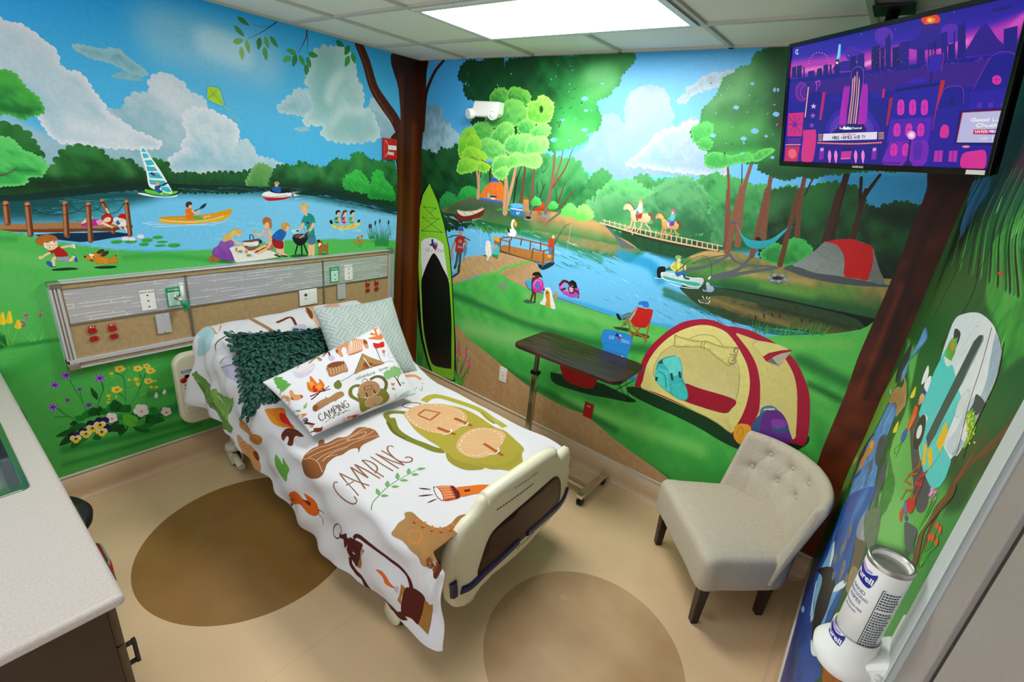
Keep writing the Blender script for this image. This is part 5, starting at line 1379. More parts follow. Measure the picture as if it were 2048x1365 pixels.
q|d8b48c|w=9|2257 2225 5 -36
q|8a5c34|w=2|2263 2222 4 -30
q|d8b48c|w=9|2302 2223 5 -36
q|8a5c34|w=2|2308 2220 4 -30
q|d8b48c|w=9|2347 2221 5 -35
q|8a5c34|w=2|2353 2218 4 -30
q|d8b48c|w=9|2391 2219 5 -35
q|8a5c34|w=2|2397 2216 4 -29
q|d8b48c|w=9|2434 2217 5 -35
q|8a5c34|w=1.9|2440 2214 4 -29
q|d8b48c|w=9|2477 2215 6 -35
q|8a5c34|w=1.9|2483 2212 4 -29
q|d8b48c|w=9|2520 2213 5 -34
q|8a5c34|w=1.9|2525 2210 5 -29
q|d8b48c|w=9|2562 2211 5 -34
q|8a5c34|w=1.9|2567 2209 4 -29
q|d8b48c|w=9|2603 2209 5 -34
q|8a5c34|w=1.9|2608 2207 5 -29
q|d8b48c|w=9|2644 2208 5 -34
q|8a5c34|w=1.9|2649 2205 5 -29
q|d8b48c|w=8|2684 2206 6 -34
q|8a5c34|w=1.8|2690 2203 4 -28
q|d8b48c|w=8|2724 2204 6 -33
q|8a5c34|w=1.8|2729 2201 5 -28
q|d8b48c|w=8|2763 2202 6 -33
q|8a5c34|w=1.8|2769 2200 4 -28
q|d8b48c|w=8|2802 2200 6 -33
q|8a5c34|w=1.8|2807 2198 5 -28
q|d8b48c|w=8|2841 2199 5 -33
q|8a5c34|w=1.8|2846 2196 4 -28
q|d8b48c|w=8|2879 2197 5 -33
q|8a5c34|w=1.8|2884 2194 4 -27
q|d8b48c|w=8|2916 2195 6 -32
q|8a5c34|w=1.7|2921 2193 5 -28
q|d8b48c|w=8|2953 2194 6 -33
q|8a5c34|w=1.7|2958 2191 5 -27
q|d8b48c|w=8|2990 2192 6 -32
q|8a5c34|w=1.7|2995 2189 5 -27
q|d8b48c|w=8|3026 2190 6 -31
q|8a5c34|w=1.7|3031 2188 5 -27
q|d8b48c|w=8|3062 2189 6 -32
q|8a5c34|w=1.7|3067 2186 5 -26
q|d8b48c|w=8|3097 2187 6 -31
q|8a5c34|w=1.7|3102 2185 5 -27
t|e0c09c|w=6|2199 2221 298 -18 294 -5 337 -7
t|d8b484|w=16 w2=9|2464 2260 2 -47 -12 -30 11 -28;2439 2256 -2 -38 -26 -28 -8 -11
t|d8b484|w=15 w2=8|2543 2272 22 -33 28 -18 -4 -24;2519 2264 3 -37 -15 -25 -10 -25
s|e8cfa4|g=d8b484 ga=-90|2403 2333 24 8 28 -14 23 -10 35 0 38 10 22 -10 11 -30 -10 -24 -28 -9 -40 3 -39 -11 -28 10 -15 25 -5 23
t|5a3414|w=1.9|2403 2333 24 8 28 -14 23 -10 35 0 38 10 22 -10 11 -30 -10 -24 -28 -9 -40 3 -39 -11 -28 10 -15 25 -5 23 -16 29
s|e8cfa4||2353 2345 6 15 18 14 17 0 24 -15 20 -21 -1 -23 -20 -2 -25 19 -9 -3 -20 -6 -9 8
t|5a3414|w=1.9|2353 2345 6 15 18 14 17 0 24 -15 20 -21
t|8a5c3c|w=11 w2=5.3|2380 2378 25 -6 24 -17 19 -15
t|7a5440|w=26 w2=7|2570 2321 18 -6 10 -25 24 -19
t|3a2010|w=2.7|2365 2328 7 29 14 9
t|3a2010|w=2.3|2366 2333 34 -14 48 21 9 1
s|b8281c||2476 2303 32 14 4 -32 -26 -8
t|3c7aa0|w=19 w2=15|2498 2338 -21 -17 -10 -24
t|7a3c1c|w=11|2467 2297 17 -34
s|e6f0f2||2470 2379 23 8 14 -34 -5 -33 -27 10
t|e6f0f2|w=11|2477 2367 -10 -24 -17 -15
e|e8b88c||2479 2394 10 1 -8 -12
s|c8a06c||2454 2398 16 6 1 9 14 0 5 -9 17 -1 -21 -6
t|d8a85c|w=7|2490 2400 13 -25
t|cc8f4c|w=12 w2=7|2709 2246 2 -38 -9 -24 9 -23
t|cc8f4c|w=13 w2=7|2689 2243 -1 -31 -20 -22 -6 -9
t|cc8f4c|w=12 w2=7|2770 2257 18 -28 24 -15 -4 -19;2752 2250 3 -30 -11 -21 -8 -21
s|e0b06c|g=cc8f4c ga=-90|2659 2307 18 7 23 -12 18 -9 28 1 30 8 17 -8 10 -25 -7 -20 -22 -7 -33 2 -30 -9 -22 8 -13 21 -4 18
t|5a3414|w=1.8|2659 2307 18 7 23 -12 18 -9 28 1 30 8 17 -8 10 -25 -7 -20 -22 -7 -33 2 -30 -9 -22 8 -13 21 -4 18 -13 25
s|e0b06c||2620 2316 4 12 13 12 14 0 19 -12 16 -17 0 -19 -15 -2 -20 16 -8 -3 -15 -5 -8 7
t|5a3414|w=1.8|2620 2316 4 12 13 12 14 0 19 -12 16 -17
t|8a5424|w=9 w2=4.3|2640 2343 20 -4 19 -14 15 -13
t|6a4430|w=21 w2=6|2791 2297 14 -5 9 -21 19 -15
t|3a2010|w=2.6|2629 2302 5 24 11 7
t|3a2010|w=2.2|2630 2306 27 -11 37 17 8 1
s|5a3ab0||2733 2288 30 9 2 -26 -27 -7
t|4c88a8|w=14|2751 2313 -21 -12 -10 -19
q|f0c8d8|w=9|2720 2282 8 -23
s|62b4c0||2729 2345 22 7 11 -28 -9 -24 -22 6
t|62b4c0|w=9|2736 2335 -17 -27
e|e8b88c||2738 2357 9 1 -7 -11
s|d0508c||2713 2366 15 5 1 9 18 1 9 -9 -12 -8
e|0c0c0e||2740 1932 28 6 -20 -39
s|0c0c0e||2712 1925 22 15 22 -57 -22 -12
s|0c0c0e||2729 1960 37 10 12 -30 -22 -10
t|eaf6fa|w=4.9|2709 1872 39 4 17 13
t|eaf6fa|w=4.7|2830 1857 59 -5 74 4 79 15;2901 1883 59 -14 54 4
s|c8d4d0|n=0.1|2749 1924 101 13 113 -2 92 10 -9 -55 -10 -12 -134 1 -125 -1
s|2fae98||2772 1901 125 -2 135 11 -4 -26 -127 -3 -113 2
t|ffffff|w=2.8|2749 1924 102 12 112 -3 92 12 -19 -67 -134 1 -125 -1 -28 46
s|2868a8||2848 1946 33 21 47 -3 2 -27 -24 4 -33 -22
t|234a2c|w=14|2915 1943 14 -20 28 -1
s|b0b868||2816 2004 24 19 43 -4 17 -43 -26 -19 -32 -3
t|e8d050|w=15|2825 2006 -12 -30 32 -16
t|ecc0a0|w=14|2887 2001 21 9 7 -26
s|e8e040||2851 2016 13 6 16 -50 -12 -8
e|ecc0a0||2857 2039 14 3 -10 -18
s|70b84c||2825 2048 7 19 25 6 16 -11 -12 -7 -18 -10
t|1c1c1c|w=2.7|2864 1959 56 81 61 48 49 15 42 -27 25 -57 6 -43
q|1c1c1c|w=5.7|2856 1953 51 62
l|f0f0f0|w=12|3090 1948 13 28
s|8aa4b8|g=b4c4d0 n=0.2|3067 1877 28 -3 -14 47 18 9 17 -18 24 -8 7 -21 -15 -18 -30 -3 -23 -3
t|2a4050|w=2.1|3067 1877 28 -3 -14 47 18 9 17 -18 24 -8 7 -21 -15 -18 -30 -3 -35 15
t|f4f8f8|w=5.4 w2=2.1|3061 1792 13 -16 26 2
t|f4f8f8|w=5.3 w2=2.1|3080 1824 13 -15;3110 1828 1 -19;3132 1829 -8 -21;3138 1807 -4 -20 -25 -9
j|35a03c|h=81 w=62 n=9 r=4.1|3476 1669 47 5 44 10 44 9 42 13 41 13 40 16 54 13 52 16
e|4c140c||3454 1766 5 3 2 -19;3500 1793 5 2 2 -19;3545 1814 5 2 2 -18;3590 1818 5 1 -3 -18;3598 1859 5 1 -3 -18;3672 1888 5 1 -2 -18;3718 1828 5 0 -2 -17;3767 1839 4 1 -2 -18
s|0b1620|n=0.3|524 1988 124 -17 133 15 158 54 -62 -27 -177 -52 -121 -1
s|7c1814|n=0.25|595 2017 7 49 89 -7 147 24 107 52 17 -11 -33 -63 -117 -43 -115 -30 -85 -4
s|e6d8c4||605 2070 101 5 130 25 62 24 55 10 -52 -36 -93 -43 -114 -29 -69 14
t|c8a880|w=5.5|605 2073 102 0 129 26 118 37
t|7a4a2c|w=4.5|690 2067 37 -30
t|7a4a2c|w=4.4|780 2086 60 -20
t|d8b890|w=5.3|907 2116 18 28
q|e8f4fa|w=4.6 w2=1.1|515 1987 133 -22
q|e8f4fa|w=4.4 w2=1.1|682 1964 132 27
q|e8f4fa|w=4.3 w2=1.1|813 2003 126 37
q|e8f4fa|w=4.6 w2=1.2|541 2003 72 -31
s|1f7ac0|n=0.15|1258 2210 37 18 83 7 28 -21 6 -69 -47 -18 -95 8
s|5cb8e8||1258 2210 37 18 83 7 28 -21 -37 -16 -70 -7
q|f0f4f8|w=9|1269 2181 138 1
e|f0f0f0||1354 2152 20 3 -18 -15
p|1c2a8a||1343 2159 14 4 4 -11 -10 -5
p|c81c28||1355 2154 11 3 5 -10 -11 -4
s|b08864|n=0.2|1398 2245 61 8 6 -42 25 -33 -49 9 -41 -12
s|d88a2c||1401 2272 52 6 0 -29 -41 -6
t|b8741c|w=4.8|1405 2267 1 21 20 8 21 -8 4 -15
q|b8381c|w=5.5|1571 2268 50 -24
q|b8381c|w=5.6|1573 2211 47 -46
q|b8381c|w=5.7|1610 2232 -43 -75
q|b8381c|w=5.6|1532 2215 74 -47
q|b8381c|w=5.5|1605 2220 18 50
s|c82818||1531 2221 78 14 5 -18 -73 -16
s|c8441c|n=0.2|1578 2269 45 6 -7 -43 -40 0
q|c04a1c|w=5.9|1610 2095 103 136
q|c04a1c|w=6|1619 2170 70 -73;1619 2170 64 10
s|4c9ad0||1612 2174 71 6 -11 -17 -52 -3
e|8c9090||1470 2126 45 7 -42 -28
s|14100c||1432 2126 36 16 35 -5 -25 -20
c|38b048|b=23 g=5cd066 ga=70 n=0.3|1493 2243 0 34 21 25 27 7 31 -14 15 -36
c|62cc50|b=22 g=7ce070 ga=70 n=0.3|1820 2197 -2 55 31 40 41 12 48 -24 24 -56
c|62cc50|b=21 g=a4ec78 ga=70 n=0.3|1944 2188 -2 62 33 47 47 13 53 -27 28 -64
c|38b048|b=22 g=5cd066 ga=70 n=0.3|1675 2238 0 32 18 23 25 7 28 -14 13 -32
j|4fc050|h=30 w=50 n=8 r=5|1173 2148 73 11 -132 -19
q|7a4420|w=16|1176 1894 2 -105;1292 1903 -2 -104
q|7a4420|w=15|1426 1938 -7 -57;1526 1923 3 -66
q|7a4420|w=14|1633 1943 9 -64;1768 1925 4 -65
s|0f2c40||1157 1773 135 15 249 -19 140 -15 106 50 11 -26 -97 -65 -56 10 -47 36 -289 9
p|b87838|n=0.2|1174 1824 66 23 544 16 -6 -45 -99 -48 -386 7 -115 10
t|6a3c1c|w=8|1178 1789 115 -12 386 -10 106 52
t|9a5c2c|w=13|1174 1888 144 42 456 1
t|9a5c2c|w=10|1190 1885 104 1
t|9a5c2c|w=12|1561 1874 103 -2 111 49
q|8a5028|w=19|1181 1895 7 -122;1294 1892 2 -98
q|8a5028|w=18|1561 1874 -1 -90
q|8a5028|w=17|1677 1874 9 -131;1774 1931 11 -133
e|fbfbf8||1310 1969 49 8 -44 -44
t|fbfbf8|w=25 w2=22|1333 1989 -30 34 -2 45 15 13
s|15171a||1251 1998 17 8 16 -36 -14 -8
s|f0a41c||1308 2063 27 15 22 -24 -15 -28 -21 17
q|3a3020|w=10|1310 1935 0 -29
t|ffffff|w=1.7|924 1956 19 -188
t|1c1c1c|w=7 w2=4.3|978 1970 46 -56 37 -53 15 -68
s|4a4a3c||983 1697 86 23 17 -11 -79 -16
s|1f9a4c||1092 1725 67 25 13 -39 -54 -7
s|4cc4cc|n=0.2|1119 1831 48 15 11 -92 -72 -14
t|dca07c|w=16|1136 1816 -42 -43 -19 32
e|a86a44||1132 1851 30 5 -27 -26
s|f0a820||1096 1868 8 30 37 7 31 -24 -10 -25 -39 11
t|8a3c1c|w=13|1155 1855 8 -28
s|f2efe8|n=0.1|1005 1792 6 49 28 7 25 -10 21 -91 -3 -36 -43 -15 -28 37
t|f2efe8|w=17|1054 1711 -11 -45
q|b0402c|w=11|1125 1713 40 -9
t|1c1c14|w=5.8 w2=2.2|1766 1935 44 93 48 91 58 32
t|e0e8e8|w=1.6|1916 2151 -4 -136 0 -148
s|c83c1c|n=0.15|1713 1984 29 21 30 -26 -4 -54 -50 -15 -2 37
q|3c7a9c|w=16|1731 1912 13 -57;1756 1917 0 -60
e|f0b020||1741 1843 18 4 -15 -18
e|e8b890||1754 2013 18 3 -15 -19
s|2ba848||1719 2012 6 22 31 11 20 -7 -30 -16 -3 -19
s|20343c||587 1403 102 75 -23 -38 -77 -57
q|1c1810|w=5.9|504 1786 69 28
t|1c1810|w=9|500 1783 73 33 121 14 104 -22
t|33525c|w=36 w2=30|646 1674 -10 -91 -12 -68;681 1681 -1 -89 -4 -65
q|2a3c1c|w=30|618 1514 -5 -20
q|2a3c1c|w=33|671 1526 1 -58
s|a82420|n=0.15|609 1805 51 21 60 5 16 -53 -27 -17 2 -90 -99 -10 -1 82 -25 20
t|c08060|w=23|731 1802 28 -32 -21 -16
t|c08060|w=24|592 1752 -28 -56 -12 -66
e|c89070||662 1858 29 5 -26 -32
s|2c6ab0||628 1876 7 38 42 13 24 -20 -2 -31 -27 14
q|1f4a80|w=9|634 1881 64 7
s|5c84a0|n=0.2|719 1738 33 12 14 -53 -25 -55 -20 34
q|5c84a0|w=14|730 1653 5 -56
s|9aa4a8||543 1628 47 12 -2 -67 -31 -17
q|e8d8d0|w=2.9|663 1787 -17 -2 -1 -27 17 2;645 1772 14 1
t|e8d8d0|w=2.9|669 1761 1 27 15 1 1 -10 -16 -4 16 -12
q|e8d8d0|w=2.4|637 1726 11 1;643 1727 -2 -23;663 1729 -10 -1 -2 -23 10 1;652 1716 8 1
q|e8d8d0|w=2.3|665 1706 13 24;667 1729 9 -21;680 1708 9 24 5 -23;683 1717 9 1
t|e8d8d0|w=2.3|709 1730 -5 3 -4 -5 4 -6 4 -5 -5 -7 -5 3
s|3f6a50||1520 1378 44 26 86 -4 -12 -15 -84 -20
t|5c2c18|w=26 w2=17|1617 1486 -8 -49 -9 -38
t|5c2c18|w=25 w2=17|1637 1491 7 -45 3 -47
s|5c2c18|n=0.2|1585 1607 32 19 44 -13 -10 -118 -50 -1
t|5c2c18|w=15|1593 1597 28 7
e|5c2c18||1642 1645 30 7 -26 -29
s|0c0a0a||1585 1636 13 29 53 17 30 -19 20 -23 -31 4 -15 13 -40 -14
e|d8289c||1661 1558 62 5 -66 -73
e|f06cc8||1653 1571 46 4 -49 -51
e|d8289c||1658 1560 32 3 -35 -44
e|4a7ac8||1656 1554 21 2 -23 -39
s|f2efe8|n=0.1|1705 1409 28 48 1 82 29 32 43 -15 32 -72 39 -82 -53 -3 -17 66 -33 -56 -39 -10
t|b8b0a8|w=2.4|1705 1409 28 48 1 82 29 32 43 -15 32 -72 39 -82
s|d8942c|n=0.2|1744 1518 23 29 29 -28 14 -77 13 -37 -53 -9 -2 58
t|d8942c|w=19 w2=24|1843 1491 29 25 -18 30
e|2a1408||1730 1538 9 2 -7 -15;1771 1519 8 2 -6 -10
e|b84cc0||1983 1609 103 -4 -114 -54
e|e07ad8||1972 1620 85 -4 -93 -39
e|5cb8e8||1979 1619 55 -2 -60 -25
t|4a2414|w=23|1888 1621 32 41 52 -4 33 -42
s|4a2414||1972 1620 42 15 32 -41 -46 -23
s|f0a0c8||1985 1623 36 6 6 -35 -30 -7
t|4a2414|w=18|2031 1612 45 -11 8 -42
t|4a2414|w=19|1943 1601 -29 -18
s|0c0a0a|n=0.2|1977 1665 28 25 40 -15 13 -40 -29 -13 -28 16
e|4a2414||2010 1642 17 4 -14 -21
q|e8e0e8|w=3.7|2004 1636 14 6
t|b84cc0|w=28|1936 1566 79 -13 60 20
s|17502a||2453 1400 75 21 66 4 16 -22 -87 -11 -45 -3
s|1f6030||2609 1408 136 15 6 -29 -127 -8
s|3c5a6a|n=0.2|2500 1509 67 50 16 -27 -46 -44 -32 -4
t|5a8a9c|w=21|2570 1544 -58 -42 -36 -16
s|1a1210||2454 1512 19 8 32 -36 -9 -14 -25 14
e|4a5a60||2543 1457 13 4 -9 -20
q|a8661c|w=12|2619 1617 -101 -199;2743 1623 -5 -266;2556 1504 74 -149
q|a8661c|w=11|2610 1456 140 -84
q|a8661c|w=12|2673 1459 -58 -109
q|a8661c|w=11|2586 1411 148 -12
s|c81a10|n=0.15|2620 1613 61 9 64 2 -4 -88 -19 -57 -49 -17 -53 -3 -36 42 26 55
t|a8c890|w=8|2584 1501 15 57 17 46
e|d8c0b0||2689 1636 19 5 -16 -20
s|2878c8|n=0.15|2621 1657 19 13 50 10 18 -31 -8 -17 -31 -1 -19 13 -23 -6
t|c87830|w=8|2552 1513 29 -23
p|0a0c0c|st=57|175 2269 -101 -110 -55 -170 -30 -240 31 -349 60 -623 62 -226 124 -271 81 -85 67 -1 280 32 36 38 -33 406 -44 272 -63 421 -59 301 -90 237 -108 207
p|8cd42c|st=58|190 2276 -92 -124 -47 -158 -22 -222 21 -310 53 -442 39 -286 42 -170 105 -244 74 -113 314 31 22 20 -24 405 -37 275 -62 422 -59 301 -90 238 -110 217
p|f0eee8||90 1665 53 42 84 25 76 9 76 -13 54 -31 40 -148 50 -174 40 -235 -16 213 -141 -32 -273 -64 -34 215
t|d8f4a0|w=8 w2=5.6|70 1575 31 -326 46 -453 45 -229 96 -216
t|1c4a14|w=5.2|525 1348 45 -206 43 -268 14 -286 9 -224
t|4a8c1c|w=5|101 1249 63 -448 45 -229 112 -222
s|0a0a0c|st=56|290 1581 -79 -113 -65 -141 -28 -102 18 -196 29 -258 52 -196 86 -206 71 -57 137 19 125 33 14 23 -20 261 -21 282 -43 266 -34 154 -97 112 -66 76
q|23501a|w=4.8|119 2034 181 10
q|23501a|w=5|300 2044 -191 -119 241 22
q|23501a|w=5.1|350 1947 -250 -163
q|23501a|w=4.9|119 2034 187 -94;100 1784 303 35;109 1925 294 -106
e|1c3014||119 2034 10 1 -10 -6;300 2044 9 2 -9 -7;109 1925 10 2 -10 -7;350 1947 10 1 -9 -6;100 1784 10 1 -10 -7;403 1819 9 2 -9 -7
p|1c2a8a||251 1722 30 6 2 -33 24 -15 4 -58 -30 14 -11 20 -28 -8 -26 15 38 11
p|9aa0a8||287 1696 53 7 9 -22 -57 -8
p|c81c28||307 1674 45 8 -14 -35 -17 -43 -15 30
q|8c8c88|w=4.5|195 1618 -23 -4 1 -38 24 5;172 1595 20 3
t|8c8c88|w=4.5|208 1582 -2 37 21 2 3 -13 -23 -7 25 -15
q|8c8c88|w=3.7|340 1638 17 2
q|8c8c88|w=3.8|349 1639 2 -34;377 1643 -14 -2 2 -33 14 2
q|8c8c88|w=3.7|364 1624 11 2;385 1610 14 36;383 1644 18 -31;407 1614 7 34 12 -32;410 1627 12 2
t|8c8c88|w=3.7|444 1648 -7 4 -6 -9 7 -7 8 -7 -7 -11 -7 4
t|8c8c88|w=2.6|256 1602 -5 -5 0 -4 5 -3 5 5 0 4 -5 3
q|8c8c88|w=2.5|273 1613 -5 -3 1 -19;265 1604 7 1
t|2c7a38|w=12 w2=16|735 551 -2 -164 -5 -170;853 533 -70 -173 -18 -128;905 464 -64 -113 -57 -112;793 468 -2 -90
e|c8204c||731 706 11 4 -11 -11
e|e85a8c||731 701 11 3 -11 -10
e|f090b0||723 693 11 3 -10 -10
e|c8204c||732 690 11 4 -10 -11
e|e85a8c||736 686 11 3 -10 -10
e|f090b0||729 678 11 3 -10 -10
e|c8204c||736 675 11 3 -10 -11
e|e85a8c||735 668 10 4 -10 -11
e|f090b0||727 660 10 4 -10 -11
e|c8204c||735 657 11 4 -10 -11
e|e85a8c||734 651 11 4 -11 -11
e|f090b0||730 644 11 4 -10 -11
e|c8204c||740 642 11 3 -10 -10
e|e85a8c||723 630 11 4 -11 -11
e|f090b0||732 628 11 3 -10 -10
e|c8204c||735 623 11 4 -11 -11
e|e85a8c||753 623 11 4 -10 -11
e|f090b0||744 615 11 4 -10 -11
e|c8204c||743 609 11 3 -11 -11
e|e85a8c||726 597 11 4 -11 -11
e|f090b0||737 595 11 4 -11 -11
e|c8204c||734 589 11 3 -10 -11
e|e85a8c||758 591 11 4 -11 -11
e|f090b0||738 579 11 3 -10 -11
e|c8204c||756 579 11 4 -10 -11
e|e85a8c||748 570 11 4 -10 -11
l|5cc43c|w=32|737 714 3 49
e|c8204c||856 683 10 3 -10 -10
e|e85a8c||842 673 11 3 -10 -10
e|f090b0||857 672 10 3 -10 -10
e|c8204c||857 666 11 4 -10 -10
e|e85a8c||842 656 11 3 -10 -10
e|f090b0||840 649 11 4 -10 -11
e|c8204c||844 645 11 4 -10 -11
e|e85a8c||850 642 10 3 -10 -10
e|f090b0||848 635 11 4 -10 -11
e|c8204c||846 629 10 3 -10 -10
e|e85a8c||857 627 11 4 -10 -11
e|f090b0||848 619 11 3 -10 -11
e|c8204c||858 616 11 4 -10 -11
e|e85a8c||848 607 11 4 -10 -11
e|f090b0||836 597 10 4 -10 -11
e|c8204c||860 600 11 4 -10 -11
e|e85a8c||861 595 10 3 -10 -10
e|f090b0||842 583 11 3 -10 -10
e|c8204c||853 581 11 3 -10 -10
e|e85a8c||848 573 11 4 -10 -11
e|f090b0||831 562 11 3 -10 -10
e|c8204c||846 561 10 4 -10 -11
e|e85a8c||848 556 11 4 -10 -11
e|f090b0||846 550 11 3 -11 -10
e|c8204c||843 543 11 4 -10 -11
e|e85a8c||845 538 11 4 -10 -11
l|5cc43c|w=32|846 685 3 49
e|c8204c||911 586 11 4 -10 -11
e|e85a8c||912 582 11 3 -10 -10
e|f090b0||901 573 10 4 -10 -11
e|c8204c||914 573 11 4 -10 -11
e|e85a8c||906 566 10 4 -10 -11
e|f090b0||910 563 11 4 -10 -11
e|c8204c||903 556 11 4 -10 -11
e|e85a8c||895 549 11 3 -10 -10
e|f090b0||909 549 10 3 -10 -10
e|c8204c||901 542 11 3 -10 -10
e|e85a8c||905 539 11 3 -10 -11
e|f090b0||897 531 11 4 -10 -11
e|c8204c||895 526 11 3 -10 -10
e|e85a8c||897 522 10 4 -10 -11
e|f090b0||912 523 11 4 -10 -11
e|c8204c||915 519 11 4 -10 -11
e|e85a8c||917 515 10 4 -10 -11
e|f090b0||898 504 11 4 -10 -11
e|c8204c||910 504 10 4 -9 -11
e|e85a8c||888 491 11 4 -10 -11
e|f090b0||909 494 10 4 -10 -11
e|c8204c||896 485 11 4 -10 -11
e|e85a8c||912 486 11 4 -10 -11
e|f090b0||886 472 11 4 -10 -11
e|c8204c||911 477 11 4 -10 -11
e|e85a8c||879 461 11 3 -10 -11
l|5cc43c|w=32|904 588 4 40
j|4cb840|h=162 w=148 n=16 r=15|748 209 37 22
j|3fa838|h=39 w=65 n=7 r=10|734 492 95 -4 45 -94
j|2a7a34|h=224 w=75 n=6 r=13|140 203 -23 40
s|0c3a20|n=0.2|1919 788 74 20 406 67 121 0 237 -23 -43 -41 -174 -36 -240 -49 -318 -24
s|0a2f1a|n=0.1|2072 825 308 19 -3 -50 -214 -34
q|0c1418|w=5.8|2567 940 146 -123;2629 1033 80 -212;2740 1040 -121 -127
q|0c1418|w=6|2619 913 -130 -123
q|0c1418|w=5.8|2523 982 96 -69
s|a01414|n=0.15|2029 922 349 65 2 -143 -40 -55 -125 -22 -121 4 -48 45
s|2a8fe0|n=0.1|2361 1304 8 38 23 18 79 11 111 7 41 -14 11 -40 -9 -52 -7 -74 0 -56 -144 -28 -82 -5 0 92 -27 48
t|1c5ca8|w=2.6|2361 1304 8 38 23 18 79 11 111 7 41 -14 11 -40
t|1f74c4|w=3.1|2373 1240 120 16 141 30
t|1f74c4|w=2.6|2396 1179 221 24
s|2488dc||2574 1138 48 39 204 -35 -2 -16 -34 -13 -113 17
s|2488dc||2614 993 34 58 81 -14 2 -20 -51 -11
t|101418|w=5.1|2785 1108 -19 -35 -25 -38
s|f0d0a8||2560 1167 15 22 16 -11 35 -16 -27 -9
t|8a5c34|w=1.7|2560 1167 15 22 16 -11 35 -16
q|cfe6f4|w=3.1|2447 1319 -17 -3 3 -25 17 2;2432 1303 13 2
t|cfe6f4|w=3.1|2457 1294 -3 26 15 1 2 -9 -15 -5 18 -10
q|cfe6f4|w=3|2539 1322 12 1;2545 1323 1 -26;2564 1325 -9 -1 0 -26 10 1;2555 1311 8 0;2569 1299 10 27;2568 1325 11 -25;2584 1301 5 26 8 -25;2586 1311 8 0
t|cfe6f4|w=3|2609 1325 -4 4 -4 -6 4 -7 5 -5 -5 -8 -4 3
p|1c2a8a||2485 1353 12 8 10 -12 13 0 -5 -19 -20 2 -16 -3
p|c81c28||2504 1326 18 15 12 -16 -14 -18
p|e8f0f4||2511 1352 20 2 2 -14 -16 1
s|0c3c1c|n=0.2 st=18|2667 932 120 42 160 2 227 -17 196 -22 145 -36 113 -63 20 -43 -150 -4 -196 38 -203 21 -212 10 -170 22
s|0a3418|n=0.2 st=16|3561 896 136 -29 132 -28 143 163 -9 84 -108 -51
s|b01436|n=0.1 st=19|2735 965 -3 61 5 81 13 115 36 109 60 103 61 85 79 79 83 45 76 25 79 4 63 -12 57 10 99 3 93 -17 76 -21 105 -50 68 -57 59 -78 41 -67 28 -71 37 -135 16 -89 2 -73 -17 -21 -52 -7 -174 -65 -162 -35 -50 3 23 100 -173 -24 -289 -5 -282 12
s|ecdf86|n=0.06 st=21|2788 978 -1 69 4 135 40 132 73 128 87 93 89 63 75 28 70 4 74 -15 73 -53 69 -72 51 -68 37 -83 21 -89 7 -107 -7 -105 -20 -92 -17 -54 -103 31 -137 25 -202 23 -156 9
d|d8c468|r=30 a=0.6|3503 912 -53 71
s|e4d480|n=0.06 st=20|3363 1625 51 2 92 -8 62 5 87 -34 62 -60 57 -70 45 -93 40 -135 31 -131 6 -81 -111 -18 -130 42 -10 96 -23 109 -31 104 -48 97 -61 73 -63 54
s|d8c67c|g=e6da92 ga=-90 n=0.2 st=21|2852 1138 3 66 21 93 46 68 49 47 94 11 89 19 91 1 100 -44 47 17 43 -34 30 -67 20 -91 -7 -74 -13 -87 -14 -32 -63 -17 -109 -10 -125 -4 -134 17 -101 37
t|4c4426|w=2.8|2852 1138 3 66 21 93 46 68 49 47
t|4c4426|w=2.6|3408 1440 35 -55 25 -79 16 -113 -13 -117 -20 -45 -63 -20 -109 -7 -125 -4 -134 17 -101 37 -67 84
d|b8a468|r=45 a=0.6|2878 1287 62 84 125 52 138 6 105 -23
s|a8142e|n=0.1|3112 1139 114 3 250 8 -7 -85 -18 -33 -72 -19 -235 -11 4 66
s|3cc4be|n=0.2 rc=2a9c9c r=8|2872 1124 -3 86 16 48 68 55 37 15 41 -9 36 -70 16 -68 29 -42 41 -69 4 -41 -22 -29 -71 1 -90 41 -81 35
s|1c4a54||2880 1222 15 34 34 9 9 -27 -28 -3
s|52d8d0|n=0.2|2891 1087 -23 57 32 44 61 1 25 -66 32 -96 -42 5 -57 22
t|2aa0a0|w=10|2895 1165 56 -23 30 -86
s|6ae0d8|n=0.15|2906 1255 50 49 44 23 33 -17 29 -63 3 -31 -39 -46 -39 -4 -30 43
s|44cfc8|n=0.15|3005 1087 69 48 54 -22 27 -74 -21 -36 -81 5
t|1f8c90|w=2.4|3005 1087 69 48 54 -22 27 -74 -21 -36 -81 5 -48 79
p|123c48||2986 1179 16 6 21 -53 -15 -6
p|123c48||3042 1214 16 6 17 -47 -15 -6
p|123c48||2883 1108 18 7 -2 -36 -15 -6
s|e8dc84|n=0.08 rc=b8aa60 r=5.6|2953 1488 50 -6 102 9 53 10 25 10 91 -5 91 16 32 10 9 -16 -2 -77 -15 -44 -14 -13 -28 8 -68 25 -72 35 -26 -4 -20 4 -97 -25 -90 -27 -15 41
t|5c5230|w=2.1|2953 1488 50 -6 102 9 53 10 25 10 91 -5 91 16 32 10 9 -16 -2 -77 -15 -44 -14 -13 -28 8 -68 25 -72 35 -26 -4 -20 4 -97 -25 -90 -27 -15 41 -6 49
t|7a6c3c|w=3.7|3158 1501 -2 -28 10 -25;3182 1510 -7 -31 10 -28
t|5c5230|w=2.9|3063 1492 51 41 67 26 63 -4 59 -44
e|8a7c58||3391 1507 14 -1 -16 -21
e|e8dc84||3394 1505 8 -1 -9 -14
e|8a7c58||3387 1429 27 9 -19 -40
e|e4d888||3385 1432 22 8 -16 -32
e|8a7c58||3389 1438 12 4 -8 -20
e|e4d888||3385 1440 7 3 -5 -14
q|8a7c58|w=7|3362 1468 42 5
s|c8b870|n=0.2|3483 1584 26 24 43 -43 47 -58 -36 16
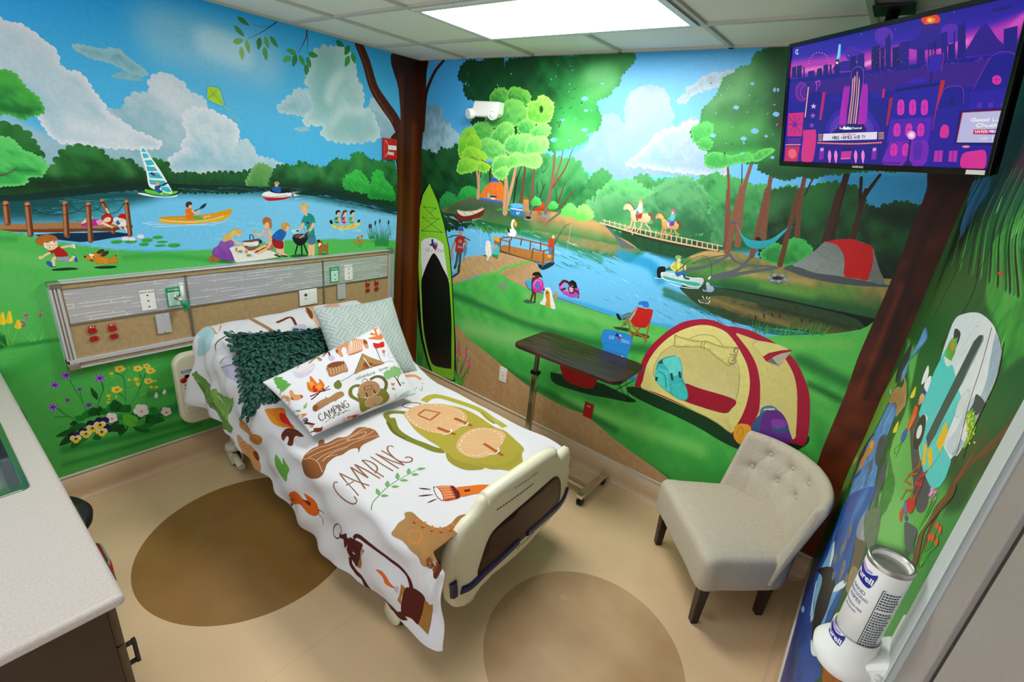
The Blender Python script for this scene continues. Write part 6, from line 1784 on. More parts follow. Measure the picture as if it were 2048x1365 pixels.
p|e8dc88||3480 1586 36 24 43 16 69 5 48 -7 42 -12 -56 -19 -60 -38 -35 -38 -42 30
p|b01436||3566 1518 28 38 66 41 54 24 7 -10 -42 -26 -43 -37 -40 -56
p|c4b8a0||3596 1492 40 56 30 28 55 35 -46 -123
p|7a7468||3598 1498 25 31 52 -39 -40 1
t|7a6c3c|w=1.6|3480 1586 87 -69 35 -20 73 -9 46 123
t|c8b868|w=6|2792 973 282 -14 296 -22 146 -46
t|b8a860|w=1.8|3511 900 -17 50 -26 31
s|5c82ac||3656 1110 -2 44 24 32 40 15 42 -21 -17 -27 -64 2 -6 -42
t|f4f0a0|w=10|3677 1156 52 26
s|3c5c8c|n=0.2|3634 993 5 64 25 61 29 43 55 -26 22 -140 -48 -64 -54 -15
s|6a2c8c|n=0.2|3688 998 -12 75 15 67 39 32 38 7 51 -42 39 -70 30 -66 -89 -53 -94 17
s|3a5488|n=0.1|3742 1053 45 0 53 35 5 -32 -28 -28 -46 -7
s|8a44b0|n=0.1|3736 1091 18 22 51 18 23 -14 -2 -35 -39 -29 -33 1
s|7a3c9c|n=0.1|3630 929 7 40 22 10 15 -39 -22 -63
s|f0a828|n=0.15|3535 884 -9 60 22 36 30 17 38 3 19 -27 5 -81 -20 -57 -34 -1 -31 17
t|c88018|w=5|3558 906 -2 41 22 15 15 -40 -14 -28
e|d84c1c||3574 527 11 6 -9 -15
s|3a1408|st=21 g=7a3010 ga=-100 n=0.3|4066 2789 13 -111 3 -101 -2 -90 1 -99 6 -101 -6 -82 -1 -82 -3 -119 -6 -159 -4 -175 7 -218 -4 -244 -2 -214 13 -274 28 -281 92 -449 158 121 -109 639 0 500 0 500 0 500 0 500 1 56
d|210b05|r=36 a=0.7|4169 2688 -21 -296 26 -481 2 -456
d|8c3c12|r=24 a=0.5|4136 2153 1 -297 7 -414
d|1c0a04|r=109 a=0.8|4119 2753 91 -19
d|24100a|r=27 a=0.6|4214 2091 -15 -348
s|3a1604|st=39 g=7a3a10 ga=-90 n=0.1|-303 3518 388 -97 9 -167 -6 -303 -23 -273 -9 -285 4 -606 0 -547 9 -595 -2 -372 -7 -264 -276 -105
d|1c0a04|r=99 a=0.8|29 3423 44 -169
d|4a1c06|r=22 a=0.6|23 2092 56 -1687
t|3c1806|w=27 w2=49|325 3370 -102 -76 -77 -104 -56 -129 -22 -291
"""
PAINT_R = """
B|2a6a2c|f=35 g=1d4c20 ga=90 n=0.3|-112495 -3655 108871 8241 -754 -498 902 -831
B|07140a|f=122 a=0.85 n=0.4|-12 4392 -310 123 -2197 434 -715 -394 1037 -307 1443 -439 -92 -309
s|2a6aa8|n=0.3 st=40|-48 4359 -812 19 -312 -1 -216 -96 218 -102 68 -110 146 -93 263 35 123 46 143 99
d|8aa4bc|r=47 a=0.6|-1125 4370 -53 -113
t|1c5a20|w=84 w2=36|-514 4466 405 -326 -290 -387
t|0c2a10|w=60 w2=36|-749 4453 321 -316 -373 -359
t|3a8a34|w=45 w2=34|-963 4442 252 -308 -433 -334
t|2a1408|w=25 w2=31|-1157 4431 194 -299 -476 -313
t|4c9a44|w=19 w2=29|-1335 4422 146 -293 -507 -294
t|1c5a20|w=63 w2=27|-1499 4413 106 -285 -528 -278
t|0c2a10|w=42 w2=25|-1649 4405 70 -279 -542 -263
t|3a8a34|w=31 w2=23|-1789 4397 41 -273 -551 -250
t|2a1408|w=18 w2=22|-1918 4390 16 -267 -556 -239
t|4c9a44|w=14 w2=21|-2038 4384 -7 -262 -558 -229
t|1c5a20|w=45 w2=19|-2150 4378 -25 -258 -558 -218
t|0c2a10|w=31 w2=18|-2254 4372 -43 -253 -555 -210
t|3a8a34|w=23 w2=17|-2352 4367 -57 -249 -552 -202
t|2a1408|w=13 w2=16|-2444 4362 -69 -245 -548 -194
t|4c9a44|w=10 w2=16|-2531 4357 -80 -241 -542 -188
t|1c5a20|w=35 w2=15|-2612 4353 -90 -238 -536 -181
t|0c2a10|w=24 w2=14|-2689 4349 -98 -234 -530 -176
t|3a8a34|w=18 w2=14|-2761 4345 -106 -231 -523 -170
t|2a1408|w=10 w2=13|-2830 4341 -112 -228 -516 -165
t|4c9a44|w=8 w2=12|-2895 4338 -118 -226 -509 -160
t|1c5a20|w=28 w2=12|-2957 4334 -123 -222 -502 -156
t|0c2a10|w=19 w2=11|-3016 4331 -127 -220 -495 -152
t|3a8a34|w=15 w2=11|-3072 4328 -131 -217 -488 -148
t|2a1408|w=8 w2=11|-3125 4325 -135 -215 -481 -144
B|3f9a34|f=14 n=0.5|-2434 4035 -392 191 -494 205 -431 -40 -456 -278 485 -340 354 50 428 26
B|56b048|f=36 a=0.8 n=0.6|-2804 4107 -163 120 -520 117 -276 -144 280 -216 93 -108
t|78c860|w=39 w2=13|-2151 4188 51 60
t|2f8a2c|w=32 w2=11|-2563 4137 42 53
t|78c860|w=27 w2=9|-2886 4098 36 47
t|2f8a2c|w=23 w2=8|-3146 4067 31 42
t|78c860|w=20 w2=7|-3359 4041 27 38
t|2f8a2c|w=18 w2=5.9|-3538 4019 25 35
t|78c860|w=16 w2=5.3|-3689 4001 22 32
t|2f8a2c|w=14 w2=4.7|-3820 3985 20 29
t|78c860|w=13 w2=4.3|-3933 3971 19 28
t|2f8a2c|w=12 w2=3.9|-4032 3959 17 26
t|78c860|w=19 w2=6|-3551 3808 25 35
t|2f8a2c|w=31 w2=10|-2622 4157 41 52
t|78c860|w=26 w2=9|-2932 4117 35 46
t|2f8a2c|w=23 w2=8|-3182 4084 31 41
t|78c860|w=20 w2=7|-3388 4057 27 37
t|2f8a2c|w=17 w2=5.8|-3561 4034 23 35
t|78c860|w=15 w2=5.1|-3709 4015 22 32
t|2f8a2c|w=14 w2=4.6|-3836 3998 20 30
t|78c860|w=13 w2=4.2|-3947 3984 18 27
t|2f8a2c|w=21 w2=7|-3395 3832 28 38
t|2a160c|w=13 w2=18|-2481 4341 12 -178 -12 -255 -86 -121 238 -297
t|2a160c|w=20 w2=27|-1721 4396 -63 -253 222 -344 140 -299
t|2a160c|w=12 w2=16|-2819 3841 61 -163 59 -137
s|c8501c|n=0.2|-2942 3963 -90 13 -18 -11 67 -8
B|55a845|f=37 g=7ac464 ga=-90|-90 3009 -1343 215 -359 -97 -299 -127 -4 -172 -179 -94 -656 33 -115 -39 -898 548 145 114 547 -105 939 -200
B|4a9c40|f=60|-347 3044 -230 -328 685 -791 70 -677 -665 281 76 281 -165 717 -532 499
s|6fa43a|n=0.3 st=48|-347 3044 -181 -57 378 -438 500 -591 211 -555 -364 -74 -381 31 -57 333 -493 661 -145 384 -55 285
s|34383a|n=0.4|-739 3132 193 -115 129 -125 2 -93 -342 -25 -298 143 -53 109
s|6aa4dc|n=0.5 rc=2c3c50 r=17|-1149 3356 -353 26 -90 -28 195 -129 263 -146 -97 -51 -4 -78 107 -57 206 19 -43 84 -111 135 -64 126
s|5c94d0|n=0.7 rc=24384c r=19 st=48|-1410 2829 468 -144 60 -125 114 -233 141 -188 1 -207 -92 -119 -314 -124 -462 73 -926 548 144 225 305 49 200 123 51 129 -131 112
d|bcd8f0|r=36 a=0.8|-1388 2775 80 -196
d|1f3a5c|r=65 a=0.6|-1518 2359 -213 -70
d|a8c8ec|r=35 a=0.7|-1396 2223 -206 -130
s|b88c54|n=0.4|-927 2654 112 49 -221 131 -305 94 16 51 270 -62 -172 59 -332 46 -373 -4 14 -45 161 -123 162 3 228 -40
q|8a6434|w=7|-903 2696 -760 161;-988 2743 -704 140;-1070 2788 -650 120;-1148 2832 -600 101;-1224 2874 -551 83;-1296 2914 -506 67
s|3c4046|n=0.5|-869 2343 242 -204 -55 -92 56 -115 339 -152 -129 249 -193 174
s|4c5058|n=0.5|-1662 2671 309 -170 -269 -43 -342 101 30 92 46 43
s|6a6e74|n=0.4|-1339 2270 -128 94 -241 54 94 -83
s|54585c|n=0.5|-2063 2712 -265 49 -126 -49 -32 -59 -54 -55 150 -89 128 69 120 29 -24 94
c|3f8a34|b=40 n=0.4|-2070 2736 -399 49 -170 -92 -140 -20 -115 71 -9 143 472 -75
t|e0782c|w=54 w2=36|-839 2080 85 -189 129 -174
t|d85a1c|w=54 w2=36|-309 1823 -15 -186 26 -163
t|e8a820|w=54 w2=36|-888 2187 -100 -77 88 -100
t|2050a8|w=54 w2=36|-990 2013 272 -200 209 -127
t|e8b880|w=54 w2=36|-156 1749 316 -240
s|e8941c|n=0.2|-829 2257 -362 135 -4 -88 305 -214 -1 -99 255 -40 -117 144
s|e0b080||-820 2239 -270 107 -24 -41 210 -83
s|ecd83c|n=0.2|-2028 3086 23 29 -55 58 -85 -10 -24 -24
s|ecd83c|n=0.2|-1943 2807 25 31 -61 67 -91 -4 -25 -25
e|8ac8e0||-647 2659 -72 25 -40 -15
s|4c4f50|n=0.12 st=15|-2573 3202 -236 -15 -334 6 -341 76 -142 -22 8 -46 135 -57 293 -24 580 -33 114 36
s|efefec|g=dfe6ea ga=0 st=12|-2390 3658 -235 74 -261 54 -208 24 -210 10 -110 -6 -168 -16 -56 -21 -55 -65 -20 -115 18 -122 48 -33 95 -131 356 -106 453 1 150 190 167 150
s|a9bac6|n=0.2|-3405 3812 -144 -9 -74 -22 -63 -67 -19 -115 26 -131 92 -27 -32 118 19 122 103 66
s|cfd6dc|n=0.1|-3496 3584 -105 58 -36 -106 24 -99 138 -25 -39 83
p|58d2cc||-2525 3533 29 -128 -66 -159 -50 -45 -168 20 -7 48 -119 24 -69 -64 4 -38 -225 14 -147 21 -180 40 -88 28 -64 49 -15 41 34 46 232 -41 9 42 38 121 133 0 137 -8 203 8 127 -36
p|6ad8d4||-2910 3554 -197 -10 -7 -60 42 -159 -129 -51 21 70 -176 212 112 -4
p|46504c||-3229 3764 -22 -19 11 -74 -16 -109 19 -120 7 -103 17 -65 141 -10 -3 89 -18 186 -10 100 -7 72 -47 37
p|8a9a9a||-3229 3764 -43 -8 3 -172 13 -22 16 109 -11 74
s|3c3f40|n=0.2|-2528 3636 -206 25 -59 -46 78 -61 82 42
c|5cae3c|b=32 n=0.4 rc=78c04c r=11|-2554 3577 -119 36 -118 -12 -23 -61 233 -14
s|e88c2c|n=0.3|-2612 3584 -94 16 -49 -15 73 -19
s|e4e8e8|n=0.1|-2577 3503 -169 32 -118 19 37 -30 86 -18
t|b8c0c4|w=3.2|-2880 3559 -126 175 -16 21 -66 -3 53 -125
t|a8b0b4|w=2.8|-2958 3574 -66 80
s|e0e2de|n=0.1|-3396 3498 41 35 -23 53 -51 23 -48 -10 -9 -55 20 -30
t|a8a8a0|w=1.8|-3396 3498 41 35 -23 53 -51 23 -48 -10 -9 -55 20 -30 70 -16
s|42464a|n=0.15|-3550 3635 -146 22 -8 -21 29 -30 107 -36 0 40
q|eef2f2|w=3.6|-3550 3645 -17 30
q|eef2f2|w=3.5|-3581 3648 -10 27;-3611 3652 -3 23
q|eef2f2|w=3.4|-3640 3655 4 20;-3668 3658 10 17
q|eef2f2|w=3.3|-3695 3661 15 14
q|eef2f2|w=3.2|-3722 3665 21 10
s|e8ecee|n=0.1|-3586 3515 -33 44 -57 -11 -25 -24 64 -18
c|6ab43c|b=18 n=0.4|-3550 3563 -60 28 -88 0 -46 -19 6 -37 21 -24 48 39
e|ecd82c||-3631 3594 -11 4 4 -6;-3599 3577 -12 5 4 -6;-3579 3565 -12 5 4 -6;-3602 3570 -12 5 4 -6;-3647 3583 -11 5 4 -6;-3630 3572 -11 5 4 -6;-3617 3563 -12 5 4 -7;-3625 3562 -12 4 4 -6;-3673 3577 -10 4 3 -6;-3676 3574 -10 4 3 -6;-3630 3551 -12 4 4 -6;-3703 3576 -10 5 3 -6;-3652 3551 -11 4 4 -6;-3667 3553 -11 5 3 -6;-3654 3543 -11 5 3 -6;-3704 3560 -10 4 3 -5;-3739 3571 -10 4 4 -6;-3751 3572 -10 4 3 -5;-3720 3554 -10 5 3 -6;-3696 3540 -11 4 4 -6;-3734 3552 -10 4 3 -5;-3725 3544 -11 5 4 -6;-3733 3543 -10 5 3 -6;-3734 3540 -11 4 4 -6;-3796 3563 -10 4 3 -5;-3760 3543 -9 4 3 -6
p|f2c21c||-3295 3435 -122 3 -33 -73 136 -20 10 51
p|f2c21c||-3078 3239 -97 30 -157 -22 85 -30
p|f2c21c||-3239 3285 -38 24 -135 -4 1 -31 166 -5
t|2a2a20|w=2.8|-3289 3435 73 -121 3 -40
t|2a2a20|w=2.4|-3456 3437 2 -93 65 -94
t|1c2a28|w=2.8|-3385 3494 -30 -63
e|2a2620||-2858 3202 -129 49 33 -102
e|e8ece8||-2854 3199 -67 25 28 -46
s|f6f6f4|n=0.05|-2244 3245 83 34 -8 61 -138 0 -38 -29
s|f6f6f4|n=0.05|-2423 3270 83 23 -57 50 -87 25 -59 -26 -10 -44
t|283038|w=3.3|-2423 3270 83 23 -57 50 -87 25 -59 -26 -10 -44 130 -28
s|2c3c9c||-2344 3252 -36 20 -173 26 67 -31
s|e8b080||-2389 3217 -30 35 -131 29 -26 -18 49 -42 69 -21
t|2a1c10|w=3.9|-2389 3217 -30 35 -131 29 -26 -18 49 -42 138 -4
s|e85a1c|n=0.15|-2376 3162 -115 34 -77 -20 -10 -53 52 -55 88 -20 31 57
t|7a1c08|w=3.5|-2376 3162 -115 34 -77 -20 -10 -53 52 -55 88 -20 31 57 31 57
t|e8b080|w=21|-2500 3142 -11 -46 -34 -37
s|2a5cb0|n=0.1|-2382 2999 -67 49 -94 2 34 -66 113 -24
t|2f9a2c|w=25 w2=11|-2486 2973 -13 -38 -14 -38
t|58b83c|w=11|-2473 2963 144 -98 -117 18
t|b0641c|w=11|-3059 3035 -107 114 -56 69
t|b0641c|w=10|-3077 3074 -157 130
t|b0641c|w=11|-3059 3035 -169 70;-3199 3061 24 -61
t|b0641c|w=10|-3172 3046 -131 73;-3315 3119 1 -35;-3156 3192 -102 -10 151 -92
t|d01c1c|w=18 w2=13|-3389 3250 71 -76 -32 -55 -45 -41
t|d01c1c|w=17 w2=13|-3388 3224 -42 -79 24 -53;-3293 3147 -127 63
s|d01c1c|n=0.2|-3288 3063 -131 82 -63 -14 32 -39 114 -43
s|4c80b8||-3287 3026 24 22 -109 16 -5 -21
s|e04a1c||-3278 2982 4 37 -49 9 -47 -27
e|6a3aa0||-3428 3058 -26 17 2 -16
e|e070b8||-3594 3261 -13 8 2 -8
e|f0a0d0||-3696 3300 -11 7 1 -8
e|e070b8||-3691 3304 -11 7 1 -8
e|f0a0d0||-3601 3274 -12 7 2 -7
e|e070b8||-3607 3292 -13 7 2 -8
e|f0a0d0||-3600 3290 -13 7 2 -8
e|e070b8||-3637 3264 -12 7 2 -8
e|f0a0d0||-3610 3272 -12 7 2 -8
e|e070b8||-3700 3295 -11 7 1 -8
e|f0a0d0||-3595 3282 -13 7 2 -8
e|e070b8||-3666 3314 -12 7 2 -8
e|f0a0d0||-3589 3281 -13 7 2 -8
e|e070b8||-3615 3290 -12 7 1 -8
e|f0a0d0||-3616 3284 -12 7 1 -8
e|e070b8||-3655 3299 -11 7 1 -8
e|f0a0d0||-3646 3303 -12 7 1 -8
t|6a3c1c|w=12 w2=49|-3838 3621 9 -68 26 -134 2 -79 -6 -104 -76 -56
t|6a3c1c|w=16 w2=26|-4026 3777 30 -90 109 -130 97 -166
t|6a3c1c|w=26 w2=30|-4132 3737 13 -61 22 -77 -14 -33
t|6a3c1c|w=11 w2=16|-4019 3751 29 -107 108 -103 94 -120
t|6a3c1c|w=9 w2=9|-4094 3751 45 -80 -36 -54 -35 -46
t|6a3c1c|w=7 w2=4.9|-4022 3642 47 -64 20 -36
t|6a3c1c|w=5.6 w2=5.6|-3303 3810 -118 -104 -93 -115 -132 -97 -58 -60
t|6a3c1c|w=6 w2=9|-3566 3821 -127 -91 -20 -133 -50 -104
t|8a5428|w=7 w2=15|-3843 3541 33 -124 16 -97
t|8a5428|w=5.1 w2=10|-4141 3734 23 -85 -3 -57
B|3f8a3c|f=29 a=0.7 n=0.5|-3979 3537 -230 84 23 -132 37 -68 153 -58
B|4e9a48|f=22 g=3a8a3c ga=90 n=0.4|-3682 3210 -408 301 -61 -90 29 -161 22 -285 39 -226 306 -60 17 381
t|6a4220|w=48 w2=68|-3841 3413 73 -121 36 -84 -51 -47 -47 -23
t|7c5028|w=17 w2=24|-3808 3379 47 -108 12 -75 -57 -35
s|57595a|n=0.1|-3442 3045 -134 73 -99 40 -44 -30 -65 11 115 -70 112 -21
B|7ac463|f=15|-2494 2654 -747 378 -233 -20 -177 44 370 -233 267 -153 204 -12
e|e4551c||-3863 3303 -18 11 5 -17
t|4cc040|w=4.2|-3881 3301 -13 -99
e|e4551c||-3910 3318 -18 10 5 -17
t|4cc040|w=4.2|-3927 3316 25 -108
e|e4551c||-3849 3249 -19 11 5 -17
t|4cc040|w=4.3|-3867 3248 -5 -62
e|e4551c||-3882 3270 -18 11 5 -18
t|4cc040|w=4.3|-3900 3268 19 -75
e|e4551c||-3937 3291 -17 11 4 -17
t|4cc040|w=4.2|-3954 3289 62 -88
j|4cc43c|h=73 w=104 n=12 r=4|-3893 3174
j|58c84c|h=159 w=112 n=8 r=12|-3683 3176 1201 -695
s|1f5cb0|g=12388c ga=-90 n=0.6 st=42|-1226 1940 -954 580 -145 -22 96 -207 -145 -15 -217 -38 -157 -46 -62 -114 -58 -162 -212 -3 -101 -65 1389 -1557 453 -98 788 -167 104 407 -368 668 -33 316 3 217
d|4c98dc|r=153 a=0.7|-1969 2336 161 -250 -227 -157
d|081f5c|r=155 a=0.7|-1389 512 -946 388
d|6ab0e8|r=96 a=0.6|-1121 1439 -346 -147
s|7cb8dc|n=0.4|-1309 1488 10 -124 36 -229 -129 -88 -398 150 -336 126 -82 129 216 56 225 97 96 12
s|e8f4fa|n=0.2|-1340 1509 -245 74 -151 26 -85 -46 233 -63
t|e8f4fa|w=36|-1307 1026 -397 96 -364 149
s|14100c|n=0.4|-911 865 -997 791 -587 266 -170 -37 69 -179 50 -182 298 -143 335 -79 292 20
s|68a8d8|n=0.3|-2727 2186 34 -101 58 -114 -22 -138 -154 -84 103 -174 133 -11 10 232 120 108
s|f0f6f8|n=0.1|-2723 2185 -62 -4 295 -286 15 45
s|f0f6f8|n=0.1|-2465 1457 -275 210 -182 237 -55 11 70 -159 222 -192
e|54585e|g=8c8c88 n=0.5|-2008 1934 -102 68 23 -72;-2024 1884 -88 59 -6 -64;-2424 2048 -91 66 14 -73;-1856 1698 -98 68 20 -69;-2464 2011 -79 58 16 -63;-1975 2034 -88 56 -7 -63;-2706 2180 -57 43 13 -49;-2168 1779 -68 51 8 -52
s|8a9296|g=b8c0c4 n=0.4|-2293 2353 -212 133 -156 59 -95 -13 19 -65 290 -173 176 -42
s|6a5a48|n=0.5|-2418 2263 -371 235 -125 5 -7 -97 243 -145 123 13
s|a08864|n=0.4|-2719 2272 -239 163 -98 3 6 -78 185 -133
s|24201c|n=0.4|-2868 1916 -681 608 -270 40 373 -418 296 -160
c|a0521c|b=55 n=0.4|-3215 2054 -252 245 -206 102 280 -315
s|7a6a54|n=0.4|-3527 2421 -157 137 -135 6 107 -120
c|2f8a2c|b=35 n=0.5|-3623 2573 -77 105 -192 114 -128 -3 169 -189
c|6a7c60|b=29 n=0.4|-2354 2412 -387 275 -276 20 -70 -78 -161 61 207 -69 311 -135
t|1f7a34|w=32 w2=11|-2083 981 -318 86 -118 40
e|9ac4e8||-1168 589 -137 121 17 -57;-1917 1191 -63 56 7 -29
"""
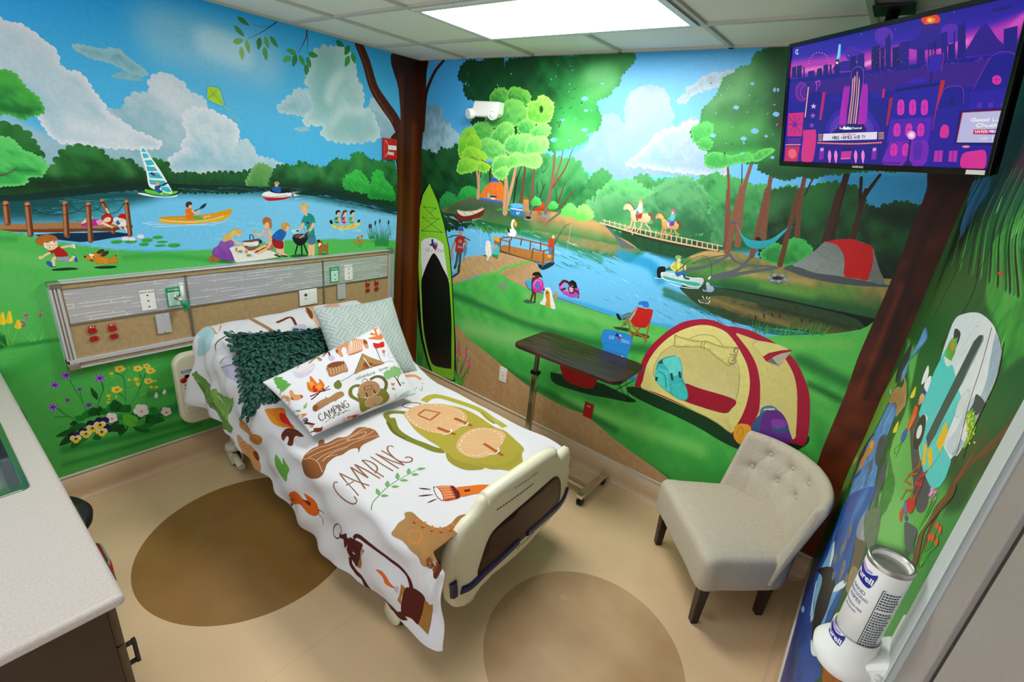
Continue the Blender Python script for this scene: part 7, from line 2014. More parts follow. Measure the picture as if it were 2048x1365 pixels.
PAINT_C = """
s|b9e0e6||673 2457 14 -60 62 -42 74 15 72 47 26 63 15 78 -16 57 -112 122 -46 9 -6 -132 -26 -34 0 -47 -56 -24
s|f08a2c||679 2376 188 -4 -148 -115 22 -1 81 64 18 43 -88 -13
t|b8885c|w=61 w2=54|668 1981 13 -94 120 -32 143 -38 145 -53 82 -37
s|d8d4e4||881 2146 0 -11 -306 -292 127 116
t|7a3c18|w=43 w2=35|881 1653 -58 -217 197 24
s|d4cfe6||1028 1534 -4 -142 55 -39 119 120 -25 107
s|f0b48c||420 876 461 206 -183 -268 19 -190 52 37 9 207 -22 179 154 41 138 48 161 59 -54 23 -146 -13 -130 -5 -124 -23
s|8a4a20||646 1104 158 13 114 42 52 58 -122 -18
t|e0946c|w=8|756 1047 221 82 206 69
t|7a3a1c|w=14|1026 2526 -42 -37 -20 -107 -26 -87 13 -81
t|7a3a1c|w=7|1191 2561 19 -87 26 -112
t|7a3a1c|w=13|1217 2604 113 -144 56 -83
s|e6e0f0||1200 2574 15 -95 23 -145 154 38 -60 90 -115 138
s|d2cce4||1213 2607 121 -143 58 -92 222 121 -132 46 -204 110
t|5a3020|w=9|1213 2607 120 -144 59 -91
p|6f9a48||724 2998 70 -64 14 29 59 61 43 73 168 -110 24 24 98 9 310 -256 -4 85 -139 275 124 106 -21 82 -249 28 -100 -86 -57 -39 -185 -56 -42 -85 -37 -37
p|8fc05c||858 3027 49 64 181 -102 15 27 110 -26 284 -213 9 72 -139 275 114 94 -138 -16 -194 23 -59 -72 -74 -80
p|5c8438||789 3018 62 76 81 94 158 -35 41 96 -66 -18 -175 -47
t|e8f0e0|w=5.8 w2=1.9|812 3042 72 130
t|e8f0e0|w=6 w2=2|908 3129 221 106
t|e8f0e0|w=12 w2=4|1111 3062 172 125
s|d8985c|n=0.2|1675 2915 119 -26 176 -1 192 -160 22 63 -82 153 -46 25 -140 20 -313 152
s|a85c2c||2099 2769 90 -25 -23 99 -78 116 28 -124
t|b87438|w=10|1615 3053 114 -147
t|b87438|w=9|1684 3039 93 -125;1769 3005 69 -99;1856 2964 66 -97
t|b87438|w=8|1961 2894 57 -86
t|b87438|w=7|2048 2842 40 -61
s|e0a468|n=0.2|1580 3268 165 -85 166 2 135 34 84 70 -42 54 -121 55 -133 -19 -87 -75
s|9a5020||1955 3229 75 -51 79 74 -10 63 -64 -15
t|c88040|w=7|1732 3270 98 -110
t|c88040|w=6|1782 3278 83 -99;1818 3299 77 -94;1852 3323 75 -95
t|c88040|w=7|1893 3339 75 -101;1946 3338 73 -103
t|c88040|w=6|2008 3323 64 -94
s|f5841c|n=0.1|2062 2416 18 -97 53 -100 167 49 153 1 -73 72 -55 67 -99 30 -93 -7
s|fba62c||2065 2419 26 -80 114 17 147 -3 -42 63 -101 32
s|e0281c||2176 2292 45 -39 126 12 91 10 -75 28 -80 26
s|6e3416||2450 2476 -31 -91 -10 -56 66 -61 122 -12 -11 35 -36 35 90 103 -58 53 -35 -64 -49 -25 9 100
t|8a4a24|w=5.8|2432 2356 66 -46 92 -45
s|d8883c||1919 2966 155 -181 88 -47 18 46 -46 114 -62 77 -114 78 -53 10
s|e29a5c||1873 3175 80 -6 81 24 97 58 10 109 -49 -2 -165 5
s|8a3c1c||1944 3239 57 -73 78 21 8 47 -87 28
s|a86f3e|g=9a6234 ga=40 n=0.2|2884 2477 -33 -92 -30 -92 -2 -64 -68 -50 11 -52 61 25 3 -57 0 -90 47 -60 1 -62 -49 -132 52 -76 106 -36 122 37 4 44 17 189 91 113 -77 -41 -41 61 17 101 -16 75 43 112 63 70 32 62 -54 62 -142 82 -130 18
s|94592c||2900 2485 25 -60 80 -43 103 11 90 31 32 57 -63 54 -157 90 -98 -1
t|f2b9a0|w=8|2898 2467 50 -60 109 -19 154 45
t|f4b8a0|w=10|2869 2397 -17 -140 19 -132 -2 -91 31 -86 0 -94 -16 -124 17 -70;2929 2410 -4 -136 1 -127 16 -124 22 -107 41 -97 -23 -164;3031 2385 -34 -122 2 -141 31 -98;3055 2301 -34 -135 17 -106 -17 -73 7 -103 18 -131 42 -83;2926 1966 -8 -99 -4 -83 32 -57 40 78 -13 102 -42 55;3083 2347 -31 -76 27 -96
t|9c6a4a|w=14|3436 2429 -28 18 23 46 77 37 121 1 93 -21 33 -35 -17 -25 -46 -6
q|9c6a4a|w=15|3723 2404 -184 -33 -197 -39 174 -35 168 -50;3532 2406 -1 -99;3694 2300 -189 -53 -168 -40 250 -20;3587 2187 -252 -28 169 -27 172 -16;3680 2076 -157 12 -181 -12
t|9c6a4a|w=15|3342 2076 58 -38 92 -11 60 27 30 50
q|9c6a4a|w=16|3660 1949 -135 20 -166 15;3666 1884 -150 17 -169 13;3347 1914 170 -44 148 -58;3665 1812 -154 5 -173 16
t|9c6a4a|w=16|3368 1702 -40 12 4 36 75 46 142 21 88 -37 31 -54 -28 -35 -38 9 -17 35
t|5fa05c|w=10 w2=7|3930 2432 -52 -78 -23 -79 -36 -128 -25 -155 0 -155 6 -75
l|7cb866|w=39|3850 2268 -87 -40
l|7cb866|w=42|3812 2149 -65 -64;3786 2001 -81 -68;3796 1874 -69 -67
l|7cb866|w=37|3867 2263 51 -50
l|7cb866|w=41|3838 2119 41 -62
l|7cb866|w=42|3808 1990 55 -57
l|7cb866|w=43|3815 1855 52 -52
l|7cb866|w=44|3796 1766 38 -81
s|74b84c||2463 2737 85 1 45 43 -8 -95 51 48 49 61 -9 76 11 85 -117 22 -59 -76
s|ee6a1c|n=0.1|2709 3220 55 -150 78 -103 69 -21 70 19 55 -12 -32 -38 -16 -27 58 2 80 17 65 30 42 35 -48 74 -74 24 -77 -17 -92 19 -188 209
s|5c2c1c||2984 2979 62 -21 39 -3 6 33 -52 -6
p|3a2c2c||2695 3318 69 -47 -52 168
e|2a1408||2781 3166 18 -19 -28 44
t|5c2c28|w=8|3193 2965 79 -42 47 -9
t|5c2c28|w=7|3233 2995 62 -1 14 72
t|8a8a2c|w=68|2893 1393 -76 -43 -17 -88 40 -79 56 -47
t|8a8a2c|w=116 w2=73|2895 1359 219 110 207 1 195 -38 163 -24 98 -49
t|6c6e20|w=36|2955 1444 189 68 191 -12
t|c2b542|w=102 w2=83|2830 774 -17 -121 67 -111 181 -87 210 -51 181 -4 192 39 136 1 91 19
t|a8a034|w=40|3473 425 142 50 127 12
s|c4b040|g=b8a83c ga=0 n=0.2|2902 1151 -16 -122 -10 -150 5 -78 184 -163 195 -107 279 -7 253 24 134 -18 203 81 169 67 48 97 106 133 16 151 -115 99 -113 61 -15 100 -93 83 -159 12 -137 -32 -183 -37 -171 -18 -298 -52
s|a89a34||3798 1362 148 24 127 -50 136 -75 24 47 -79 118 -141 30 -124 -20
s|aea036||4104 1255 107 -70 88 -94 31 -172 -34 -154 86 93 17 153 -64 165 -103 72
s|f0be88|n=0.06|2922 1173 -54 -120 -20 -159 76 -136 136 -125 168 -47 147 26 105 82 71 152 11 176 -25 94 -93 63 -125 33 -134 28 -151 -22
s|f0be88|n=0.06|3794 1207 -111 -198 -20 -210 60 -152 153 -87 125 56 78 178 48 167 -15 146 -74 113 -119 43
q|fbf6ee|w=10|2863 1059 15 18;2891 1096 14 18;2922 1132 22 16;2973 1164 33 15
q|fbf6ee|w=9|3042 1192 36 11;3111 1211 33 6;3177 1221 33 3;3241 1225 30 -2;3298 1220 26 -5;3349 1208 24 -9;3396 1190 23 -12;3440 1165 20 -16;3480 1133 20 -16
q|fbf6ee|w=10|2984 731 31 -14
q|fbf6ee|w=11|3045 703 30 -14;3104 676 29 -11;3164 657 30 -6;3225 647 29 -3;3280 643 24 -2;3324 639 20 1;3364 645 22 13
q|fbf6ee|w=10|3411 678 26 28
q|fbf6ee|w=9|3462 736 21 29;3499 790 9 22;3512 833 1 19;3512 871 2 19
q|fbf6ee|w=10|2870 1074 -3 -25;2862 1022 -4 -27;2855 968 -1 -27;2857 914 6 -27;2872 861 10 -25
q|fbf6ee|w=9|3814 1180 -22 -39;3768 1101 -23 -41;3725 1019 -14 -40;3703 936 -4 -44
q|fbf6ee|w=10|3698 845 0 -46;3703 757 9 -38;3727 686 21 -27;3773 639 26 -14;3829 619 35 -1;3900 624 34 11
q|fbf6ee|w=9|3965 649 25 18;4011 691 20 26;4049 744 19 25
q|fbf6ee|w=8|3850 1209 24 8;3898 1226 24 8;3944 1238 20 -2;3983 1226 18 -15;4018 1192 15 -21;4045 1149 9 -22;4061 1102 5 -26;4070 1050 6 -26
q|b8621c|w=24|3032 1053 -48 -156 190 -64 47 208 -177 22
t|b85f1c|w=47|3389 1086 233 -51
t|b85f1c|w=48|3386 809 226 -56
t|b85f1c|w=42|3952 941 272 3
t|fbf8f4|w=15|3529 1147 25 -73 -9 -53 -39 -33
t|fbf8f4|w=16|3542 858 26 -57 -30 -65
t|fbf8f4|w=14|4105 1038 43 -51 -10 -77 -41 -40
t|7a3c24|w=13|2863 1009 -70 47 -45 -10 -8 -86 79 -112 44 -1
s|c84a24|n=0.1|4119 1852 -11 -27 92 -114 44 -13 60 38 64 26 -8 58 -65 86
p|f08038||4116 1817 80 -102 153 93 -51 100
q|fce0d0|w=4.7|4134 1818 80 -100
q|fce0d0|w=4.6|4169 1839 77 -102
q|fce0d0|w=4.5|4202 1859 75 -103
q|fce0d0|w=4.4|4234 1878 72 -104
q|fce0d0|w=4.3|4265 1896 70 -106
s|fbf2ee||4119 1852 1 -31 86 20 72 43 16 28 -66 -2 -65 -29
t|5a1c14|w=6|4119 1852 1 -31 86 20 72 43 16 28 -66 -2 -65 -29 -44 -29
s|6a2014||4202 1714 62 -11 97 43 5 55 -50 -28
s|ef7a1c||4258 1696 91 -124 86 -120 31 -10 51 36 -16 52 -76 125 -52 96 -53 -32
t|5a1c14|w=27|4343 1677 30 -45
l|5a1c1c|w=17|4017 1944 98 -65
l|5a1c1c|w=16|4091 2018 87 -106;4209 2022 32 -99
s|b98a52|g=a8743c ga=-70 n=0.2|4217 2471 3 -58 -3 -75 -2 -56 -42 -30 1 -34 34 -27 68 4 68 5 81 -10 61 -29 36 -53 9 -65 -13 -76 8 -54 34 -61 54 -39 2 116 29 94 41 88 45 75 22 79 -39 151 -84 55 -63 91 -43 -4 -58 -21 -71 -51 -70 -28
s|6a2c14||4535 2529 153 -134 29 -180 58 29 -74 203 -76 76 -20 50 -29 -6
s|8a5228||4517 2496 27 -23 5 33 -13 63 -18 -23
e|7a3418||4309 2260 10 -9 2 20
q|ee7a24|w=16|4309 2260 -11 -62
e|7a3418||4398 2247 9 -10 2 20
q|ee7a24|w=16|4398 2247 -31 -61
e|7a3418||4478 2221 8 -10 2 20
q|ee7a24|w=16|4478 2221 -38 -48
e|7a3418||4539 2172 9 -10 0 19
q|ee7a24|w=15|4539 2172 -47 -34
e|7a3418||4580 2104 9 -10 0 19
q|ee7a24|w=15|4580 2104 -55 -8
e|7a3418||4592 2039 10 -9 -1 19
q|ee7a24|w=15|4592 2039 -60 7
t|ee8830|w=9|4472 2324 20 28 -27 46 -32 25 -29 7 -26 -5 -16 -19 -1 -29 5 -34 13 -27 28 -13 34 2 31 19
t|5a1c14|w=11|3629 2901 -9 56 -30 59 -39 46 -41 21 -35 -4 -21 -28 4 -49 37 -70 66 -76 39 -18 21 20 8 43
s|5e2016||3576 2970 50 -20 85 -82 19 31 31 -7 14 -22 69 -24 90 -16 -1 66 -20 123 -61 208 -64 0 -55 -53 -13 -91 27 -99 -49 85 -19 -99 -76 40
p|b07838||3936 2875 27 15 -57 305 -53 36
t|5e2016|w=36 w2=36|3825 2846 18 -39 60 -21 96 7 88 27 89 11 98 -14 75 13 29 50 10 58
t|5e2016|w=35 w2=64|3739 3189 26 82 89 21 92 -16 48 78 49 74 101 -56 93 -59 58 2 50 -54
s|ee7422|n=0.1|4077 3024 50 -33 54 3 43 20 52 11 -35 18 -54 12 -34 -28
p|cfc8d8||4274 3000 24 -1 -7 69 -24 -13
p|b8803c||4306 2955 35 10 -28 204 -21 -32
s|5e2016||4341 2968 42 -46 70 -49 38 54 -17 110 -11 88 -11 112 -60 2 -47 22 -29 -23 5 -133
p|b07a38||4486 2957 74 -51 -28 163 -4 187 -78 -17 13 -114
t|f4b894|w=11|4504 1263 -28 -152 -19 -241 24 -192 28 -178
t|f0a468|w=51|2253 586 60 -126 99 -25
t|6a8a54|w=7|2472 663 74 55 10 -45 -33 -61;2567 608 68 18 -93 -96
t|7a5a44|w=8|2483 499 37 -35
"""
PAINT_P = """
s|f0883c|n=0.1|958 1060 60 -44 23 -102 49 -99 -168 -203 -97 -3 -143 118 -6 50 149 -39 -90 110 44 38 55 -65 46 198
s|ffffff||906 913 56 -9 -30 -134 -63 -35
q|5a3020|w=11|689 588 -42 -529
s|e02818||685 579 84 -63 126 6 -40 -136 -122 13 -72 29
l|e87850|w=30|790 266 43 -16
l|e87850|w=29|790 266 1 -55;790 266 -40 -38;790 266 -40 17;790 266 0 56
l|e87850|w=30|790 266 42 40
t|6aa04c|w=10|776 219 -21 -82
t|b8b0c8|w=8|930 204 -69 -37 -27 -85 54 -51 86 79 -5 93
s|e8a070|n=0.05|90 899 221 199 135 0 56 -197 96 -127 -4 -132 -34 -129 -50 20 5 132 -21 40 -52 -184 -260 27 49 229 -20 87 -79 -97 -37 -172 -37 -6 -7 150
q|fbe8d8|w=14|446 1098 -263 -519;468 1098 -252 -522;455 1074 -206 -500;419 969 -137 -399;439 932 -124 -365;466 901 -118 -338;495 873 -114 -314;525 847 -111 -292;557 822 -110 -272
s|9a5020||598 774 3 -116 -49 -25 -3 115
s|9a5020||90 899 8 -78 -47 -82 0 63
t|a85c2c|w=14|182 548 256 -37
s|b88a54|n=0.05|69 9 126 179 192 237 23 -5 69 -167 209 -276 -268 8 -153 9 -96 5
p|8a4a20||186 8 173 299 26 -119 107 -164 151 -34 -273 3
p|a86a38||197 7 167 296 -18 -113 -28 -195
q|fff4e8|w=18|364 303 12 -295
q|5a3020|w=6|392 421 -326 -421
t|4a2c1c|w=8|76 28 -115 -38 -111 -4 -20 -23;689 -4 118 -28 76 -39
s|b8845a|n=0.1|-227 497 94 -6 144 -24 42 -37 -46 -287 -87 25 -182 48 7 168 -1 59
e|8a4a24||-90 461 130 -56 -145 -17
t|f4c8a0|w=8|-203 443 -6 -80 -25 -99;-159 423 -7 -81 -26 -90;-114 403 -8 -82 -28 -82;-70 382 -9 -84 -30 -72;-26 361 -10 -85 -31 -64;18 339 -12 -86 -32 -55
t|7a4a2c|w=28|-154 858 127 97 -43 -188
s|d0cce0||-99 775 60 -37 1 -94 -61 -57 -28 68
t|a8a0b8|w=0|-221 858 67 0 23 0
s|d4d0e2||-468 858 90 0 67 0 -45 0 -90 0
t|b88858|w=42|-378 858 151 79 2 -186
s|bfe2ea||-565 1098 45 0 67 0 67 0 0 0 -45 0 -67 0 -67 0
s|f0883c||-408 1098 -173 -240 23 0 195 240 -45 0
s|dcd8ea|n=0.05|-622 866 -1 -122 130 -16 159 54 -36 -119 -114 -113 -140 -3 -40 142
e|f4e8ec||-499 764 141 -54 -168 -58
t|6a5a68|w=0|-624 836 171 262 90 0 -128 -240 158 26 -18 -136
t|a89cb0|w=7|-638 826 59 -117 137 0 96 43
p|6ab04c||-723 1098 -90 -143 -24 -35 49 -98 -33 -36 29 -158 -25 -15 29 -100 -50 -26 -58 -32 -38 -7 -16 -19 12 103 -12 126 19 15 8 122 11 7 22 119
q|5a8a3c|w=10|-938 532 -47 -113
s|e8a468||-882 352 34 -6 -9 -149 65 -81 1 -63 -70 -21 -52 62 -7 108
s|a85c2c||-801 118 14 -70 -35 -14
s|a85c2c||-925 187 23 -36 -17 -48 -13 39
s|e8a468||-989 360 38 -28 20 -112 -33 -119 -45 -69 -32 19 7 98 27 110
t|c87c40|w=6|-996 313 44 -101;-1009 250 47 -90
t|c87c40|w=5.7|-1018 191 45 -82
t|c87c40|w=5.1|-1027 133 45 -72
j|6ab84c|h=121 w=168 n=11 r=15|-910 -256
s|f0781c|n=0.1|-611 354 31 -52 40 116 36 56 5 -180 8 -90 36 11 22 85 20 -59 -6 -149 -66 -103 -85 -29 -71 79 -27 114
s|fba838||-601 301 64 5 -3 -145 81 15 -18 -121 -80 -13 -46 92
s|d8201c||-591 165 42 26 -2 -108 -27 -90 -49 30
t|6a3418|w=32 w2=21|-712 -39 156 -17 182 53
t|6a3418|w=31 w2=21|-730 -134 118 45 70 67
t|6a3418|w=32 w2=22|-570 -40 175 -61
t|6a3418|w=32 w2=21|-485 14 -7 -115
e|7a8034||-259 -77 55 -43 -96 -60
t|6a6c2c|w=25|-242 28 32 0 12 -41
s|b0804e|n=0.1|-769 -314 122 34 83 2 26 39 20 -58 185 44 76 -41 -12 -100 -59 -21 -101 -27 -32 -56 -9 66 -245 -39 -72 -6 -9 89
e|8a5428||-765 -394 21 -48 -58 -9
t|f0b898|w=7|-709 -339 216 22 214 -2;-703 -406 233 33 188 -12;-669 -340 93 -27
t|6a5048|w=14|-737 -603 -20 28 -32 -48 -8 -78 20 -66 35 29
q|6a5048|w=14|-723 -766 38 193 25 -191;-709 -693 39 1;-640 -763 14 192 24 -134 35 138 1 -193
t|6a5048|w=14|-545 -759 7 194 42 -7 2 -59 -49 -32
q|6a5048|w=14|-477 -755 8 195;-456 -754 9 196 49 -191 11 198
t|6a5048|w=14|-297 -570 -26 27 -39 -66 -8 -80 30 -54 31 32 3 59 -27 -3
t|5c8a54|w=8|-757 -847 117 43 170 5 148 -24
l|5c8a54|w=19|-653 -811 -14 56
l|5c8a54|w=20|-576 -797 -13 58;-500 -793 -7 47
l|5c8a54|w=19|-621 -809 28 -32;-535 -801 29 -35
l|5c8a54|w=20|-449 -804 24 -27;-396 -808 0 35
s|f0905c||-417 -940 98 -18 27 -60 -93 13
s|c03018||-319 -958 131 -32 7 -33 -99 7
e|fbe8e0||-417 -970 17 -7 -12 -19
t|6a3020|w=5.4|-487 -905 47 -38
t|6a3020|w=4.7|-507 -949 68 -20
t|6a3020|w=5.4|-475 -989 45 0
s|f0883c||-1047 -169 26 -42 10 -71 106 -117 -20 -34 -67 25 -34 99 -11 70
t|5a2c1c|w=26|-1052 -559 -25 -57 7 -111 57 -139 76 -48
t|5a2c1c|w=18|-1015 -537 42 11 23 -66 7 79 -40 33
t|5a2c1c|w=36|-999 -542 46 -119 52 -103
s|7a3c1c||-935 -842 80 -60 41 -1 -39 -77 -92 39
s|f0883c||-954 -721 32 -19 -11 -65 -29 28
q|8aa48c|w=9|89 -106 -11 -47
t|8aa48c|w=9|86 -122 -15 19 -21 -21 11 -26 20 9
q|8aa48c|w=9|137 -82 -18 -78
t|8aa48c|w=9|127 -125 -17 15 -22 -20 11 -27 23 9
q|8aa48c|w=9|134 -114 5 -50 28 45
t|8aa48c|w=9|168 -142 36 -5 -7 23 -21 -5 -11 -23 11 -19 22 5
q|8aa48c|w=10|214 -126 -13 -49
t|8aa48c|w=10|209 -142 26 13 10 -19 -9 -33
q|8aa48c|w=10|275 -105 -20 -71 14 -11;254 -131 31 -4
t|8aa48c|w=10|288 -137 -9 -38 11 -16 23 10
q|8aa48c|w=10|325 -142 -16 -52;330 -143 -16 -51;323 -164 20 18 15 -2
t|8aa48c|w=10|357 -172 39 -3 -6 25 -23 -7 -14 -25 10 -20 25 6
q|8aa48c|w=11|519 -124 -31 -76 20 -8;489 -154 42 1;536 -154 -22 -54;545 -132 3 7;542 -154 -22 -53
t|8aa48c|w=11|535 -172 32 19 8 -17 -14 -35;575 -170 35 20 9 -17 -14 -35;625 -174 56 6 -10 21 -32 -10 -18 -27 15 -16 35 11
t|7a7a2c|w=67|67 -346 -86 71 -97 -44 -57 -168 50 -164 58 -108
t|6c6c28|w=67|248 -298 124 7 90 -95 16 -165 -93 -154 -72 -27
s|847c30|n=0.1|-103 -663 44 172 142 9 245 -125 77 -75 32 -180 -59 -89 -104 -21 -198 15 -197 -14 -36 64 12 88
s|b88a60|n=0.05|-12 -403 97 102 115 2 103 -101 33 -111 -12 -110 -74 -75 -157 -29 -126 56 -25 94
t|f0dcc0|w=6|-12 -403 97 102 115 2 103 -101 33 -111 -12 -110 -74 -75
q|6a3c24|w=15|89 -406 124 -41 -9 -78 -127 28 12 91
s|b88a60|n=0.05|-24 -781 97 68 115 -22 88 -75 12 -71 -83 -50 -150 -3 -84 55
t|f0dcc0|w=5.2|-24 -781 97 68 115 -22 88 -75 12 -71 -83 -50 -150 -3 -84 55 5 98
q|5a2c18|w=26|70 -568 -15 -110
q|5a2c18|w=25|216 -575 -10 -103
q|5a2c18|w=24|118 -840 14 -86
t|f4f0ec|w=10|12 -642 17 -56 46 8;171 -650 28 -50 44 14
t|5a5a58|w=11|105 -278 45 60 51 -21 2 -82
c|8ec27c|b=74 n=0.1|529 -326 80 78 81 -17 56 53 119 -20 64 -81 -54 -97 -117 -38 -74 41 -79 -42 -74 30
t|7a4a30|w=37 w2=12|732 -727 -5 182 -23 114
t|7a4a30|w=15|725 -581 67 104
l|e87850|w=47|583 -650 -4 72
l|e87850|w=48|583 -650 58 47
t|6aa04c|w=9|591 -653 -34 -106
l|6aa04c|w=27|557 -759 -20 61;557 -759 54 17
j|8ec27c|h=100 w=100 n=5 r=10|820 -703
s|c4e4ee||584 -974 122 64 193 36 -92 -113 -137 -26
t|9ccce0|w=7|639 -968 90 36 115 -4
t|5a5048|w=5.5|553 -869 0 -95 9 -41
"""
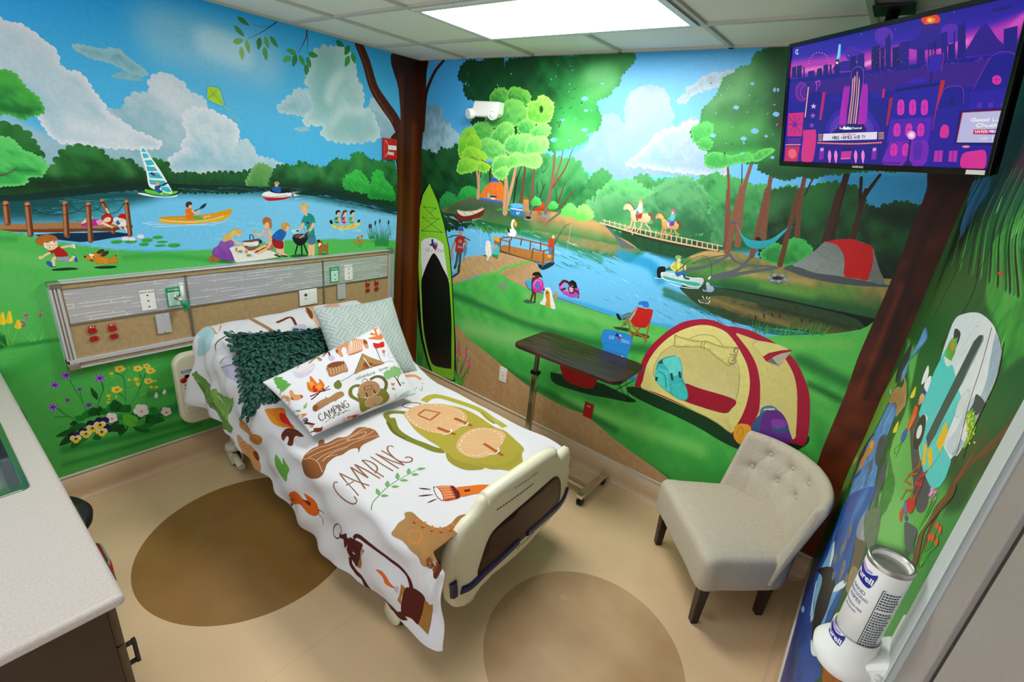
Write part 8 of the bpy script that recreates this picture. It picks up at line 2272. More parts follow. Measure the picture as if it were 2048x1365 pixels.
PAINT_T = """
B|2410a8|f=106 g=3a14b8 ga=-90|-2062 1080 3747 163 217 -900 -3890 93
K|d83cc0|w=421 a=0.85|-1841 656 787 -33 802 -45 669 17 575 -3 495 14 409 102
K|ff7ad0|w=123 a=0.9|-1505 592 628 -13
K|ffa8d8|w=108 a=0.9|-245 538 140 20
K|f060d0|w=155 a=0.8|906 573 342 27
K|e050c8|w=155 a=0.8|1695 674 103 96
K|ff90e0|w=72 a=0.8|1176 547 20 61
B|1a0a90|f=83 a=0.5|-1422 1128 3141 -31 57 -237 -1416 28 -1761 87
e|5a20b8||-3 881 159 -28 -136 -94
e|4a1cb0||-498 712 154 -23 -135 -92
e|5a20b8||978 743 143 -26 -118 -93
s|2c0f98||-824 593 156 42 160 -22 166 -82 111 -74 -580 51
s|2a0f96||313 701 190 75 109 134 115 -5 98 -118 149 -192 -357 5
e|e8401c||667 966 135 -27 -119 -49
e|f88a30||669 957 66 -13 -58 -25
e|ffd86a||659 959 28 -5 -23 -16
t|f8a040|w=8|625 941 -19 -47 -41 -35
p|30108c||572 917 201 -13 71 -121 -307 21
p|160868||-1777 683 98 5 25 -193 -102 11
p|160868||-1663 691 113 5 28 -216 -116 13
p|220c88||-1512 649 37 2 22 -167 -38 4
p|160868||-544 678 101 6 48 -288 -105 12
p|220c88||-420 696 122 7 52 -304 -127 15
p|160868||-188 762 138 6 69 -381 -144 18
p|160868||-31 728 67 3 58 -314 -71 8
p|1a0a7c||26 849 87 3 84 -448 -92 11
p|160868||164 697 106 6 61 -316 -112 14
p|220c88||262 745 145 7 71 -365 -151 19
p|220c88||546 611 116 8 46 -225 -122 16
p|1a0a7c||689 675 19 1 56 -272 -20 3
p|1a0a7c||740 658 19 2 54 -262 -20 2
p|160868||773 678 28 2 60 -289 -29 4
p|220c88||847 766 81 4 77 -364 -84 12
p|1a0a7c||970 613 78 5 45 -207 -82 11
p|220c88||1009 762 20 1 77 -354 -22 3
p|220c88||1046 827 92 4 94 -423 -98 14
p|220c88||1607 676 142 10 72 -301 -152 23
p|1a0a7c||-1069 625 100 6 27 -183 -103 12
p|160868||-939 619 41 2 26 -170 -43 5
p|220c88||-1391 567 137 8 17 -126 -141 15
p|160868||-1196 587 102 6 23 -152 -106 12
p|1c0a80||1125 423 -39 365 34 72 31 -84 82 -335
p|1c0a80||109 453 -54 454 27 -4 104 -441
s|300f90||1198 446 44 107 43 104 45 85 55 36 79 -76 86 -107 101 -108 -28 -72 -253 6
z|c898ff|c2=ffd0ff n=26 l0=8 l1=15 w0=3.86 w1=6.18 sl=0 sd=1 fr=0.6|-188 762 601 -41 61 -315 -606 39
t|5a28b8|w=9|-1383 660 -8 48 8 45 23 38 37 29 47 17 55 5 58 -8 57 -19 54 -30 45 -38 35 -44 22 -46 8 -47 -7 -43
e|ff9ad8||-1393 694 11 -1 -10 -7;-1391 740 11 -2 -10 -6;-1374 779 11 -1 -10 -6;-1342 811 11 -2 -10 -6;-1298 832 11 -1 -10 -7;-1245 842 11 -2 -10 -6;-1187 839 10 -2 -9 -6;-1129 824 11 -1 -10 -6;-1073 799 10 -2 -9 -6;-1023 765 10 -2 -9 -6;-984 724 11 -1 -9 -6;-956 680 10 -2 -9 -6;-942 634 10 -1 -8 -6
q|7a2cc0|w=3.6|-1160 648 205 -16;-1160 648 163 -129
q|7a2cc0|w=3.7|-1160 648 23 -162
q|7a2cc0|w=3.8|-1160 648 -136 -93;-1160 648 -217 39
q|7a2cc0|w=3.7|-1160 648 -170 154
q|7a2cc0|w=3.6|-1160 648 -26 182;-1160 648 127 111;-1160 648 205 -16
p|3cc0ff||-803 900 46 -4 16 -169 -12 -60 -81 -10 29 79
p|a0f0ff||-795 898 24 -2 5 -186 -31 -27
p|16086c||-831 678 70 0 50 -245 -102 1
e|ffe0a0||-791 627 26 -4 -22 -18
t|c0e8ff|w=12|-1726 933 13 25 46 -3 -26 -27 35 -41 -47 7 -23 35
e|e0c8ff||-398 977 7 -2 -6 -4;172 940 7 -1 -6 -4;963 990 5 -1 -4 -4;-587 705 8 -2 -7 -5
p|1a0c8c||-1821 490 789 -20 2922 -80 37 -155 -3728 87
p|3c1090||-1813 418 850 -21 2348 -43 508 21 53 -218 -493 -105 -2380 100 -851 -25
z|b060e8|c2=8040d0 n=40 l0=16 l1=40 w0=4.0 w1=6.39 sl=-0.15 sd=2 fr=0.6|-224 416 2060 -33 8 -31 -2061 24
p|2a10a0||-1813 418 459 -13 17 -358 -432 7
e|7a1ea8||-1492 246 162 -14 -140 -156
e|5214a0||-1475 245 109 -10 -93 -118
t|c84cc8|w=10|-1436 357 -78 -62 2 -94 109 -90
p|2010a0||-1770 66 385 -15 -14 -141 -353 5
p|e01c84||-1767 -106 370 -3 6 -418 -361 5
q|6a1ca0|w=16|-1587 -312 182 -6;-1587 -312 145 -126
q|6a1ca0|w=17|-1587 -312 22 -175;-1587 -312 -117 -120;-1587 -312 -188 7;-1587 -312 -147 129;-1587 -312 -21 173
q|6a1ca0|w=16|-1587 -312 114 117
e|6a1ca0||-1587 -312 55 -2 -48 -48
p|5a189c||-1730 -560 326 8 3 -99 -324 -12
q|ffb0a0|w=17|-1769 -681 364 5
p|d81868||-1765 -715 347 9 -16 -276 -335 -10
s|f86a80||-1684 -793 101 40 92 -50 5 -90 -92 -46 -95 55
s|e02c8c||-1356 -417 271 0 8 -550 -256 -7 -18 397
p|160c90||-1299 229 275 -13 0 -630 -309 -4
p|c01c6c||-1022 200 67 -12 -16 -440 -59 -9
p|1c0c8c||-1387 375 69 -7 -16 -581 -40 7
t|fca080|w=26|-1346 302 -4 -207 -4 -283
e|ffe0c0||-1346 298 13 -2 -11 -8;-1346 256 12 -1 -11 -8;-1347 215 13 -1 -12 -8;-1348 174 13 -1 -12 -9;-1349 132 13 -1 -11 -8;-1349 90 13 -1 -12 -8;-1350 48 13 -1 -12 -8;-1351 6 13 -1 -11 -8;-1351 -36 12 -1 -11 -9;-1352 -78 13 -1 -12 -9;-1353 -121 13 -1 -12 -9;-1354 -164 13 -1 -11 -9
p|f0b8ff||-1194 30 21 -35 49 -4 -35 -20 18 -36 -43 23 -37 -18 8 34 -42 25 49 -2
p|b05ad8||-1188 -125 22 -36 49 -4 -36 -20 19 -36 -44 22 -37 -19 8 35 -42 25 49 -1
p|8a44c8||-1190 -290 22 -36 49 -3 -36 -21 19 -37 -44 23 -38 -20 9 36 -43 24 50 -1
t|c040c8|w=19|-1162 240 3 89 -37 49 89 1 -4 -77
p|1c0e90||-968 -69 1207 5 74 -911 -1350 -8
s|3416b0||-806 -466 -1 207 148 149 262 48 266 -59 174 -154 74 -211
q|c87af0|w=4.1|-44 -483 124 -3;-49 -460 121 9;-58 -437 117 20;-70 -414 112 30;-85 -392 105 40;-102 -371 97 50;-123 -351 89 60;-145 -333 79 69;-170 -316 68 77;-197 -301 57 85
q|c87af0|w=4.5|-526 -287 -92 95;-550 -301 -104 89;-571 -317 -114 82
q|c87af0|w=4.6|-590 -334 -123 72;-605 -354 -132 63;-618 -375 -137 52;-627 -398 -141 41;-632 -421 -145 29
q|c87af0|w=4.7|-634 -445 -145 16;-632 -470 -144 3
p|2c12a4||-836 122 196 -5 2 -97 -197 3
p|2c12a4||-75 121 190 -7 4 -90 -189 -5
p|d81c50||114 143 36 5 9 -127 -38 -9
s|a01cc0||-587 209 50 27 98 -41 66 -560 -220 7
s|a01cc0||-277 221 58 24 71 -57 61 -563 -207 7
s|180c80||-480 365 -4 103 57 43 76 1 70 -49 33 -124 9 -122 0 -598 -215 18 -17 434
t|c05ae8|w=6|-480 365 -4 103 57 43 76 1 70 -49 33 -124 -1 -121 -4 -289
p|b81cc0||-600 210 64 19 31 -28 47 -541 -133 4
p|b81cc0||-250 208 58 20 44 -40 32 -541 -128 0
q|5a1090|w=5.1|-576 144 66 36
q|5a1090|w=4.8|-249 157 76 23
q|5a1090|w=5.1|-570 105 66 37
q|5a1090|w=4.9|-242 119 75 22
q|5a1090|w=5.1|-564 66 67 37
q|5a1090|w=4.9|-236 81 76 21
q|5a1090|w=5.2|-558 27 67 37
q|5a1090|w=4.9|-229 44 76 18
q|5a1090|w=5.2|-551 -13 66 39
q|5a1090|w=4.9|-223 6 77 17
q|5a1090|w=5.2|-545 -52 66 39
q|5a1090|w=4.9|-217 -32 78 15
q|5a1090|w=5.2|-539 -91 67 39
q|5a1090|w=4.9|-210 -70 78 14
q|5a1090|w=5.2|-532 -131 66 40
q|5a1090|w=4.9|-204 -108 78 12
q|5a1090|w=5.2|-526 -170 66 39
q|5a1090|w=4.9|-197 -146 78 10
q|5a1090|w=5.2|-520 -210 67 40
q|5a1090|w=4.9|-191 -184 79 8
q|5a1090|w=5.2|-513 -250 66 41
q|5a1090|w=4.9|-184 -223 79 7
q|5a1090|w=5.2|-507 -290 67 41
q|5a1090|w=4.9|-177 -261 79 5
t|ff90a0|w=15|-449 351 26 -283 -2 -410
t|ffb0c8|w=15|-414 388 33 -324 4 -407
t|ff90a0|w=15|-378 445 44 -385 10 -405
t|ffb0c8|w=15|-320 327 25 -270 16 -404
t|ffd0a0|w=5.9|-435 360 22 -293 9 -409;-400 362 24 -298 10 -408;-364 364 25 -303 10 -406
t|ffd0a0|w=5.8|-329 366 26 -308 11 -404
p|14086c||-563 -370 447 13 47 -125 -648 9
q|f4f0ff|w=8|-587 -394 22 0;-576 -394 5 -32;-557 -394 5 -32
t|f4f0ff|w=8|-554 -413 8 6 7 -6 2 -12;-530 -415 15 0 -6 8 -8 -3 0 -9 7 -6 8 3
t|ffffff|w=18|-493 -428 -6 38 26 -2 4 -13 -27 -4 32 -19;-441 -405 -12 -8 1 -7 14 -8 12 8 -1 7 -14 8
q|ffffff|w=18|-418 -390 6 -38;-393 -405 -21 -13 26 -10
t|ffffff|w=17|-380 -405 4 -17 11 -6 12 6
q|ffffff|w=17|-356 -405 4 -23
t|f4f0ff|w=8|-305 -404 -11 5 -14 -8 0 -12 12 -11 16 5
q|f4f0ff|w=8|-297 -399 5 -31
t|f4f0ff|w=8|-294 -418 10 7 8 -6 2 -13
q|f4f0ff|w=8|-249 -411 3 -18
t|f4f0ff|w=8|-248 -417 -11 6 -7 -9 11 -10 8 5
q|f4f0ff|w=8|-240 -411 3 -18
t|f4f0ff|w=8|-239 -417 10 6 8 -6 2 -12
q|f4f0ff|w=8|-212 -411 3 -18
t|f4f0ff|w=8|-211 -417 9 6 8 -6 2 -12;-183 -419 18 1 -8 7 -8 -3 -1 -9 8 -6 10 3
q|f4f0ff|w=8|-159 -398 5 -31
p|1c0e90||-1015 -473 1280 -6 1 -177 -1282 16
p|f2ecff||-903 -492 1036 9 15 -114 -1046 -13
q|e0409c|w=6|-511 -527 -2 19 19 -18 -3 18
t|e0409c|w=6|-483 -508 -7 -6 2 -7 8 -5 7 5 -1 7 -9 6
q|e0409c|w=6|-469 -508 8 -18 4 12 7 -12 3 18
t|e0409c|w=6|-412 -511 -7 3 -6 -4 7 -4 8 -5 -6 -5 -7 3
q|e0409c|w=6|-406 -508 16 0;-398 -508 3 -18
t|e0409c|w=6|-381 -526 -3 18 12 0 2 -7 -13 -2 15 -8
q|e0409c|w=6|-352 -507 -13 -1 3 -17 13 0;-364 -516 11 0;-343 -525 6 18 13 -18;-341 -518 12 0;-319 -525 0 18 10 -13 7 13 5 -18;-292 -525 -3 18;-286 -525 -3 18 19 -18 -3 18
t|e0409c|w=6|-249 -509 -8 2 -7 -5 0 -7 9 -5 7 2 0 6 -7 0
q|2a2030|w=12|-677 -542 -24 0 7 -46;-697 -565 21 0
t|2a2030|w=12|-658 -588 -7 47 24 -2 4 -17 -24 -5 30 -22
q|2a2030|w=12|-600 -541 -27 0 7 -46 27 0;-623 -564 21 0;-563 -540 -26 -1 7 -45 27 0;-585 -563 21 0;-514 -585 -3 45 21 -31 12 32 11 -45
t|2a2030|w=12|-453 -539 -13 -14 3 -18 17 -13 12 14 -3 18 -16 13
q|2a2030|w=12|-428 -539 21 -44 7 45
q|2a2030|w=11|-381 -583 -8 45;-352 -538 -26 0 8 -45 25 1;-374 -560 20 0
t|2a2030|w=11|-316 -544 -13 7 -10 -10 13 -12 15 -10 -11 -13 -13 7
q|2a2030|w=11|-270 -581 10 45 24 -44;-267 -564 22 0;-225 -580 -8 44 37 -44 -8 44
t|2a2030|w=11|-186 -579 -7 43 17 -2 12 -19 -5 -20 -17 -2
q|2a2030|w=11|-130 -535 28 1;-116 -535 8 -43;-91 -534 20 -43 6 43
q|ffb070|w=12|-1011 -504 85 3
q|ffb070|w=9|159 -496 94 2
q|ffb070|w=12|-1007 -530 85 3
q|ffb070|w=10|163 -519 94 3
q|ffb070|w=12|-1003 -557 85 4
q|ffb070|w=10|167 -542 95 3
q|ffb070|w=12|-999 -583 85 4
q|ffb070|w=10|172 -565 94 3
q|ffb070|w=12|-996 -609 85 4
q|ffb070|w=10|176 -588 94 3
t|f83c50|w=21|-1006 -648 709 -20 538 24
e|ffe0b0||-997 -643 10 0 -9 -8;-957 -644 10 0 -9 -8;-918 -646 10 0 -9 -8;-879 -647 10 0 -9 -8;-840 -648 10 0 -9 -8;-802 -650 10 0 -9 -8;-764 -651 10 0 -9 -8;-726 -652 10 0 -9 -8;-689 -653 10 0 -8 -8;-651 -654 9 0 -8 -8;-615 -655 10 0 -8 -8;-578 -656 10 0 -9 -8;-542 -657 10 0 -8 -7;-506 -657 10 0 -8 -8;-470 -658 10 0 -9 -8;-434 -658 9 0 -8 -8;-399 -659 9 0 -8 -7;-364 -659 9 0 -8 -8;-330 -659 10 0 -8 -8;-295 -659 9 0 -8 -8;-261 -659 9 0 -8 -8;-227 -659 9 0 -8 -7;-194 -659 9 0 -7 -7;-160 -658 8 0 -7 -8;-127 -658 8 0 -7 -7;-95 -657 9 0 -7 -8;-62 -657 9 0 -8 -7;-30 -656 9 0 -7 -7;2 -655 9 0 -7 -8;34 -654 9 0 -8 -8;66 -654 8 0 -7 -7;97 -653 8 0 -7 -7;128 -652 8 0 -7 -7;159 -651 8 0 -7 -7;190 -650 8 0 -7 -7;220 -649 8 0 -7 -7
p|f09ad0||-934 -737 72 8 8 -55 -79 -8
p|8a1cc0||-944 -797 103 6 2 -138 -104 -10
p|f09ad0||102 -731 57 7 9 -50 -63 -7
p|8a1cc0||96 -785 83 5 7 -123 -82 -9
s|ff8ae0||-755 -843 24 72 48 -82 -8 -144 -38 59
s|ff8ae0||-623 -840 23 70 47 -81 -7 -142 -37 59
s|ff8ae0||-227 -834 21 68 44 -78 -3 -136 -36 56
s|ff8ae0||-91 -832 20 67 44 -77 -3 -133 -35 55
p|d02ca8||-483 -792 204 14 -4 -137 -192 -12
q|f8a0c0|w=9|-478 -908 192 9
p|10086c||-476 -746 203 13 -7 -38 -185 -11
p|c01c30||963 170 65 2 -13 -659 -59 1 13 406
p|a81c3c||249 4 59 5 -9 -397 -33 -9
p|2412a4||317 172 652 15 30 -1179 -682 -5
s|7a1cc0|n=0.1|432 -616 488 16 35 -373 -617 -12 22 266
p|5218b8||329 -309 628 11 7 -322 -643 -16
p|10096c||326 123 641 29 3 -39 -642 -32
s|3a18b4||497 182 93 55 101 -2 89 -55
s|e02cb8||427 -234 -32 169 41 35 53 -31 29 -170
q|3a129c|w=5.1|407 -130 96 -2
q|3a129c|w=4.5|438 -42 35 -194
t|180c80|w=9|386 -65 48 47 68 -44
s|e02cb8||612 -243 -32 164 39 35 51 -30 29 -166
q|3a129c|w=5|592 -141 92 -2
q|3a129c|w=4.3|621 -55 35 -191
t|180c80|w=9|571 -78 45 46 66 -43
s|e02cb8||789 -253 -33 162 37 34 50 -30 29 -163
q|3a129c|w=4.8|769 -153 88 -2
q|3a129c|w=4.2|796 -68 35 -187
t|180c80|w=8|748 -91 43 45 64 -42
s|e02cb8||425 -544 -27 142 42 39 54 -30 24 -144
q|3a129c|w=5.3|408 -452 97 1
q|3a129c|w=4.6|442 -375 30 -170
t|180c80|w=9|389 -401 49 50 69 -42
s|e02cb8||613 -547 -27 139 40 38 52 -29 23 -142
q|3a129c|w=5.1|596 -457 93 1
q|3a129c|w=4.4|628 -382 30 -166
t|180c80|w=9|577 -408 46 50 67 -42
s|e02cb8||793 -550 -27 136 37 37 51 -28 24 -139
q|3a129c|w=4.9|776 -462 89 1
q|3a129c|w=4.3|806 -388 30 -163
t|180c80|w=9|758 -413 43 48 65 -41
s|e02cb8||427 -836 -26 138 43 41 55 -29 22 -140
q|3a129c|w=5.4|410 -746 99 4
q|3a129c|w=4.7|446 -669 29 -166
t|180c80|w=9|392 -698 49 54 71 -42
s|e02cb8||618 -832 -26 134 40 41 53 -29 22 -137
q|3a129c|w=5.2|601 -745 95 5
q|3a129c|w=4.5|634 -669 30 -163
t|180c80|w=9|583 -698 47 53 68 -41
s|5a1cb0||764 -698 41 60 80 -40 19 -197 -104 -2
p|180a70||677 -578 32 0 21 -322 83 -99 -172 -7 56 106
e|ff9ae8||698 -543 67 -1 -54 -62
e|fff0ff||698 -543 38 0 -31 -35
q|180a70|w=15|321 -953 288 -2
p|3416b0||751 510 178 0 18 -216 -191 5
t|d83c80|w=4.5|741 372 -11 150 199 -12 22 -217
q|10086c|w=20|823 300 9 -134
p|1a0c94||1033 58 232 4 70 -238 -345 -14
t|a83cc8|w=4.4|990 -190 53 247 223 -1 68 -215
p|2410a0||992 -199 830 23 99 -824 -922 8
p|1a0c94||1551 394 235 -11 133 -346 -507 -23
t|a83cc8|w=4.3|1412 14 139 380 240 -16 83 -212
e|e82ca8||1665 103 53 -5 -40 -51
q|3a129c|w=5.7|1653 152 20 -98;1617 108 94 -5
p|2a12a8||1385 -17 486 12 20 -241 -475 12
s|e02c9c||1120 -574 -16 122 37 44 64 -38 18 -129
p|10096c||1153 -76 33 15 14 -106 -35 -7
p|5a1cb8||1499 -153 59 2 12 -66 -59 -2
p|5a1cb8||1632 -163 56 3 12 -65 -57 -2
p|5a1cb8||1775 -173 55 3 12 -64 -55 -2
p|c02cb0||1082 -764 114 7 18 -159 -117 3
q|2a12a0|w=7|1136 -764 21 -153
p|c02cb0||1282 -762 108 7 19 -155 -111 3
q|2a12a0|w=7|1333 -762 22 -149
s|e02c9c|n=0.1|1464 -806 138 47 135 -7 28 -232 -269 7
p|10096c||1304 -236 539 2 23 -462 -540 27
p|e0203c||1339 -260 515 0 -4 -9 -499 1 9 -381 -10 -3
p|c4c4ec||1351 -268 502 -1 -12 -385 -485 5
t|ffffff|w=12|1533 -348 -25 6 -28 -11 -1 -17 27 -13 26 5 0 13 -23 0;1566 -360 -20 -8 1 -8 20 -9 19 8 0 8 -20 9
t|ffffff|w=11|1617 -361 -19 -8 1 -8 20 -9 19 8 -1 8 -20 9
q|ffffff|w=11|1684 -347 3 -40
t|ffffff|w=11|1685 -369 -21 7 -16 -12 18 -13 20 6
q|ffffff|w=11|1733 -348 3 -40 37 -1
t|ffffff|w=11|1781 -365 3 -19 15 -6 17 6
q|ffffff|w=11|1815 -366 2 -24
t|ffffff|w=11|1859 -371 -18 4 -15 -12 17 -12 17 4
t|ffffff|w=12|1615 -421 -22 7 -32 -10 -3 -17 24 -14 35 5
q|ffffff|w=12|1625 -415 3 -41
t|ffffff|w=11|1627 -439 22 8 16 -9 1 -16;1676 -432 3 -18 16 -7 20 6
q|ffffff|w=11|1713 -432 2 -25
t|ffffff|w=11|1762 -437 -20 4 -17 -12 19 -12 19 4
q|ffffff|w=11|1771 -417 3 -41;1807 -434 -34 -13 38 -11
p|d82c6c||1532 -486 301 -1 0 -68 -299 9
p|8a1c9c||1722 -488 111 1 0 -68 -112 4
q|ffffff|w=9|1555 -499 10 -28 5 19 9 -19 4 28;1593 -527 9 28 15 -29;1597 -517 15 0;1622 -500 20 0;1632 -500 3 -28
t|ffffff|w=9|1673 -504 -8 4 -11 -7 -1 -11 10 -10 12 4
q|ffffff|w=8|1683 -528 -3 28;1700 -528 -3 27;1682 -514 16 0;1738 -501 -15 0 3 -27;1725 -515 13 0
t|ffffff|w=8|1748 -529 -3 28 15 -2 2 -9 -15 -3 18 -14
q|ffffff|w=8|1785 -502 -16 1 3 -28 16 0;1770 -515 13 0;1808 -502 -16 0 3 -27 17 0;1794 -515 13 0
q|f4f0ff|w=5.5|1641 -584 5 -24 10 -3;1635 -594 17 1
t|f4f0ff|w=5.5|1663 -593 4 -13 10 -4 10 5
q|f4f0ff|w=5.5|1684 -593 4 -17;1692 -581 6 -28
t|f4f0ff|w=5.4|1695 -597 12 5 11 -8 -8 -9 -13 4
q|f4f0ff|w=5.4|1727 -592 4 -16;1725 -585 0 2
t|ffffff|w=4.7|1776 -566 51 4 9 -58 -50 -3 -10 57
e|ff9a8a||1486 -705 49 0 -46 -15
s|180c80||1442 932 179 -10 13 -24 -167 -9
"""
# ---------------------------------------------------------------- painter: outlines with brushed colour, laid on a surface
def rgb(h): return np.array([int(h[i:i+2], 16) / 255 for i in (0, 2, 4)])
def tolin(v):
    v = np.clip(v, 0, 1); return np.where(v <= .04045, v / 12.92, ((v + .055) / 1.055) ** 2.4)
def fbm(P, sc, seed):
    r = np.random.RandomState(seed); o = np.zeros(len(P)); tot = 0
    for k in range(16):
        f = (1.0 + 3.5 * (k / 15)) / sc; a = r.rand() * 2 * PI; amp = 1 / (1 + k * .15)
        d = np.array([math.cos(a), math.sin(a)]) * f
        o += amp * np.sin(P @ d * 6.283 + r.rand() * 6.28 + 1.2 * np.sin(P[:, ::-1] @ d * 4 + r.rand() * 6)); tot += amp * .5
    return o / tot
def seg_dist(P, Q, closed):
    Q = np.asarray(Q); A = Q if closed else Q[:-1]; B = np.roll(Q, -1, 0) if closed else Q[1:]
    best = np.full(len(P), 1e9)
    for a, b in zip(A, B):
        d = b - a; L = max(d @ d, 1e-12); t = np.clip((P - a) @ d / L, 0, 1)
        e = P - a - t[:, None] * d; best = np.minimum(best, (e * e).sum(1))
    return np.sqrt(best)
def inside(P, Q):
    x, y = P[:, 0], P[:, 1]; c = np.zeros(len(P), bool); n = len(Q)
    for i in range(n):
        x0, y0 = Q[i]; x1, y1 = Q[(i+1) % n]
        if y0 == y1: continue
        c ^= ((y0 > y) != (y1 > y)) & (x < (x1 - x0) * (y - y0) / (y1 - y0) + x0)
    return c
def mixc(C, c2, a): return C * (1 - a[:, None]) + c2 * a[:, None]
def sst(x): x = np.clip(x, 0, 1); return x * x * (3 - 2 * x)
def bumps(Q, size, rnd, amp=.42):
    """scalloped outline: round lobes of about the given size"""
    Q = np.asarray(Q); d = np.hypot(*np.diff(np.vstack([Q, Q[:1]]), axis=0).T); L = d.sum()
    cum = np.r_[0, np.cumsum(d)]; area = .5 * np.sum(Q[:,0]*np.roll(Q[:,1],-1) - np.roll(Q[:,0],-1)*Q[:,1])
    sg = 1 if area > 0 else -1; s = 0; cuts = [0]
    while s < L - size * .5: s += size * (.55 + .9 * rnd.rand()); cuts.append(min(s, L))
    cuts[-1] = L; out = []; QQ = np.vstack([Q, Q[:1]])
    at = lambda t: np.array([np.interp(t, cum, QQ[:, 0]), np.interp(t, cum, QQ[:, 1])])
    for a, b in zip(cuts[:-1], cuts[1:]):
        pa, pb = at(a), at(b); t = pb - pa; l = np.hypot(*t)
        if l < 1e-6: continue
        n = np.array([t[1], -t[0]]) / l * sg; h = l * amp * (.6 + .7 * rnd.rand()); m = at((a + b) / 2) - (pa + pb) / 2
        for k in range(5):
            f = k / 5; out.append(pa + t * f + n * h * (max(0, math.sin(PI * f)) ** .6) + m * math.sin(PI * f) * .8)
    return np.array(out)
class Canvas:
    """surface: fn(uv[N,2] metres, offset) -> xyz[N,3]; sf = ink thickness step"""
    def __init__(s, fn, clip=None, step=.02, ink=.00002, curved=False, gain=1.0):
        s.fn = fn; s.clip = clip; s.step = step; s.ink = ink; s.curved = curved; s.gain = gain
        s.V = []; s.T = []; s.C = []; s.n = 0; s.k = 0; s.base = None; s.nb = 0; s.B = np.zeros((4000, 5))
    def add_grid(s, u0, u1, v0, v1, d, col):
        us = np.linspace(u0, u1, int(round((u1-u0)/d)) + 1); vs = np.linspace(v0, v1, int(round((v1-v0)/d)) + 1)
        U, Vv = np.meshgrid(us, vs, indexing='ij'); P = np.stack([U.ravel(), Vv.ravel()], 1)
        a, b = len(us), len(vs); i, j = np.meshgrid(np.arange(a-1), np.arange(b-1), indexing='ij'); q = (i*b + j).ravel()
        s.base = dict(P=P, C=np.tile(rgb(col), (len(P), 1)), Q=np.stack([q, q+b, q+b+1, q+1], 1))
    def layer(s, P, T, C):
        if s.clip: P = np.clip(P, s.clip[0], s.clip[1])
        a, b = P.min(0) - .001, P.max(0) + .001; k = s.k      # lie just above whatever this stroke overlaps
        if s.nb:
            Bx = s.B[:s.nb]; m = (Bx[:, 0] < b[0]) & (Bx[:, 2] > a[0]) & (Bx[:, 1] < b[1]) & (Bx[:, 3] > a[1])
            if m.any(): k = Bx[m, 4].max()
        k += 1
        if s.nb == len(s.B): s.B = np.vstack([s.B, np.zeros((4000, 5))])
        s.B[s.nb] = (*a, *b, k); s.nb += 1
        xyz = s.fn(P, k * s.ink); s.V.append(xyz); s.T.append(np.asarray(T) + s.n); s.C.append(C); s.n += len(P)
    def shade(s, P, Q, o):
        C = np.tile(o['c'], (len(P), 1)); mn, mx = Q.min(0), Q.max(0)
        if 'g' in o:
            a = math.radians(o['ga']); d = np.array([math.cos(a), math.sin(a)]); pr = Q @ d
            t = (P @ d - pr.min()) / max(np.ptp(pr), 1e-6)
            if 'n' in o: t = t + o['n'] * fbm(P, max(.03, min(.3, np.ptp(pr) * .45)), o['seed'])
            C = mixc(C, o['g'], sst(t))
        elif 'n' in o:
            f = 1 + .35 * o['n'] * fbm(P, o.get('ns', .06), o['seed']); C = C * f[:, None]
        if 'r' in o:
            w = np.exp(-(seg_dist(P, Q, True) / o['rw']) ** 1.5)
            if 'ra' in o:
                a = math.radians(o['ra']); d = np.array([math.cos(a), math.sin(a)]); c = Q.mean(0)
                w = w * sst(((P - c) @ d) / (np.ptp(Q @ d) * .5) + .6)
            C = mixc(C, o['r'], w)
        for D in o['dabs']:
            d = seg_dist(P, D['Q'], False) if len(D['Q']) > 1 else np.hypot(*(P - D['Q'][0]).T)
            C = mixc(C, D['c'], D['a'] * sst(1 - d / D['r']))
        return np.clip(C, 0, 1)
    def poly(s, Q, o):
        soft = ('g' in o) or ('n' in o) or ('r' in o) or o['dabs']
        Q = np.asarray(Q); st = o.get('st', s.step); pts = [Vector(p) for p in Q]; ns = len(Q)
        if s.curved or soft:
            mn, mx = Q.min(0), Q.max(0)
            nx, ny = int(np.ptp(Q[:,0]) / st) + 1, int(np.ptp(Q[:,1]) / st) + 1
            if nx * ny > 1:
                X, Y = np.meshgrid(np.linspace(mn[0], mx[0], nx + 1)[1:-1] if nx > 1 else [], np.linspace(mn[1], mx[1], ny + 1)[1:-1] if ny > 1 else [], indexing='ij')
                G = np.stack([X.ravel(), Y.ravel()], 1)
                if len(G):
                    G = G[inside(G, Q)]
                    if len(G): G = G[seg_dist(G, Q, True) > st * .3]
                    pts += [Vector(p) for p in G]
            if s.curved:
                pass
        try: r = delaunay_2d_cdt(pts, [], [list(range(ns))], 1, 1e-6)
        except Exception: return
        P = np.array([(p.x, p.y) for p in r[0]]); T = [tuple(f) for f in r[2]]
        T = [(f[0], f[i], f[i+1]) for f in T for i in range(1, len(f) - 1)]
        if not T: return
        s.layer(P, T, s.shade(P, Q, o))
    def ribbon(s, Q, w0, w1, c, st=None):
        Q = np.asarray(Q)
        if s.curved:
            R = [Q[0]]
            for a, b in zip(Q[:-1], Q[1:]):
                n = max(1, int(np.hypot(*(b-a)) / s.step)); R += [a + (b-a) * k / n for k in range(1, n + 1)]
            Q = np.array(R)
        n = len(Q); d = np.gradient(Q, axis=0); d /= np.maximum(np.hypot(*d.T), 1e-9)[:, None]
        w = np.linspace(w0, w1, n)[:, None] / 2; N = np.stack([-d[:,1], d[:,0]], 1) * w
        P = np.vstack([Q + N, Q - N]); T = []
        for i in range(n - 1): T += [(i, i+1, n+i+1), (i, n+i+1, n+i)]
